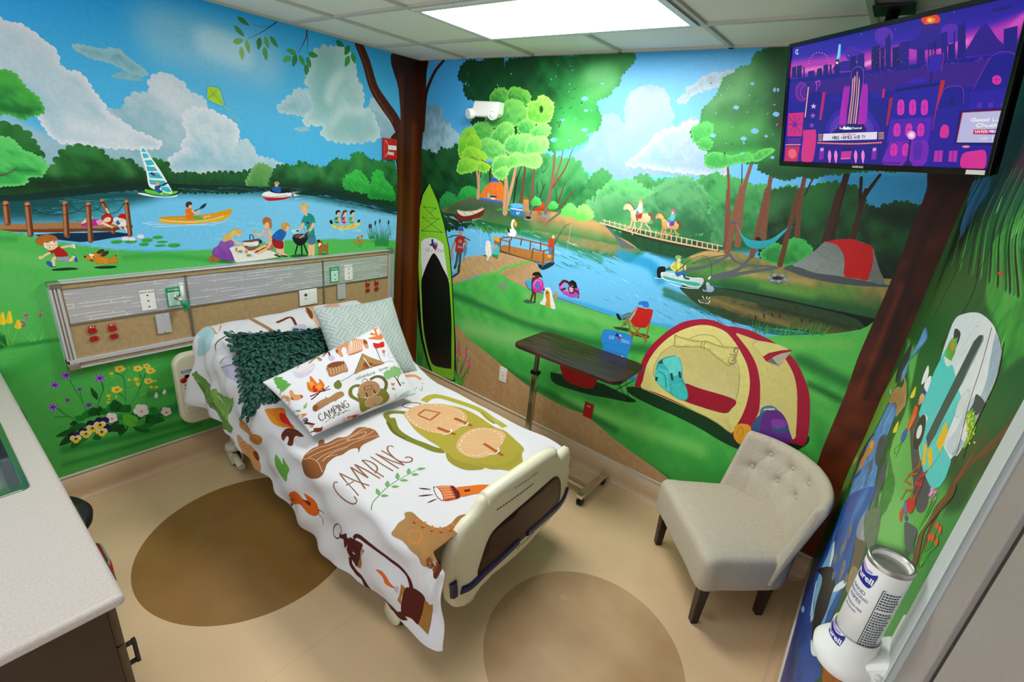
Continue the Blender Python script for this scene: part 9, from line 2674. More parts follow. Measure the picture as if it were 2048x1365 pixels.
        if w0 > .003 and not s.curved:
            for e, q, sg in ((0, w0, -1), (n-1, w1, 1)):      # round end, half a disc
                k = len(P); a = np.linspace(-PI/2, PI/2, 6)[:, None]; d1 = d[e] * sg; n1 = np.array([-d1[1], d1[0]])
                P = np.vstack([P, Q[e] + .5*q*(np.cos(a) * d1 + np.sin(a) * n1)]); T += [(k, k+j, k+j+1) for j in range(1, 5)]
        s.layer(P, T, np.tile(c, (len(P), 1)))
    def run(s, text, unit=.0005):
        rows = [ln for ln in text.split('\n') if ln.strip()]; i = 0; pend = None
        def flush():
            nonlocal pend
            if pend: s.poly(*pend); pend = None
        recs = []
        for ln in rows:
            h, d = ln.rsplit('|', 1)
            for q in d.split(';'): recs.append((h, q))
        for ri, (hd, dat) in enumerate(recs):
            f = hd.split('|'); k = f[0]; c = rgb(f[1]); o = {}
            for t in f[2].split():
                a, b = t.split('='); o[a] = b
            N = np.cumsum(np.array([float(x) for x in dat.split()]).reshape(-1, 2), 0) * unit
            rnd = np.random.RandomState(ri + 7)
            for a in ('n','w','w2','b','a','f','r','ga','ra','ns','st','h','l0','l1','w0','w1','sl','sd','fr'):
                if a in o: o[a] = float(o[a])
            if k == 'd':
                if pend: pend[1]['dabs'].append(dict(c=c, Q=smooth_open(N), r=o['r'] * unit, a=o.get('a', 1.)))
                continue
            if k in 'BK':          # airbrush into the base coat
                P = s.base['P']; fz = o.get('f', 40) * unit; al = o.get('a', 1.)
                if k == 'B':
                    Q = smooth_closed(N) if 's' in o else N
                    if 'b' in o: Q = bumps(Q, o['b'] * unit, rnd)
                    m = np.where((P[:,0] > Q[:,0].min()-fz) & (P[:,0] < Q[:,0].max()+fz) & (P[:,1] > Q[:,1].min()-fz) & (P[:,1] < Q[:,1].max()+fz))[0]
                    p = P[m]; d = seg_dist(p, Q, True) * np.where(inside(p, Q), 1, -1); w = sst(d / (2*fz) + .5) * al
                    cc = np.tile(c, (len(p), 1))
                    if 'g' in o:
                        a = math.radians(o.get('ga', 90)); dr = np.array([math.cos(a), math.sin(a)]); pr = Q @ dr
                        cc = mixc(cc, rgb(o['g']), sst((p @ dr - pr.min()) / np.ptp(pr) + o.get('n', 0) * fbm(p, .25, ri)))
                else:
                    Q = smooth_open(N); r = o['w'] * unit * .5
                    m = np.where((P[:,0] > Q[:,0].min()-r) & (P[:,0] < Q[:,0].max()+r) & (P[:,1] > Q[:,1].min()-r) & (P[:,1] < Q[:,1].max()+r))[0]
                    p = P[m]; d = seg_dist(p, Q, False); w = sst((1 - d / r) * 1.3) * al; cc = np.tile(c, (len(p), 1))
                if 'n' in o and 'g' not in o: w = w * np.clip(1 + o['n'] * fbm(p, .12, ri), 0, 1.3)
                s.base['C'][m] = s.base['C'][m] * (1 - w[:, None]) + cc * w[:, None]; continue
            flush()
            if k in 'psce':
                if k == 'e':
                    cc, ax, bx = N; t = np.linspace(0, 2*PI, 21 if s.step < .02 or s.curved else 17)[:-1, None]
                    Q = cc + (ax-cc) * np.cos(t) + (bx-cc) * np.sin(t)
                else: Q = N if k == 'p' else smooth_closed(N, 5)
                if k == 'c': Q = bumps(Q, o.get('b', 30) * unit, rnd, o.get('h', .42))
                d = dict(c=c, dabs=[], seed=ri)
                if 'g' in o: d['g'] = rgb(o['g']); d['ga'] = o.get('ga', 90)
                if 'n' in o: d['n'] = o['n']
                if 'ns' in o: d['ns'] = o['ns'] * unit
                if 'rc' in o: d['r'] = rgb(o['rc']); d['rw'] = o.get('r', 20) * unit
                if 'ra' in o: d['ra'] = o['ra']
                if 'st' in o: d['st'] = o['st'] * unit
                pend = (Q, d)
            elif k == 't':
                Q = smooth_open(N, 5); w = o.get('w', 4) * unit; s.ribbon(Q, w, o.get('w2', o.get('w', 4)) * unit, c)
            elif k == 'z':      # field of short ripple strokes inside an outline
                rz = np.random.RandomState(int(o['sd'])); c2 = rgb(o['c2']); mn, mx = N.min(0), N.max(0)
                for q in range(int(o['n'])):
                    for tr in range(30):
                        p = mn + (mx - mn) * rz.rand(2)
                        if inside(p[None], N)[0]: break
                    ln_ = (o['l0'] + (o['l1'] - o['l0']) * rz.rand()) * unit; d = np.array([1., o['sl']]); d /= np.hypot(*d); m = p + d * ln_ * .5 + [0, ln_ * .02 * (rz.rand() - .5)]
                    s.ribbon(np.array([p, p + d * ln_ * .3, m, p + d * ln_]), (o['w0'] + (o['w1'] - o['w0']) * rz.rand()) * unit, .0003, c if rz.rand() < o['fr'] else c2)
            elif k == 'q':
                s.ribbon(N, o.get('w', 4) * unit, o.get('w2', o.get('w', 4)) * unit, c)
            elif k == 'l':      # leaf or petal from p0 to p1, width w
                for a, b in zip(N[::2], N[1::2]):
                    d = b - a; n = np.array([-d[1], d[0]]) / max(np.hypot(*d), 1e-9) * o['w'] * unit * .5
                    t = [(0,0),(.15,.62),(.4,1),(.7,.72),(1,0)]; L = [a + d*u + n*v for u, v in t] + [a + d*u - n*v for u, v in t[-2:0:-1]]
                    s.poly(smooth_closed(L, 3), dict(c=c, dabs=[], seed=0))
            elif k == 'j':      # tuft of blades: base centre, h height, w spread, n count
                for p in N:
                    for q in range(int(o['n'])):
                        x = (rnd.rand() - .5); hh = o['h'] * unit * (.6 + .5 * rnd.rand()); ww = o['w'] * unit
                        a = p + np.array([x * ww * .6, 0]); b = a + np.array([x * ww * .9, hh]); m = (a + b) / 2 + np.array([x * ww * .05, hh * .12])
                        cc = c * (.8 + .4 * rnd.rand()); s.ribbon(smooth_open([a, m, b], 3), o.get('r', 6) * unit, .0004, np.clip(cc, 0, 1))
        flush()
    def build(s, name, m, parent=None):
        V = []; L = []; cnt = 0; F = []; C = []
        if s.base is not None:
            V.append(s.fn(s.base['P'], 0)); C.append(s.base['C']); Qd = s.base['Q']; cnt = len(s.base['P'])
        else: Qd = np.zeros((0, 4), int)
        if s.V: V += s.V; C += s.C; T = np.vstack(s.T) + cnt
        else: T = np.zeros((0, 3), int)
        if not V: V = [np.zeros((1, 3))]; C = [np.zeros((1, 3))]
        V = np.vstack(V); C = np.vstack(C)
        me = bpy.data.meshes.new(name); me.vertices.add(len(V)); me.vertices.foreach_set('co', V.ravel().astype('f'))
        nl = 4 * len(Qd) + 3 * len(T); me.loops.add(nl); me.loops.foreach_set('vertex_index', np.r_[Qd.ravel(), T.ravel()].astype('i'))
        me.polygons.add(len(Qd) + len(T))
        st = np.r_[np.arange(len(Qd)) * 4, 4 * len(Qd) + np.arange(len(T)) * 3]
        me.polygons.foreach_set('loop_start', st.astype('i'))
        me.update(calc_edges=True); me.validate()
        if s.curved: me.polygons.foreach_set('use_smooth', [True] * len(me.polygons))
        a = me.color_attributes.new('Col', 'FLOAT_COLOR', 'POINT')
        a.data.foreach_set('color', np.c_[tolin(C) * s.gain, np.ones(len(C))].ravel().astype('f'))
        return link(name, me, m, parent)
# ---------------------------------------------------------------- the painted walls (structure)
M['mural'] = paint_mat('mural_paint', 0.42, 0.3, 0.05, 60)
M['print'] = paint_mat('printed_cotton', 0.8, 0.2, 0.02, 300, weave=.05)
M['screenart'] = paint_mat('lit_screen', 0.2, 0.5, 0, 10, emit=0.68)
GAIN = 1.0
def wl(P, o): return np.stack([np.full(len(P), .0005 + o), P[:, 0], P[:, 1]], 1)
def wb(P, o): return np.stack([P[:, 0], np.full(len(P), -.0005 - o), P[:, 1]], 1)
def wr(P, o): return np.stack([np.full(len(P), W - .0005 - o), P[:, 0], P[:, 1]], 1)
YR = -3.25                      # rear end of the room, left open so world light fills it
cl = Canvas(wl, gain=GAIN); cl.add_grid(YR, 0, HC - .01, H, .011, '3fb0e8'); cl.run(PAINT_L, .0008)  # upper sky in PAINT_L has ceiling-lamp glare brushed in as paler blue
wall_left = struct(cl.build('wall_left', 'mural'))
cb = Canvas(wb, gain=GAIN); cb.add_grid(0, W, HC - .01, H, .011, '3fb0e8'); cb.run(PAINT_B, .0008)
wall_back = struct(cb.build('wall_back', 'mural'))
cr = Canvas(wr, step=.015, gain=GAIN); cr.add_grid(-2.055, 0, HC - .01, H, .009, '1f5a22'); cr.run(PAINT_R)
wall_right = struct(cr.build('wall_right', 'mural'))
def slab(name, a, b, m): return struct(MB().box(a, b).build(name, m))
for nm, par, a, b in (('wall_core', wall_left, (-.12, YR - .12, 0), (0, .12, H + .12)), ('wall_core', wall_back, (-.12, 0, 0), (W + .12, .12, H + .12)),
                      ('wall_core', wall_right, (W, -2.055, 0), (W + .12, 0, H + .12))):
    MB().box(a, b).build(nm, 'offwhite', par)
o = MB(); o.box((W, YR, 2.20), (W + .12, -2.055, H + .1)); o.build('wall_lintel', 'offwhite', wall_right)

# floor with two inlaid discs
m = mat('vinyl_floor', 'c9aa80', 0.22, spec=.5); nt = m.node_tree; L = nt.links.new; p = nt.nodes['Principled BSDF']
tc = nt.nodes.new('ShaderNodeTexCoord')
def disc(x, y, r):
    v = nt.nodes.new('ShaderNodeVectorMath'); v.operation = 'DISTANCE'; v.inputs[1].default_value = (x, y, 0)
    L(tc.outputs['Object'], v.inputs[0]); c = nt.nodes.new('ShaderNodeMath'); c.operation = 'LESS_THAN'; c.inputs[1].default_value = r
    L(v.outputs['Value'], c.inputs[0]); return c.outputs[0]
n1 = nt.nodes.new('ShaderNodeTexNoise'); n1.inputs['Scale'].default_value = 350; n1.inputs['Detail'].default_value = 3
n2 = nt.nodes.new('ShaderNodeTexNoise'); n2.inputs['Scale'].default_value = 3.5; n2.inputs['Detail'].default_value = 5
L(tc.outputs['Object'], n1.inputs['Vector']); L(tc.outputs['Object'], n2.inputs['Vector'])
def ramp(fac, c0, c1, a=.3, b=.7):
    r = nt.nodes.new('ShaderNodeValToRGB'); e = r.color_ramp.elements
    e[0].position = a; e[1].position = b; e[0].color = (*lin(c0), 1); e[1].color = (*lin(c1), 1); L(fac, r.inputs['Fac']); return r.outputs['Color']
def mix(f, a, b, mode='MIX'):
    x = nt.nodes.new('ShaderNodeMix'); x.data_type = 'RGBA'; x.blend_type = mode
    if isinstance(f, float): x.inputs[0].default_value = f
    else: L(f, x.inputs[0])
    L(a, x.inputs[6]); L(b, x.inputs[7]); return x.outputs[2]
beige = mix(.5, ramp(n1.outputs['Fac'], 'dcb990', 'e8c9a0'), ramp(n2.outputs['Fac'], 'd8b68c', 'e6c69c'))
brown = mix(.5, ramp(n1.outputs['Fac'], '8a6233', 'a0783f'), ramp(n2.outputs['Fac'], '845c30', 'a27840'))
beige2 = ramp(n2.outputs['Fac'], 'b48f66', 'c8a57c')
c1 = mix(disc(.965, -1.94, .535), beige, brown); c2 = mix(disc(2.67, -1.25, .46), c1, beige2)
L(c2, p.inputs['Base Color'])
rr = nt.nodes.new('ShaderNodeMapRange'); rr.inputs['To Min'].default_value = .16; rr.inputs['To Max'].default_value = .32
L(n2.outputs['Fac'], rr.inputs['Value']); L(rr.outputs['Result'], p.inputs['Roughness'])
floor = struct(MB().box((0, YR, -.1), (W, 0, 0)).build('floor', m))
s = MB()
for x0, y0, x1, y1 in ((1.765, -3.1, 1.76, -.2),):
    d = Vector((x1-x0, y1-y0, 0)).normalized(); q = Vector((-d.y, d.x, 0)) * .0007
    a, b = Vector((x0, y0, .0002)), Vector((x1, y1, .0002)); s.add([a+q, b+q, b-q, a-q], [(0,1,2,3)])
s.build('floor_seam', mat('floor_seam_line', 'b8966a', .4), floor)

# ceiling: tiles, grid, lamps
ceil = struct(MB().box((0, YR, H + .012), (W, 0, H + .11)).build('ceiling', 'tile'))
GX = [.479 + .61 * i - .61 for i in range(6)]; GY = [-.426 - .609 * i for i in range(5)]
lampcells = [((GX[2], GX[4]), (GY[1], GY[0])), ((GX[2], GX[4]), (GY[4], GY[3]))]
g = MB()
for x in GX:
    if 0 < x < W: g.box((x - .012, YR, H - .001), (x + .012, 0, H + .014))
for y in GY: g.box((0, y - .012, H - .0005), (W, y + .012, H + .014))
g.box((0, YR, H - .001), (.022, 0, H + .013)); g.box((0, -.022, H - .001), (W, 0, H + .013)); g.box((W - .022, YR, H - .001), (W, 0, H + .013))
g.build('ceiling_grid', 'tbar', ceil)
for i, ((x0, x1), (y0, y1)) in enumerate(lampcells):
    t = thing('ceiling_light', ['large rectangular lit panel light in the ceiling above the bed', 'rectangular panel light in the ceiling behind the viewer'][i], 'ceiling light', ((x0+x1)/2, (y0+y1)/2, H))
    cx, cy = (x0+x1)/2, (y0+y1)/2; w, h = (x1-x0)/2 - .012, (y1-y0)/2 - .012
    f = MB()
    for a, b in (((-w, -h), (w, -h + .035)), ((-w, h - .035), (w, h)), ((-w, -h + .035), (-w + .035, h - .035)), ((w - .035, -h + .035), (w, h - .035))):
        f.box((a[0], a[1], -.008), (b[0], b[1], .011))
    f.build('frame', 'tbarwhite', t, bevel=.003)
    MB().box((-w + .034, -h + .034, -.004), (w - .034, h - .034, .006)).build('diffuser', 'lamp' if i == 0 else 'lamp_rear', t)

# cove base with cap strip
def cove(name, fr, L0, L1):
    prof = [(0, HC), (.004, HC), (.004, .05), (.008, .028), (.018, .012), (.032, .004), (.05, .0015), (.05, 0), (0, 0)]
    b = MB().add([fr(a, h, L0) for a, h in prof] + [fr(a, h, L1) for a, h in prof], [(i, i+1, i+10, i+9) for i in range(8)], True)
    o = struct(b.build(name, 'cove'))
    c = MB()
    pts = [(.0, HC - .004), (.009, HC - .004), (.009, HC + .005), (0, HC + .008)]
    c.add([fr(a, h, L0) for a, h in pts] + [fr(a, h, L1) for a, h in pts], [(0,1,5,4),(1,2,6,5),(2,3,7,6)])
    c.build('cap_strip', 'trimstrip', o); return o
cove('baseboard_left', lambda a, h, l: (a, l, h), YR, 0)
cove('baseboard_back', lambda a, h, l: (l, -a, h), 0, W)
cove('baseboard_right', lambda a, h, l: (W - a, l, h), -2.055, 0)

# door frame and door on the right wall
d = MB(); d.box((W - .012, -2.105, 0), (W + .02, -2.055, 2.2)); d.box((W - .012, -3.2, 2.15), (W + .02, -2.105, 2.2))
door = struct(d.build('trim_1', 'framewhite', bevel=.003))
d = MB(); d.box((W - .004, -2.185, 0), (W + .05, -2.107, 2.148)); o = struct(d.build('trim_2', 'doorgrey', bevel=.002))
struct(MB().box((W + .002, -2.197, 0), (W + .04, -2.186, 2.148)).build('trim_3', 'gasket'))
dr = struct(MB().box((W + .0, -3.15, .01), (W + .045, -2.199, 2.146)).build('door_1', 'doorgrey', bevel=.003))
MB().tube([(W - .0, -3.05, 1.0), (W - .05, -3.05, 1.0), (W - .05, -2.94, 1.0)], .009).build('door_handle', 'steel', dr)
slab('wall_corner', (W, YR, 0), (W + .12, -3.151, 2.2), 'offwhite')
# ---------------------------------------------------------------- text (built-in font) as thin ink
def text_verts(txt, size, bold=0.0):
    cu = bpy.data.curves.new('t', 'FONT'); cu.body = txt; cu.size = size; cu.align_x = 'CENTER'; cu.align_y = 'CENTER'; cu.offset = bold; cu.resolution_u = 3
    o = bpy.data.objects.new('t', cu); me = bpy.data.meshes.new_from_object(o)
    v = [(p.co.x, p.co.y) for p in me.vertices]; f = [tuple(p.vertices) for p in me.polygons]
    bpy.data.objects.remove(o); bpy.data.curves.remove(cu); bpy.data.meshes.remove(me); return v, f
def put_text(mb, txt, size, fr, bold=0.0):
    v, f = text_verts(txt, size, bold); mb.add([fr(a, b) for a, b in v], f)

# ---------------------------------------------------------------- headwall panel above the bed
hw = thing('headwall_panel', 'long aluminium framed service panel on the wall behind the bed', 'wall panel', (0, -1.32, .81))
PY0, PY1, PZ0, PZ1, PX = -2.385, -.275, .815, 1.285, .048
lx = lambda x, y, z: (x, y + 1.32, z - .81)
def hbox(mb, a, b): mb.box(lx(*a), lx(*b))
b = MB(); hbox(b, (.001, PY0 + .01, PZ0 + .01), (PX - .008, PY1 - .01, PZ1 - .01)); b.build('backing_board', 'tan', hw)
f = MB()
hbox(f, (.001, PY0, PZ1 - .008), (PX + .008, PY1, PZ1)); hbox(f, (.001, PY0, PZ0), (PX + .008, PY1, PZ0 + .008))
for z in (PZ0 + .03, ): hbox(f, (.001, PY0, z), (PX + .006, PY1, z + .022))
for k, w in ((0, .010), (.016, .008), (.030, .012)):
    hbox(f, (.001, PY0 + k, PZ0), (PX + .006 - k * .1, PY0 + k + w, PZ1)); hbox(f, (.001, PY1 - k - w, PZ0), (PX + .006 - k * .1, PY1 - k, PZ1))
f.build('frame', 'alu', hw, bevel=.002)
for y0 in (PY0, PY1 - .045):
    for z0 in (PZ0, PZ1 - .026): c = MB(); hbox(c, (.001, y0 - .002, z0 - .002), (PX + .011, y0 + .047, z0 + .028)); c.build('corner_cap', 'steel', hw, bevel=.003)
m = mat('embossed_steel_strip', 'd0cfcf', .3, .45); nt = m.node_tree; L = nt.links.new
tc = nt.nodes.new('ShaderNodeTexCoord'); mp = nt.nodes.new('ShaderNodeMapping'); mp.inputs['Rotation'].default_value = (0, PI/2, PI/2)
br = nt.nodes.new('ShaderNodeTexBrick'); br.inputs['Scale'].default_value = 4; br.inputs['Brick Width'].default_value = .62; br.inputs['Row Height'].default_value = .075
br.inputs['Mortar Size'].default_value = .012; br.offset_frequency = 3; br.offset = .37; br.inputs['Bias'].default_value = 0
sx = nt.nodes.new('ShaderNodeSeparateXYZ'); cb_ = nt.nodes.new('ShaderNodeCombineXYZ'); L(tc.outputs['Object'], sx.inputs[0])
L(sx.outputs['Y'], cb_.inputs['X']); L(sx.outputs['Z'], cb_.inputs['Y']); L(cb_.outputs[0], br.inputs['Vector'])
br.inputs['Color1'].default_value = (.45, .45, .45, 1); br.inputs['Color2'].default_value = (.75, .75, .75, 1); br.inputs['Mortar'].default_value = (.1, .1, .1, 1)
bp_ = nt.nodes.new('ShaderNodeBump'); bp_.inputs['Strength'].default_value = .6; bp_.inputs['Distance'].default_value = .004
L(bp_.outputs['Normal'], nt.nodes['Principled BSDF'].inputs['Normal'])
M['strip'] = m
L(br.outputs['Color'], bp_.inputs['Height'])
cr1 = nt.nodes.new('ShaderNodeValToRGB'); e = cr1.color_ramp.elements; e[0].position = .2; e[0].color = (*lin('f4f4f6'), 1); e[1].position = .4; e[1].color = (*lin('cfcdd0'), 1)
nz = nt.nodes.new('ShaderNodeTexNoise'); nz.inputs['Scale'].default_value = 5; nz.inputs['Detail'].default_value = 2; mpn = nt.nodes.new('ShaderNodeMapping'); mpn.inputs['Scale'].default_value = (1, 1, 7); L(tc.outputs['Object'], mpn.inputs[0]); L(mpn.outputs[0], nz.inputs['Vector'])
ad = nt.nodes.new('ShaderNodeMix'); ad.data_type = 'RGBA'; gt = nt.nodes.new('ShaderNodeMath'); gt.operation = 'GREATER_THAN'; gt.inputs[1].default_value = .5; L(nz.outputs['Fac'], gt.inputs[0]); L(gt.outputs[0], ad.inputs[0]); L(br.outputs['Color'], ad.inputs[6]); ad.inputs[7].default_value = (.6, .6, .6, 1)
L(ad.outputs[2], cr1.inputs['Fac']); L(cr1.outputs['Color'], nt.nodes['Principled BSDF'].inputs['Base Color'])
for y0, y1 in ((-2.335, -1.795), (-1.785, -.915), (-.905, -.335)):
    b = MB(); hbox(b, (.02, y0, 1.065), (PX - .001, y1, 1.245)); b.build('steel_strip', 'strip', hw, bevel=.002)
b = MB()
for y in (-1.79, -.91): hbox(b, (.02, y - .006, PZ0 + .05), (PX + .002, y + .006, 1.255))
hbox(b, (.02, -2.34, 1.057), (PX + .003, -.33, 1.066)); hbox(b, (.02, -2.34, 1.245), (PX + .002, -.33, 1.250))
b.build('divider', 'steel', hw)
def plate(name, label, cat, y, z, w, h, mt, group=None, d=.006):
    t = thing(name, label, cat, (PX, y, z), 0, group)
    MB().box((.0, -w/2, -h/2), (d, w/2, h/2)).build('plate', mt, t, bevel=.002); return t
def dots(name, m, t, pts, r, x=.0065):
    for y, z in pts: MB().lathe([(0, 0), (r, 0), (r, .002), (0, .002)], (x, y, z), (1, 0, 0), 12, False).build(name, m, t)
for y, z, lab in ((-1.99, 1.135, 'white suction outlet plate with black holes at the left end of the service panel'), (-.70, 1.14, 'white suction outlet plate with black holes at the right end of the service panel')):
    t = plate('suction_outlet', lab, 'outlet', y, z, .07, .115, 'white', 'suction outlets on the service panel')
    dots('port', 'black', t, ((0, .03), (0, -.002), (0, -.036)), .004)
    k = MB(); put_text(k, 'MEDICAL VACUUM', .0078, lambda a, b: (.0068, a, b + .048), .0002); k.build('lettering', 'ink', t)
t = plate('oxygen_outlet', 'green oxygen outlet plate without a gauge, right of the second divider', 'outlet', -.82, 1.14, .075, .115, 'green')
MB().box((.004, -.03, -.052), (.0085, .03, .03)).build('cover', 'mint', t, bevel=.006)
dots('port', 'black', t, ((0, .0), (0, -.035)), .004, .009)
k = MB(); put_text(k, 'OXYGEN', .013, lambda a, b: (.0068, a, b + .044), .0004); k.build('lettering', 'white', t)
t = plate('oxygen_outlet', 'green oxygen outlet plate behind the clear flow meter', 'outlet', -1.862, 1.135, .075, .115, 'green')
MB().box((.004, -.032, -.052), (.0085, .026, .03)).build('cover', 'mint', t, bevel=.006)
k = MB(); put_text(k, 'OXYGEN', .013, lambda a, b: (.0068, a, b + .044), .0004); k.build('lettering', 'white', t)
t = thing('flow_meter', 'clear tube flow meter with green knob plugged into the left oxygen outlet', 'flow meter', (PX + .009, -1.85, 1.135))
k = MB(); k.tube([(0, 0, 0), (.05, .012, -.012)], .012, 14); k.lathe([(0, 0), (.017, 0), (.017, .006), (0, .006)], (0, 0, 0), (1, 0, 0), 20); k.build('connector', 'chrome', t)
k = MB(); k.tube([(.05, .015, -.02), (.05, .015, .085)], .010, 14); k.build('tube', 'glass', t)
k = MB(); k.tube([(.05, .015, .086), (.05, .015, .094)], .012, 14); k.build('cap', 'white', t)
k = MB(); k.lathe([(0, 0), (.018, .0), (.022, .01), (.018, .022), (.010, .03), (.006, .055), (.008, .06), (0, .062)], (.05, .018, -.018), (0, 0, -1), 14); k.tube([(.03, .02, -.03), (.09, .024, -.03)], .011, 12); k.build('knob', 'green', t)
for y, z, lab in ((-1.935, .985, 'blank steel cover plate on the tan strip, left of the bed'), (-.765, 1.0, 'blank steel cover plate on the tan strip, right of the bed')):
    t = plate('cover_plate', lab, 'cover plate', y, z, .07, .118, 'alu', 'blank plates on the service panel')
    dots('screw', 'steel', t, ((0, .05), (0, -.05)), .003)
for y, z, lab in ((-2.257, .99, 'red double socket nearest the left end of the service panel'), (-2.172, .985, 'red double socket second from the left end of the service panel'),
                  (-.527, 1.0, 'red double socket left of the pair at the right end of the service panel'), (-.442, 1.0, 'red double socket nearest the right end of the service panel')):
    t = thing('power_socket', lab, 'socket', (PX, y, z), 0, 'red power sockets on the service panel')
    for dz in (.018, -.026):
        e = [(.019 * math.cos(q), max(-.0135, min(.0135, .017 * math.sin(q)))) for q in [2*PI*i/24 for i in range(24)]]
        MB().prism(e, lambda a, b, d: (d, a, b + dz), 0, .005).build('receptacle', 'darkred', t)
    k = MB().box((0, -.016, .036), (.005, .016, .046)); k.build('tag', 'red', t)
    k = MB(); put_text(k, 'EL 4', .010, lambda a, b: (.0055, a, b + .041), .0003); k.build('lettering', 'white', t)
t = plate('service_outlet', 'wide white outlet plate with a green mark above the bed head', 'outlet', -1.035, 1.0, .135, .115, 'white')
MB().box((.004, -.04, -.045), (.009, .0, .045)).build('insert', 'white', t, bevel=.002); MB().box((.004, .01, -.045), (.009, .05, .045)).build('insert', 'white', t, bevel=.002)
k = MB(); k.lathe([(0, 0), (.012, 0), (.012, .002), (0, .002)], (.009, -.022, .022), (1, 0, 0), 14); k.build('indicator', 'green', t)
k = MB(); k.box((.009, -.03, -.012), (.0095, -.026, -.002)); k.box((.009, -.016, -.012), (.0095, -.012, -.002)); k.box((.009, -.03, .018), (.0115, -.02, .026)); k.build('slot', 'ink', t)

# ---------------------------------------------------------------- things on the walls
t = thing('fire_alarm', 'red fire alarm strobe on the left wall beside the painted trunk', 'fire alarm', (0, -.297, 2.05))
MB().box((.001, -.062, -.075), (.035, .062, .075)).build('housing', 'red', t, bevel=.008, seg=3)
MB().box((.034, -.03, -.005), (.046, .045, .028)).build('strobe', 'glass', t, bevel=.004)
k = MB(); put_text(k, 'FIRE', .030, lambda a, b: (.0358, a - .0, b - .032), .0012); k.tube([(.0355, -.05, .06), (.0355, -.028, .03)], .0015, 6); k.tube([(.0355, -.05, -.055), (.0355, -.02, -.01)], .0015, 6); k.build('lettering', 'white', t)
t = thing('emergency_light', 'white twin-head emergency light high on the back wall', 'emergency light', (.75, -.001, 2.38))
MB().prism([(-.125,-.035),(-.10,-.052),(.10,-.052),(.125,-.03),(.128,.045),(-.095,.048)], lambda a, b, d: (a, -d, b), 0, .07).build('housing', 'white', t, bevel=.01, seg=3)
for x in (-.112, .09):
    l = MB().lathe([(0, .0), (.030, 0), (.034, .012), (.034, .045), (.028, .05), (.024, .042), (0, .042)], (x, -.05, -.030), (-.25 if x < 0 else .15, -1, -.25), 24).build('lamp_head', 'white', t)
    MB().lathe([(0, .0435), (.023, .0435), (.022, .0465), (0, .047)], (x, -.05, -.030), (-.25 if x < 0 else .15, -1, -.25), 20).build('lens', 'glass', l)
t = thing('power_outlet', 'white double outlet plate on the back wall between the paddle board and the side table', 'socket', (1.10, -.0015, .455))
MB().box((-.037, -.006, -.062), (.037, 0, .062)).build('plate', 'white', t, bevel=.002)
k = MB(); k.box((-.017, -.009, -.036), (.017, -.005, .036)); k.build('receptacle', 'white', t, bevel=.004)
k = MB()
for dz in (.0, -.0): k.box((-.009, -.0095, -.012), (-.006, -.0088, -.002)); k.box((.006, -.0095, -.012), (.009, -.0088, -.002))
k.build('slot', 'ink', t)
t = thing('blank_plate', 'dark red wall plate low on the back wall under the side table', 'wall plate', (1.89, -.0015, .468))
MB().box((-.036, -.006, -.058), (.036, 0, .058)).build('plate', 'darkred', t, bevel=.002)
k = MB(); k.box((-.010, -.0066, .030), (.010, -.0058, .034)); k.box((-.012, -.0066, .028), (-.008, -.0058, .037)); k.box((.008, -.0066, .028), (.012, -.0058, .037)); k.build('mark', 'white', t)

# ---------------------------------------------------------------- television
t = thing('television', 'black flat television on a ceiling mount showing a purple city scene', 'television')
TR = rot3 = None
yaw, pit, rol = .625, -.248, .009
fw = Vector((math.sin(yaw)*math.cos(pit), math.cos(yaw)*math.cos(pit), -math.sin(pit))); r0 = fw.cross(Vector((0,0,1))).normalized(); u0 = r0.cross(fw)
r1 = r0*math.cos(rol) + u0*math.sin(rol); u1 = -r0*math.sin(rol) + u0*math.cos(rol); b1 = -fw
TVC = Vector((3.037, -.741, 2.381)); TVW, TVH = .747, .431
t.matrix_world = Matrix(((r1.x, u1.x, b1.x, TVC.x), (r1.y, u1.y, b1.y, TVC.y), (r1.z, u1.z, b1.z, TVC.z), (0, 0, 0, 1)))
MB().box((-TVW/2, -TVH/2, -.03), (TVW/2, TVH/2, -.002)).build('housing', 'blackgloss', t, bevel=.003)
k = MB()
for a, b in (((-TVW/2, -TVH/2), (TVW/2, -TVH/2 + .018)), ((-TVW/2, TVH/2 - .012), (TVW/2, TVH/2)), ((-TVW/2, -TVH/2 + .018), (-TVW/2 + .011, TVH/2 - .012)), ((TVW/2 - .011, -TVH/2 + .018), (TVW/2, TVH/2 - .012))):
    k.box((a[0], a[1], -.004), (b[0], b[1], .004))
k.build('bezel', 'blackgloss', t, bevel=.0015)
k = MB(); k.prism(rrect(-.25, -.16, .25, .13, .03), lambda a, b, d: (a, b, -d), .03, .06); k.build('rear_cover', 'black', t)
def tvs(P, o): return np.stack([P[:, 0], P[:, 1], np.full(len(P), -.0015 + o)], 1)
ct = Canvas(tvs, ((-TVW/2 + .011, -TVH/2 + .018), (TVW/2 - .011, TVH/2 - .012)), step=.008, ink=.000012, gain=1.0); ct.add_grid(-TVW/2 + .010, TVW/2 - .010, -TVH/2 + .017, TVH/2 - .011, .004, '1c0c9c'); ct.run(PAINT_T, .0002)
ct.build('screen', 'screenart', t)
k = MB().box((.315, -TVH/2 + .003, .004), (.362, -TVH/2 + .015, .0048)); k.build('sticker', 'white', t)
k = MB(); put_text(k, 'SAMSUNG', .009, lambda a, b: (a - .02, b - TVH/2 + .009, .0045), .0003); k.build('lettering', 'whitepaint', t)
t = thing('television_mount', 'black ceiling pole and arm holding the television', 'mount', (2.985, -.48, H))
MB().tube([(0, 0, .0), (0, 0, -.33)], .019, 16).build('pole', 'black', t)
MB().box((-.06, -.06, -.008), (.06, .06, -.001)).build('ceiling_plate', 'black', t, bevel=.002)
a = TVC - b1 * .062 - Vector((2.985, -.48, H))
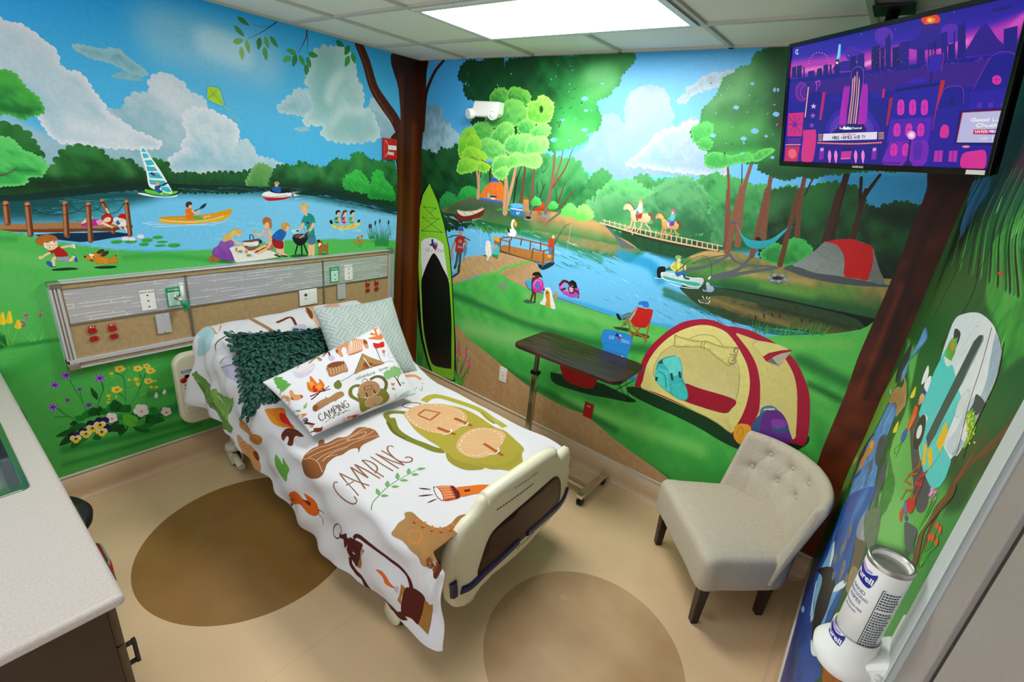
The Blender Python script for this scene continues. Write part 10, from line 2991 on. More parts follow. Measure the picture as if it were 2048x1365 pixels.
MB().tube([(0, 0, -.31), (a.x*.5, a.y*.5, -.31), (a.x, a.y, a.z)], .014, 12).build('arm', 'black', t)

# ---------------------------------------------------------------- wipes dispenser
t = thing('wipes_dispenser', 'white plastic wall bracket cupping the wipes canister by the door', 'dispenser', (W, -2.065, 1.445))
DX, DY = -.052, -.005
MB().box((-.008, -.036, -.01), (-.0008, .040, .105)).build('wall_plate', 'white', t, bevel=.003)
k = MB(); k.lathe([(0, .00), (.024, .0), (.035, .008), (.041, .020), (.043, .032), (.038, .041), (.032, .047), (.0295, .055), (.0295, .074), (.0272, .074), (.0272, .044), (0, .040)], (DX, DY, 0), (0, 0, 1), 48)
k.build('cup', 'white', t)
k = MB(); k.prism([(-.043, .0), (-.043, .035), (-.012, .07), (-.0008, .07), (-.0008, -.012), (-.018, -.018)], lambda a, b, d: (a, d, b), -.034, .028); k.build('bracket', 'white', t, bevel=.005)
k = MB(); k.lathe([(0, 0), (.005, 0), (.005, .003), (0, .003)], (-.016, -.0345, .042), (0, -1, 0), 14); k.build('screw', 'whitepaint', t)
def cyl(rad, cx, cy, z0): return lambda a, b: (cx - rad * math.sin(PHI - a / rad), cy - rad * math.cos(PHI - a / rad), z0 + b)
M['badgeink'] = paint_mat('label_ink', .4, .4, 0, 10)
def badge(x0, y0, z0, rad, s, parent):
    def fn(P, o): return np.array([cyl(rad + .0003 + o, x0, y0, z0)(a, b) for a, b in P])
    # arc length is kept on the outer radius
    c = Canvas(fn, None, step=.003, ink=.00008, curved=True)
    c.poly(smooth_closed([(a*s, b*s) for a, b in ((-.5,.32),(-.3,.30),(0,.20),(.3,.28),(.52,.42),(.45,-.30),(.25,-.42),(-.2,-.36),(-.45,-.30))], 4), dict(c=rgb('1a1f8c'), dabs=[]))
    c.poly(np.array([(a*s, b*s) for a, b in ((-.5,.36),(-.3,.34),(0,.24),(.28,.32),(.3,.42),(0,.38),(-.3,.48),(-.5,.52))]), dict(c=rgb('b58ad0'), dabs=[])); c.build('badge', 'badgeink', parent)
    q = MB(); put_text(q, 'Purell', s * .42, lambda a, b: cyl(rad + .0007, x0, y0, z0)(a, b - s*.05), s*.012); q.build('lettering', 'white', parent)
PHI = .95
badge(DX, DY, .062, .0295, .030, t)
t = thing('wipes_canister', 'tall white wipes canister standing in the wall dispenser', 'canister', (W + DX, -2.065 + DY, 1.445 + .045))
CH = .158; CR = .0262
k = MB(); k.lathe([(0, 0), (CR, 0), (CR, CH - .006), (CR - .002, CH), (CR - .0045, CH - .002), (CR - .005, CH - .008), (0, CH - .008)], (0, 0, 0), (0, 0, 1), 56); k.build('can', 'white', t)
k = MB(); k.lathe([(CR + .0005, CH - .006), (CR + .0015, CH - .002), (CR, CH + .002), (CR - .0035, CH + .001), (CR - .0045, CH - .004)], (0, 0, 0), (0, 0, 1), 56); k.lathe([(0, CH - .0075), (CR - .0045, CH - .0075)], (0, 0, 0), (0, 0, 1), 32); k.build('rim', 'steel', t)
badge(0, 0, CH - .028, CR, .030, t)
k = MB()
for i, (tx, z, s) in enumerate((('HAND', CH-.052, .008), ('SANITIZING', CH-.060, .0065), ('WIPES', CH-.068, .008), ('FRAGRANCE FREE', CH-.079, .004), ('100 COUNT', CH-.086, .004))):
    put_text(k, tx, s, lambda a, b: cyl(CR + .0003, 0, 0, z)(a, b), .0001)
k.build('front_lettering', mat('grey_violet_ink', '6a6a90', .5), t)
k = MB(); f = cyl(CR + .0003, 0, 0, 0); g0 = .026
for a0, a1, b0, b1 in ((g0, g0+.001, .012, .128), (g0, g0+.004, .012, .013), (g0+.004, g0+.008, .012, .013), (g0+.008, g0+.012, .012, .013), (g0+.012, g0+.016, .012, .013), (g0, g0+.004, .127, .128)):
    k.add([f(a0, b0), f(a1, b0), f(a1, b1), f(a0, b1)], [(0,1,2,3)])
rnd = random.Random(4)
for r_i in range(24):
    z = .016 + r_i * .0045 + (.003 if r_i > 16 else 0); x = g0 + .002
    while x < g0 + .022:
        w = rnd.uniform(.0015, .0032); k.add([f(x, z), f(x+w, z), f(x+w, z+.0025), f(x, z+.0025)], [(0,1,2,3)]); x += w + .0008
k.build('fine_print', mat('slate_ink', '3a4456', .5), t)
# ---------------------------------------------------------------- hospital bed
bed = thing('hospital_bed', 'cream adjustable hospital bed with a raised head and dark wood footboard', 'bed', (1.2, -1.25, 0))
bl = lambda x, y, z: (x - 1.2, y + 1.25, z)
def smooth_box(name, m, a, b, parent, bv=.02): return MB().box(bl(*a), bl(*b)).build(name, m, parent, bevel=bv, seg=4)
# mattress follows the duvet profile
xs = np.linspace(.22, 2.08, 40)
def mz(x): return float(hermite(x, PROF[3:, 0], PROF[3:, 1])) - .018
k = MB()
def msec(x, j):
    z1 = mz(x); z0 = z1 - .14; y0, y1 = YN + .02, YF - .02
    pts = [(y0, z0), (y0, z1 - .03), (y0 + .03, z1), (y1 - .03, z1), (y1, z1 - .03), (y1, z0)]; return bl(x, *pts[j % 6])
k.grid(lambda u, v: msec(max(.235, u), int(v)), list(xs), list(range(7)))
n = len(k.v); k.f += [tuple(range(0, 6)), tuple(range(n - 7, n - 1))]; k.sm += [False, False]
k.build('mattress', 'mattress', bed)
k = MB()
for (x0, x1) in ((.25, .95), (1.0, 2.12)):
    z0, z1 = mz(x0) - .16, mz(x1) - .16
    for y in (YN + .06, YF - .10):
        k.add([bl(x0, y, z0), bl(x1, y, z1), bl(x1, y + .04, z1), bl(x0, y + .04, z0), bl(x0, y, z0 - .05), bl(x1, y, z1 - .05), bl(x1, y + .04, z1 - .05), bl(x0, y + .04, z0 - .05)],
              [(0,1,2,3),(4,7,6,5),(0,4,5,1),(1,5,6,2),(2,6,7,3),(3,7,4,0)])
k.box(bl(.2, YN + .12, .36), bl(2.14, YN + .18, .44)); k.box(bl(.2, YF - .18, .36), bl(2.14, YF - .12, .44)); k.box(bl(.9, YN + .12, .36), bl(1.0, YF - .12, .44)); k.box(bl(1.7, YN+.12, .36), bl(1.8, YF-.12, .44))
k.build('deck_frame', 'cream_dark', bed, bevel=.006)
k = MB(); k.box(bl(.25, -1.60, .13), bl(2.02, -1.54, .20)); k.box(bl(.25, -.96, .13), bl(2.02, -.90, .20)); k.box(bl(.20, -1.72, .12), bl(.30, -.80, .19)); k.box(bl(1.93, -1.72, .12), bl(2.02, -.80, .19))
k.tube([bl(.6, -1.45, .2), bl(.95, -1.45, .38)], .03, 10); k.tube([bl(1.75, -1.45, .2), bl(1.45, -1.45, .38)], .03, 10); k.tube([bl(.6, -1.05, .2), bl(.95, -1.05, .38)], .03, 10); k.tube([bl(1.75, -1.05, .2), bl(1.45, -1.05, .38)], .03, 10)
k.build('base_frame', 'cream', bed, bevel=.008)
def caster(x, y, parent):
    c = MB(); c.lathe([(0, .10), (.035, .10), (.05, .085), (.052, .06), (.04, .05), (0, .05)], bl(x, y, .07), (0, 0, 1), 24); c.lathe([(0, 0), (.05, 0), (.055, .008), (.05, .016), (0, .016)], bl(x, y - .032, .068), (0, 1, 0), 24); c.lathe([(0, 0), (.05, 0), (.055, .008), (.05, .016), (0, .016)], bl(x, y + .016, .068), (0, 1, 0), 24)
    o = c.build('caster', 'cream', parent)
    MB().lathe([(0, 0), (.06, 0), (.066, .006), (.066, .024), (.06, .03), (0, .03)], bl(x, y - .015, .067), (0, 1, 0), 28).build('wheel', 'black', o)
for x, y in ((.25, -1.72), (.25, -.80), (1.93, -1.73), (1.93, -.80)): caster(x, y, bed)
# brake pedal seen below the head end
k = MB(); k.tube([bl(.30, -1.74, .10), bl(.42, -1.75, .08)], .022, 12); k.build('brake_pedal', 'cream', bed)
# footboard
FO = [(-1.69,.43),(-1.69,.545),(-1.664,.61),(-1.63,.664),(-1.56,.71),(-1.525,.757),(-1.46,.775),(-1.25,.79),(-1.08,.785),(-.99,.765),(-.955,.72),(-.93,.70),(-.87,.70),(-.82,.685),(-.785,.63),(-.76,.54),(-.742,.42),(-.745,.36),(-.80,.295),(-.95,.285),(-1.2,.28),(-1.45,.262),(-1.53,.20),(-1.58,.195),(-1.63,.225),(-1.668,.29)]
FO = [tuple(p) for p in smooth_closed(FO, 3)]
xf = lambda y: 2.25 - .05 * ((y + 1.21) / .48) ** 2
ff = lambda a, b, d: bl(xf(a) - d, a, b)
def board(poly, d0, d1, name, m, parent, bevel, step=.03):
    """outline filled with a grid so it follows the bow"""
    Q = np.array(poly); mn, mx = Q.min(0), Q.max(0); pts = [Vector(p) for p in Q]
    X, Y = np.meshgrid(np.arange(mn[0] + step, mx[0], step), np.arange(mn[1] + step, mx[1], step), indexing='ij'); G = np.stack([X.ravel(), Y.ravel()], 1)
    G = G[inside(G, Q)]; G = G[seg_dist(G, Q, True) > step * .5]; pts += [Vector(g) for g in G]
    r = delaunay_2d_cdt(pts, [], [list(range(len(Q)))], 1, 1e-6); P = [tuple(p) for p in r[0]]; n = len(P); nq = len(Q)
    def infl(a, b, d, s):          # rounded rim: pull the face in near the outline
        e = seg_dist(np.array([[a, b]]), Q, True)[0]; k_ = max(0, 1 - e / bevel) if bevel else 0; return ff(a, b, d + s * bevel * .8 * k_ * k_)
    mb = MB(); mb.v = [infl(a, b, d0, 1) for a, b in P] + [infl(a, b, d1, -1) for a, b in P]
    mb.f = [tuple(f) for f in r[2]] + [tuple(i + n for i in reversed(f)) for f in r[2]]
    ring = [min(range(n), key=lambda i: (P[i][0]-q[0])**2 + (P[i][1]-q[1])**2) for q in Q]
    mb.f += [(ring[i], ring[(i+1) % nq], ring[(i+1) % nq] + n, ring[i] + n) for i in range(nq) if ring[i] != ring[(i+1) % nq]]
    mb.sm = [True] * len(mb.f); return mb.build(name, m, parent)
fb = board(FO, 0, .055, 'footboard', 'cream', bed, .02, .02)
PN = smooth_closed([(-1.526,.353),(-1.51,.45),(-1.475,.545),(-1.41,.58),(-1.25,.605),(-1.03,.612),(-.945,.58),(-.89,.50),(-.868,.40),(-.89,.375),(-1.0,.375),(-1.25,.372),(-1.45,.352)], 3)
board(PN, -.0035, .003, 'inset_panel', 'brownpanel', fb, 0)
def fstrip(path, w, d, name, m):
    P = smooth_open(path, 5); Nn = np.gradient(P, axis=0); Nn /= np.hypot(*Nn.T)[:, None]; Nn = np.stack([-Nn[:,1], Nn[:,0]], 1) * w / 2
    a, b = P + Nn, P - Nn; mb = MB(); n = len(P)
    mb.v = [ff(*q, .0) for q in a] + [ff(*q, -d) for q in a * .8 + b * .2] + [ff(*q, -d) for q in a * .2 + b * .8] + [ff(*q, 0) for q in b]
    for r_i in range(3): mb.f += [(r_i*n+i, r_i*n+i+1, (r_i+1)*n+i+1, (r_i+1)*n+i) for i in range(n-1)]
    mb.f += [(0, n, 2*n, 3*n), (n-1, 2*n-1, 3*n-1, 4*n-1)]; mb.sm = [False] * len(mb.f); return mb.build(name, m, fb)
fstrip([(-1.615,.325),(-1.56,.318),(-1.46,.35),(-1.265,.385)], .042, .012, 'bumper', 'navy')
fstrip([(-1.195,.388),(-1.04,.372),(-.88,.345),(-.80,.352),(-.765,.40)], .042, .012, 'bumper', 'navy')
fstrip([(-1.662,.405),(-1.655,.36),(-1.652,.318)], .036, .014, 'bumper', 'navy')
# rolled top rail
top = [(y, z - .004) for y, z in ((-1.50,.765),(-1.40,.785),(-1.25,.795),(-1.10,.79),(-1.01,.768))]
T_ = smooth_open(top, 5)
k = MB(); k.tube([bl(xf(a) - .028, a, b - .02) for a, b in T_], .033, 18); k.build('top_rail', 'cream', fb)
k = MB(); put_text(k, 'IN CASE OF CPR PULL TO RELEASE', .011, lambda a, b: ff(a * 1.0 - 1.26, b + .735 + a*.0, -.0022), .0001)
for i in range(14): k.add([ff(-1.45 + i*.018 + q[0], .672 + i*.0008 + q[1], -.002) for q in ((0,0),(.013,0),(.013,.006),(0,.006))], [(0,1,2,3)])
k.build('label_lettering', 'ink', fb)
k = MB()
for i, y in enumerate(np.linspace(-1.27, -1.14, 9)): k.add([ff(y + q[0], .335 + q[1] + .001*i, -.0015) for q in ((0,0),(.010,0),(.010,.008),(0,.008))], [(0,1,2,3)])
k.build('scuff_label', 'ink', fb)
# headboard
HB = rrect(-1.945, .325, -.60, .80, .075, 8)
hb = MB().prism(HB, lambda a, b, d: bl(.075 + d, a, b), 0, .06).build('headboard', 'cream', bed, bevel=.018, seg=4)
for z in (.60, .53, .465): MB().box(bl(.134, -1.915, z - .052), bl(.1385, -1.82, z - .004)).build('cover_plate', 'cream', hb, bevel=.003)
for z in (.60, .53, .465):
    for y in (-1.905, -1.832): MB().lathe([(0, 0), (.003, 0)], bl(.139, y, z - .02), (1, 0, 0), 8).build('screw', 'ink', hb)
MB().prism(rrect(-1.915, .685, -1.855, .700, .006), lambda a, b, d: bl(.136 + d, a, b), 0, .002).build('badge', 'bluelogo', hb)
k = MB(); put_text(k, 'Hill-Rom', .012, lambda a, b: bl(.1385, a - 1.885, b + .6925), .0002); k.build('badge_lettering', 'white', hb)
k = MB()
for y, z, r0 in ((-1.908, .638, .017), (-1.862, .634, .017), (-1.886, .660, .011)): k.lathe([(0, 0), (r0, 0), (r0, .002), (0, .002)], bl(.136, y, z), (1, 0, 0), 20)
k.box(bl(.136, -1.90, .645), bl(.138, -1.872, .668)); k.build('red_symbol', 'darkred', hb)
k = MB(); k.lathe([(0, 0), (.014, 0), (.014, .001)], bl(.1365, -1.895, .597), (1, 0, 0), 16); k.lathe([(0, 0), (.010, 0), (.010, .001)], bl(.1365, -1.865, .600), (1, 0, 0), 16); k.build('faded_symbol', mat('faded_yellow_mark', 'd9c88f', .4), hb)

# duvet cover with its camping print
def fdv(P, o):
    e = 1e-3; A = duvet(P[:, 0], P[:, 1]); du = duvet(P[:, 0] + e, P[:, 1]) - duvet(P[:, 0] - e, P[:, 1]); dv = duvet(P[:, 0], P[:, 1] + e) - duvet(P[:, 0], P[:, 1] - e)
    n = np.cross(du, dv); n /= np.maximum(np.linalg.norm(n, axis=1), 1e-12)[:, None]; n *= np.where(n[:, 2:3] + .3 * -n[:, 1:2] < 0, -1, 1)
    return A + n * o
cv = Canvas(fdv, step=.012, ink=.00012, curved=True, gain=.70); cv.add_grid(0, LU, 0, VTOP + .5, .008, 'f4f1f3'); cv.k = 3; cv.run(PAINT_C)
dv_ = cv.build('duvet_cover', 'print'); tag(dv_, 'white duvet cover printed with camping motifs, hanging over the side of the bed', 'duvet')

# cushions
def cushion(name, c, label, m, h, n=44):
    t = thing(name, label, 'pillow', tuple((np.array(c['TL']) + c['TR'] + c['BL'] + c['BR']) / 4), 0)
    return t
def pl_mesh(c, side, h, pinch, n=40):
    u = np.sin(np.linspace(-PI/2, PI/2, n)); mb = MB()
    o = (np.array(c['TL']) + c['TR'] + c['BL'] + c['BR']) / 4
    mb.grid(lambda a, b: tuple(pillow(c, a, b, side, h, pinch) - o), list(u), list(u)); return mb
def make_cushion(name, c, label, m, h, pinch, part='cover'):
    t = cushion(name, c, label, m, h); a = pl_mesh(c, 1, h, pinch); b = pl_mesh(c, -1, h * .8, pinch); a.add(b.v, b.f, True); o = a.build(part, m, t)
    return t, o
m = mat('grey_green_velvet', 'a9b5ae', .7, sheen=.3); nt = m.node_tree; L = nt.links.new; p = nt.nodes['Principled BSDF']; M['greycush'] = m
at = nt.nodes.new('ShaderNodeAttribute'); at.attribute_name = 'UVc'
def nmath(op, a, b=None, c=None):
    x = nt.nodes.new('ShaderNodeMath'); x.operation = op
    for i, q in enumerate((a, b, c)):
        if q is None: continue
        if isinstance(q, (int, float)): x.inputs[i].default_value = q
        else: L(q, x.inputs[i])
    return x.outputs[0]
sp = nt.nodes.new('ShaderNodeSeparateXYZ'); L(at.outputs['Vector'], sp.inputs[0]); X, Y = sp.outputs['X'], sp.outputs['Y']
a_ = nmath('ADD', nmath('MULTIPLY', X, .95), Y); b_2 = nmath('SUBTRACT', Y, nmath('MULTIPLY', X, .95))
A_, B_ = nmath('MULTIPLY', a_, 3.2), nmath('MULTIPLY', b_2, 3.2)
par = nmath('MODULO', nmath('ADD', nmath('ADD', nmath('FLOOR', A_), nmath('FLOOR', B_)), 100), 2)
sA = nmath('GREATER_THAN', nmath('FRACT', nmath('MULTIPLY', A_, 3)), .5); sB = nmath('GREATER_THAN', nmath('FRACT', nmath('MULTIPLY', B_, 3)), .5)
fac = nmath('ADD', nmath('MULTIPLY', sA, par), nmath('MULTIPLY', sB, nmath('SUBTRACT', 1, par)))
x = nt.nodes.new('ShaderNodeMix'); x.data_type = 'RGBA'; L(fac, x.inputs[0]); x.inputs[6].default_value = (*lin('97a49f'), 1); x.inputs[7].default_value = (*lin('adb8b2'), 1)
L(x.outputs[2], p.inputs['Base Color'])
bb = nt.nodes.new('ShaderNodeBump'); bb.inputs['Strength'].default_value = .5; bb.inputs['Distance'].default_value = .002; L(fac, bb.inputs['Height']); L(bb.outputs['Normal'], p.inputs['Normal'])
tg, og = make_cushion('grey_cushion', GP, 'pale grey-green square cushion with a maze weave, behind the printed pillow', 'greycush', .075, .07)
n = 40; u = np.sin(np.linspace(-PI/2, PI/2, n))
me = og.data; ua = me.attributes.new('UVc', 'FLOAT_VECTOR', 'POINT'); 
_o = (np.array(GP['TL']) + GP['TR'] + GP['BL'] + GP['BR']) / 4
ex = np.array(GP['BR']) - GP['BL'] + GP['TR'] - GP['TL']; ey = np.array(GP['TL']) - GP['BL'] + GP['TR'] - GP['BR']; ex /= (ex @ ex) / 2; ey /= (ey @ ey) / 2
ua.data.foreach_set('vector', np.array([[np.dot(v.co, ex) * 2, np.dot(v.co, ey) * 2, 0] for v in me.vertices], dtype='f').ravel())
tn, on = make_cushion('leaf_cushion', NP, 'dark green cushion covered in fabric leaves, left of the printed pillow', 'leafgreen2', .06, .06)
_on = (np.array(NP['TL']) + NP['TR'] + NP['BL'] + NP['BR']) / 4
k = MB(); rnd = random.Random(3); rows = 30
for i in range(rows):
    for j in range(30):
        s = -1.0 + 2.0 * (j + .5 * (i % 2) + rnd.uniform(-.3, .3)) / 29.5; tt = -1.0 + 2.0 * (i + rnd.uniform(-.3, .3)) / (rows - 1)
        s = max(-1, min(1, s)); tt = max(-1, min(1, tt))
        P = pillow(NP, s, tt, 1, .06, .06); e = .02
        du = Vector(pillow(NP, min(1, s + e), tt, 1, .06, .06) - pillow(NP, max(-1, s - e), tt, 1, .06, .06)).normalized(); dvv = Vector(pillow(NP, s, min(1, tt + e), 1, .06, .06) - pillow(NP, s, max(-1, tt - e), 1, .06, .06)).normalized()
        nn = du.cross(dvv).normalized(); edge = max(abs(s), abs(tt)) > .93
        ang = rnd.gauss(-PI/2, .5) if not edge else math.atan2(tt, s) + rnd.gauss(0, .5)
        d = (du * math.cos(ang) + dvv * math.sin(ang)) + nn * rnd.uniform(.10, .5); d.normalize(); sd = d.cross(nn).normalized(); sd = (sd + nn * rnd.uniform(-.5, .5)).normalized()
        l = rnd.uniform(.034, .046); w = rnd.uniform(.009, .012); o3 = Vector(P - _on) + nn * .001; up = nn * l * .25
        pts = [o3, o3 + d*l*.35 + sd*w, o3 + d*l*.75 + sd*w*.75 + up*.3, o3 + d*l, o3 + d*l*.75 - sd*w*.75 + up*.3, o3 + d*l*.35 - sd*w, o3 + d*l*.45 + up*.5]
        k.add(pts, [(0,1,6),(1,2,6),(2,3,6),(3,4,6),(4,5,6),(5,0,6)], False)
lv = k.build('leaves', 'leafgreen', tn, fixn=False, solid=.0008); lv['kind'] = 'stuff'
tc_, oc = make_cushion('printed_pillow', CP, 'white rectangular pillow printed with camping motifs, in front of the other pillows', mat('white_pillow_cotton', 'd4d2d6', .8), .06, .035)
_oc = (np.array(CP['TL']) + CP['TR'] + CP['BL'] + CP['BR']) / 4
def fcp(P, o):
    e = 1e-3; f = lambda a, b: pillow(CP, np.clip(a, -1, 1), np.clip(b, -1, 1), 1, .06, .035); A = f(P[:, 0], P[:, 1]); du = f(P[:, 0] + e, P[:, 1]) - f(P[:, 0] - e, P[:, 1]); dv = f(P[:, 0], P[:, 1] + e) - f(P[:, 0], P[:, 1] - e)
    n = np.cross(du, dv); n /= np.maximum(np.linalg.norm(n, axis=1), 1e-12)[:, None]; return A - _oc + n * o
cp = Canvas(fcp, step=.05, ink=.00007, curved=True, gain=.72); cp.k = 14; cp.run(PAINT_P, .001)
cp.build('camping_print', 'print', tc_)

# ---------------------------------------------------------------- overbed table
t = thing('overbed_table', 'wheeled overbed table with a dark wood top and chrome column by the back wall', 'table', (1.55, -.24, 0))
tl = lambda x, y, z: (x - 1.55, y + .24, z)
m = mat('dark_woodgrain_top', '3a2117', .3, spec=.3); nt = m.node_tree; L = nt.links.new; tcn = nt.nodes.new('ShaderNodeTexCoord'); mp = nt.nodes.new('ShaderNodeMapping'); mp.inputs['Scale'].default_value = (2.5, 45, 1); nn_ = nt.nodes.new('ShaderNodeTexNoise'); nn_.inputs['Scale'].default_value = 1.6; nn_.inputs['Detail'].default_value = 6
L(tcn.outputs['Object'], mp.inputs[0]); L(mp.outputs[0], nn_.inputs['Vector']); rp = nt.nodes.new('ShaderNodeValToRGB'); e = rp.color_ramp.elements; e[0].position = .35; e[1].position = .68; e[0].color = (*lin('180b06'), 1); e[1].color = (*lin('41271d'), 1); L(nn_.outputs['Fac'], rp.inputs['Fac']); L(rp.outputs['Color'], nt.nodes['Principled BSDF'].inputs['Base Color'])
MB().prism(rrect(1.505, -.485, 2.265, -.09, .065, 7), lambda a, b, d: tl(a, b, d), .955, .98).build('tabletop', m, t, bevel=.007, seg=3)
k = MB(); k.box(tl(1.56, -.32, .945), tl(1.98, -.24, .954)); k.box(tl(1.555, -.31, .90), tl(1.60, -.25, .945)); k.build('support_bracket', 'darksteel', t, bevel=.003)
MB().box(tl(1.563, -.297, .06), tl(1.605, -.263, .74)).build('column', 'chrome', t, bevel=.004)
MB().box(tl(1.570, -.291, .70), tl(1.598, -.269, .93)).build('inner_column', 'darksteel', t, bevel=.003)
k = MB(); k.box(tl(1.556, -.303, .725), tl(1.612, -.257, .75)); k.tube([tl(1.60, -.30, .735), tl(1.63, -.31, .738)], .006, 8); k.build('collar', 'blackgloss', t, bevel=.003)
k = MB(); k.box(tl(1.54, -.30, .055), tl(2.13, -.26, .085)); k.build('cross_bar', 'chrome', t, bevel=.004)
for x in (1.53, 2.10):
    k = MB(); k.box(tl(x, -.40, .055), tl(x + .045, -.045, .088)); f_ = k.build('foot', 'chrome', t, bevel=.005)
    for y in (-.375, -.075):
        c = MB(); c.lathe([(0, 0), (.022, 0), (.026, .004), (.026, .012), (.022, .016), (0, .016)], tl(x + .004, y, .026), (1, 0, 0), 20); c.lathe([(0, 0), (.022, 0), (.026, .004), (.026, .012), (.022, .016), (0, .016)], tl(x + .026, y, .026), (1, 0, 0), 20); c.box(tl(x + .014, y - .012, .02), tl(x + .032, y + .012, .056)); c.build('caster', 'black', t)

# ---------------------------------------------------------------- slipper chair
F0 = Vector((2.588, -.345, 0)); rv = Vector((.672, -.741, 0)).normalized(); nv = Vector((-rv.y, rv.x, 0))
ch = thing('slipper_chair', 'beige linen slipper chair with a button-tufted curved back and dark wooden legs', 'chair', tuple(F0 + rv * .3 + nv * .28))
def cl_(r, n, z): q_ = rv * (r - .3) + nv * (n - .28); return (q_.x, q_.y, z)
m = mat('beige_linen', 'c2b7a2', .85, noise=.10, scale=170, bump=.25); M['linen'] = m; nt = m.node_tree
mp = nt.nodes.new('ShaderNodeMapping'); mp.inputs['Scale'].default_value = (.25, 1, 1); tx = [x for x in nt.nodes if x.type == 'TEX_NOISE'][0]; tco = [x for x in nt.nodes if x.type == 'TEX_COORD'][0]
nt.links.new(tco.outputs['Object'], mp.inputs[0]); nt.links.new(mp.outputs[0], tx.inputs['Vector'])
OUT = [(0, 0), (.15, -.004), (.30, -.005), (.45, -.004), (.60, 0), (.605, .12), (.600, .30), (.585, .42), (.52, .50), (.42, .555), (.30, .575), (.18, .555), (.08, .50), (.015, .42), (0, .30), (-.005, .12)]
SQ = np.array(OUT)
def seat_pt(i, k_):
    Rr = [(.0, .265), (.0, .27), (.0, .40), (.004, .425), (.016, .443), (.036, .452), (.10, .457), (.18, .459)]
    ins, z = Rr[k_]; c = np.array([.30, .27]); p_ = SQ[i % len(SQ)]; d = p_ - c; l = np.hypot(*d); p_ = c + d * max(0, (l - ins) / l); return cl_(p_[0], p_[1], z)
SQ = smooth_closed(np.array(OUT), 4); ns = len(SQ)
k = MB(); k.grid(seat_pt, list(range(ns + 1)), list(range(8))); k.add([seat_pt(i, 7) for i in range(ns)], [tuple(range(ns))], True); k.add([seat_pt(i, 0) for i in range(ns)], [tuple(range(ns))])
k.build('seat', 'linen', ch)
BT = [(-.52, .70), (.0, .70), (.52, .70), (-.30, .59), (.18, .59), (.62, .59)]
BT = [(-.66, .705), (-.27, .705), (.14, .705), (-.80, .60), (-.38, .60), (.05, .60)]
PLT = [(BT[i], BT[j]) for i, j in ((0,3),(0,4),(1,4),(1,5),(2,5))] + [(BT[i], (BT[i][0] - .12, .80)) for i in (0,1,2)] + [(BT[i], (BT[i][0] + .10, .45)) for i in (3,4,5)]
def back_pt(a, h, inner=True):
    """a -1..1 along the arc, h height 0.42..0.81"""
    q = (h - .43) / .38; spread = .268 + .03 * q
    r = .30 + spread * a; n = (.505 + .085 * q) - .13 * a * a - (.02 * a**6)
    ax = np.array([2 * .13 * a + .12*a**5, 1.]) if False else None
    th = .055
    dn = Vector((.0, 1.0, 0)); tng = Vector((spread, -.26 * a, 0)).normalized(); nor = Vector((-tng.y, tng.x, 0))
    if inner:
        d = .0
        for (ba, bz) in BT:
            e = ((a - ba) * spread) ** 2 + (h - bz) ** 2; d += .014 * math.exp(-e / (2 * .016 ** 2)) + .010 * math.exp(-e / (2 * .035 ** 2))
        for (a0_, z0_), (a1_, z1_) in PLT:
            t_ = max(0, min(1, ((a-a0_)*(a1_-a0_)*spread**2 + (h-z0_)*(z1_-z0_)) / ((a1_-a0_)**2*spread**2 + (z1_-z0_)**2))); e = ((a-a0_-t_*(a1_-a0_))*spread)**2 + (h-z0_-t_*(z1_-z0_))**2; d += .005 * math.exp(-e / (2 * .005 ** 2))
        return Vector((r, n, h)) + nor * d
    return Vector((r, n, h)) + nor * th
NI = 50
def back_sec(a, j, J=26):
    j = j * 1.0 if j < 0 else j
    if j <= NI: h = .30 + (.80 - .012 * a * a - .035 - .30) * j / NI; return back_pt(a, h)
    j = j - NI + 14
    # around the section: inner face up, rounded top, outer face down
    zt = .80 - .012 * a * a
    if j <= 14: h = .40 + (zt - .035 - .40) * j / 14; return back_pt(a, h)
    if j <= 20:
        q = PI * (j - 14) / 6; p0 = back_pt(a, zt - .035); p1 = back_pt(a, zt - .035, False); c = (p0 + p1) / 2; e = (p0 - p1) / 2; return c + e * math.cos(q) + Vector((0, .01, .035)) * math.sin(q)
    h = zt - .035 + (.27 - zt + .035) * (j - 20) / 6; p_ = back_pt(a, h, False); p_.y -= 0; return p_
k = MB(); aa = [math.sin(PI/2 * t_) if False else t_ for t_ in np.linspace(-1, 1, 91)]
k.grid(lambda a, j: cl_(*back_sec(a, int(j))), aa, list(range(NI + 13)))
for a, sg in ((-1, -1), (1, 1)):   # rounded end caps (the wings)
    nj = NI + 13; ring = [Vector(back_sec(a, j)) for j in range(nj)]; tng = Vector((sg * .285, -.26, 0)).normalized(); th = .085
    tt_ = Vector((.27, -.26 * a, 0)).normalized(); nor = Vector((-tt_.y, tt_.x, 0)); base = [(p_ - back_pt(a, .6, True)).dot(nor) for p_ in ring]
    rows = [ring]
    for st_ in (.35, .7, .95, 1.0):
        w_ = math.sqrt(max(0, 1 - st_ ** 2)); rr_ = []
        for p_ in ring:
            mid = back_pt(a, max(.3, min(.79, p_.z)), False) * .5 + Vector((back_pt(a, .6).x, back_pt(a, max(.43, min(.76, p_.z))).y, p_.z)) * .5; mid.z = min(p_.z, .79)
            m2 = Vector((mid.x, mid.y, p_.z - .03 * (1 - w_) * max(0, min(1, (p_.z - .66) / .12)) ** 2)); rr_.append(m2 + (Vector((p_.x, p_.y, m2.z)) - m2) * w_ + tng * .020 * st_)
        rows.append(rr_)
    m0 = len(k.v); k.add([cl_(*p_) for r_i in rows for p_ in r_i], [(i*nj+j, i*nj+j+1, (i+1)*nj+j+1, (i+1)*nj+j) for i in range(4) for j in range(nj-1)], True)
k.build('backrest', 'linen', ch)
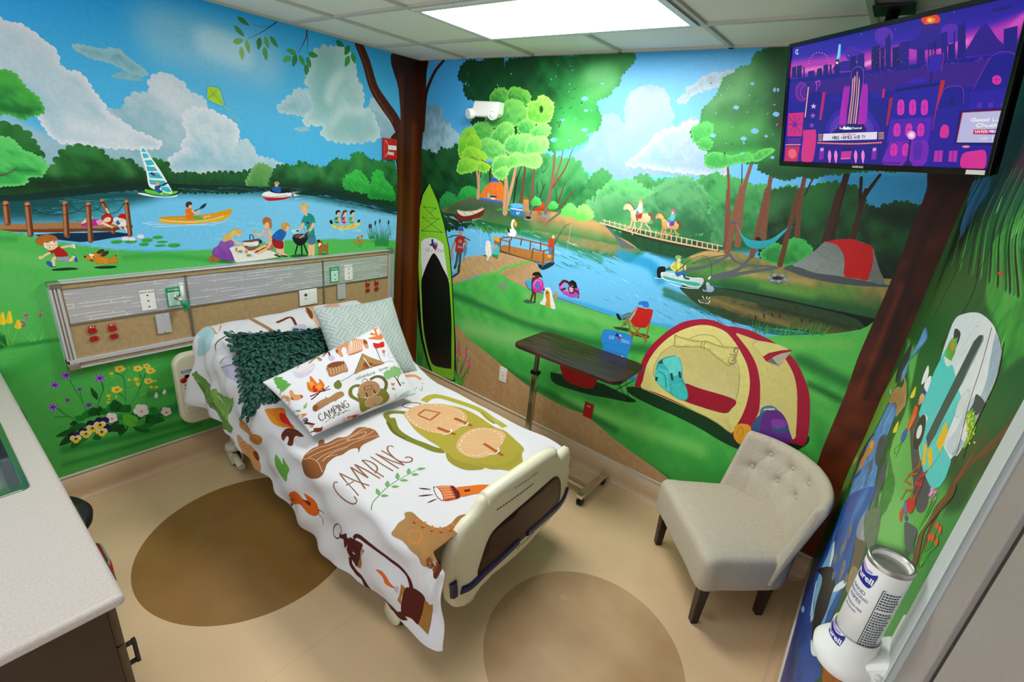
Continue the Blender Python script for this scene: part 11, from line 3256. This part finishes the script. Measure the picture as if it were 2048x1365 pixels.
for a, z in BT:
    p_ = back_pt(a, z); tng = Vector((.285, -.26 * a, 0)).normalized(); nor = Vector((tng.y, -tng.x, 0.15))
    MB().lathe([(.011, -.006), (.0125, .003), (.010, .008), (.004, .0105), (0, .011)], cl_(*(p_ + nor * .006)), tuple(rv * nor.x + nv * nor.y + Vector((0, 0, nor.z))), 18).build('button', 'linen', ch)
for r, n in ((.035, .055), (.555, .055), (.08, .40), (.50, .43)):
    b = MB(); w0, w1 = .026, .018; z1 = .28
    b.add([cl_(r + sx * w1, n + sy * w1, 0) for sx, sy in ((-1,-1),(1,-1),(1,1),(-1,1))] + [cl_(r + sx * w0, n + sy * w0, z1) for sx, sy in ((-1,-1),(1,-1),(1,1),(-1,1))], [(3,2,1,0),(4,5,6,7),(0,1,5,4),(1,2,6,5),(2,3,7,6),(3,0,4,7)])
    b.build('leg', 'wood', ch, bevel=.003)

# ---------------------------------------------------------------- counter, sink, cabinet
CX1, CY1 = 1.90, -2.63
SX0, SX1, SY0, SY1 = .64, 1.205, -3.12, -2.715
gx_, gy_ = [0, SX0, SX1, CX1], [YR, SY0, SY1, CY1]; ct_ = MB()
ct_.v = [(x, y, z) for z in (.865, .9) for x in gx_ for y in gy_]; vi = lambda i, j, t_: t_ * 16 + i * 4 + j
for i in range(3):
    for j in range(3):
        if (i, j) != (1, 1):
            for t_ in (0, 1): ct_.f.append((vi(i, j, t_), vi(i+1, j, t_), vi(i+1, j+1, t_), vi(i, j+1, t_)))
for i in range(3):
    for j in (0, 3): ct_.f.append((vi(i, j, 0), vi(i+1, j, 0), vi(i+1, j, 1), vi(i, j, 1))); ct_.f.append((vi(j, i, 0), vi(j, i+1, 0), vi(j, i+1, 1), vi(j, i, 1)))
ct_.f += [(vi(1,1,0), vi(2,1,0), vi(2,1,1), vi(1,1,1)), (vi(1,2,0), vi(2,2,0), vi(2,2,1), vi(1,2,1)), (vi(1,1,0), vi(1,2,0), vi(1,2,1), vi(1,1,1)), (vi(2,1,0), vi(2,2,0), vi(2,2,1), vi(2,1,1))]
ct_.sm = [False] * len(ct_.f); o = ct_.build('countertop', 'counter')
bm = bmesh.new(); bm.from_mesh(o.data)
ed = [e for e in bm.edges if (all(abs(v.co.y - CY1) < 1e-4 for v in e.verts) or all(abs(v.co.x - CX1) < 1e-4 for v in e.verts)) and e.calc_face_angle(0) > .5]
bmesh.ops.bevel(bm, geom=ed, offset=.014, segments=4, profile=.5, affect='EDGES'); bm.to_mesh(o.data); bm.free()
tag(o, 'long pale speckled stone countertop along the near left side', 'countertop')
t = thing('sink', 'rectangular stainless steel sink set in the pale countertop', 'sink', ((SX0+SX1)/2, (SY0+SY1)/2, .9))
w, h = (SX1 - SX0) / 2, (SY1 - SY0) / 2
k = MB(); lo = rrect(-w - .012, -h - .012, w + .012, h + .012, .02); li = rrect(-w + .006, -h + .006, w - .006, h - .006, .03); lb = rrect(-w + .03, -h + .03, w - .03, h - .03, .05)
n = len(lo); k.add([(a, b, .0005) for a, b in lo] + [(a, b, .004) for a, b in lo] + [(a, b, .003) for a, b in li] + [(a, b, -.15) for a, b in lb], [(r_i*n+i, r_i*n+(i+1)%n, (r_i+1)*n+(i+1)%n, (r_i+1)*n+i) for r_i in range(3) for i in range(n)] + [tuple(range(3*n, 4*n))]); k.build('basin', 'sinkmetal', t, bevel=.003)
k = MB(); k.lathe([(0, 0), (.035, 0), (.04, .003), (.03, .004), (.0, .002)], (0, 0, -.149), (0, 0, 1), 24); k.build('drain', 'darksteel', t)
k = MB(); k.tube([(-.02, -.13, .0), (-.02, -.13, .20), (-.02, -.10, .24), (-.02, -.04, .24), (-.02, -.02, .21)], .011, 12); k.lathe([(0, 0), (.025, 0), (.025, .01), (0, .012)], (-.02, -.13, 0), (0, 0, 1), 20) 
for X0, X1, mods, lab in ((1.215, 1.862, ((1.54, 1.862), (1.215, 1.535)), 'dark brown laminate base cabinet under the near end of the countertop'), (0.005, .60, ((.005, .60),), 'dark brown laminate base cabinet under the far end of the countertop')):
    cab = thing('base_cabinet', lab, 'cabinet', ((X0 + X1) / 2, -2.95, 0), 0, 'base cabinets under the countertop')
    cb2 = lambda x, y, z: (x - (X0 + X1) / 2, y + 2.95, z)
    MB().box(cb2(X0, YR + .005, .10), cb2(X1, -2.672, .864)).build('body', 'cabinet', cab)
    MB().box(cb2(X0, YR + .005, 0), cb2(X1 - .02, -2.73, .099)).build('plinth', 'black', cab)
    MB().box(cb2(X1 + .001, YR + .005, .10), cb2(X1 + .016, -2.672, .864)).build('end_panel', 'cabinet', cab, bevel=.001)
    for x0, x1 in mods:
        d = MB().box(cb2(x0, -2.671, .70), cb2(x1, -2.650, .858)).build('drawer', 'cabinetedge', cab, bevel=.002)
        d2 = MB().box(cb2(x0, -2.671, .105), cb2(x1, -2.650, .695)).build('door', 'cabinetedge', cab, bevel=.002)
        q = MB(); xa = x1 - .25; za = .775
        q.box(cb2(xa - .05, -2.622, za - .008), cb2(xa + .07, -2.612, za + .008)); q.box(cb2(xa - .045, -2.65, za - .006), cb2(xa - .035, -2.612, za + .006)); q.box(cb2(xa + .055, -2.65, za - .006), cb2(xa + .065, -2.612, za + .006)); q.build('handle', 'darksteel', d, bevel=.001)
        q = MB(); xa = x1 - .05 if x1 > 1.6 else x0 + .05; za = .60
        q.box(cb2(xa - .008, -2.630, za - .045), cb2(xa + .008, -2.620, za + .045)); q.box(cb2(xa - .006, -2.65, za + .033), cb2(xa + .006, -2.62, za + .043)); q.box(cb2(xa - .006, -2.65, za - .043), cb2(xa + .006, -2.62, za - .033)); q.build('handle', 'black', d2, bevel=.001)
# red bag bin and black stool peeping past the counter edge
t = thing('sharps_container', 'small red container with a steel rim on the cabinet front beside the countertop edge', 'container', (1.43, -2.648, .60))
MB().prism(rrect(-.075, .0, .075, .060, .025), lambda a, b, d: (a, b, d), 0, .085).build('body', 'red', t, bevel=.004)
k = MB(); k.tube([(a, b, .088) for a, b in rrect(-.068, .006, .068, .054, .02)], .0045, 8, closed=True); k.build('rim', 'chrome', t)
t = thing('round_stool', 'black round stool mostly hidden under the far end of the countertop', 'stool', (.87, -2.70, 0))
k = MB(); k.lathe([(0, .46), (.13, .46), (.165, .48), (.17, .51), (.155, .535), (0, .545)], (0, 0, 0), (0, 0, 1), 36); k.build('seat', 'black', t)
k = MB(); k.lathe([(0, .03), (.03, .03), (.03, .46), (0, .46)], (0, 0, 0), (0, 0, 1), 20); k.build('column', 'chrome', t)
for i in range(5):
    q = 2*PI*i/5 + .3; b = MB(); b.tube([(.02*math.cos(q), .02*math.sin(q), .09), (.15*math.cos(q), .15*math.sin(q), .06)], .014, 8); b.lathe([(0, -.013), (.024, -.013), (.026, 0), (.024, .013), (0, .013)], (.15*math.cos(q), .15*math.sin(q), .027), (-math.sin(q), math.cos(q), 0), 16); b.build('leg', 'black', t)
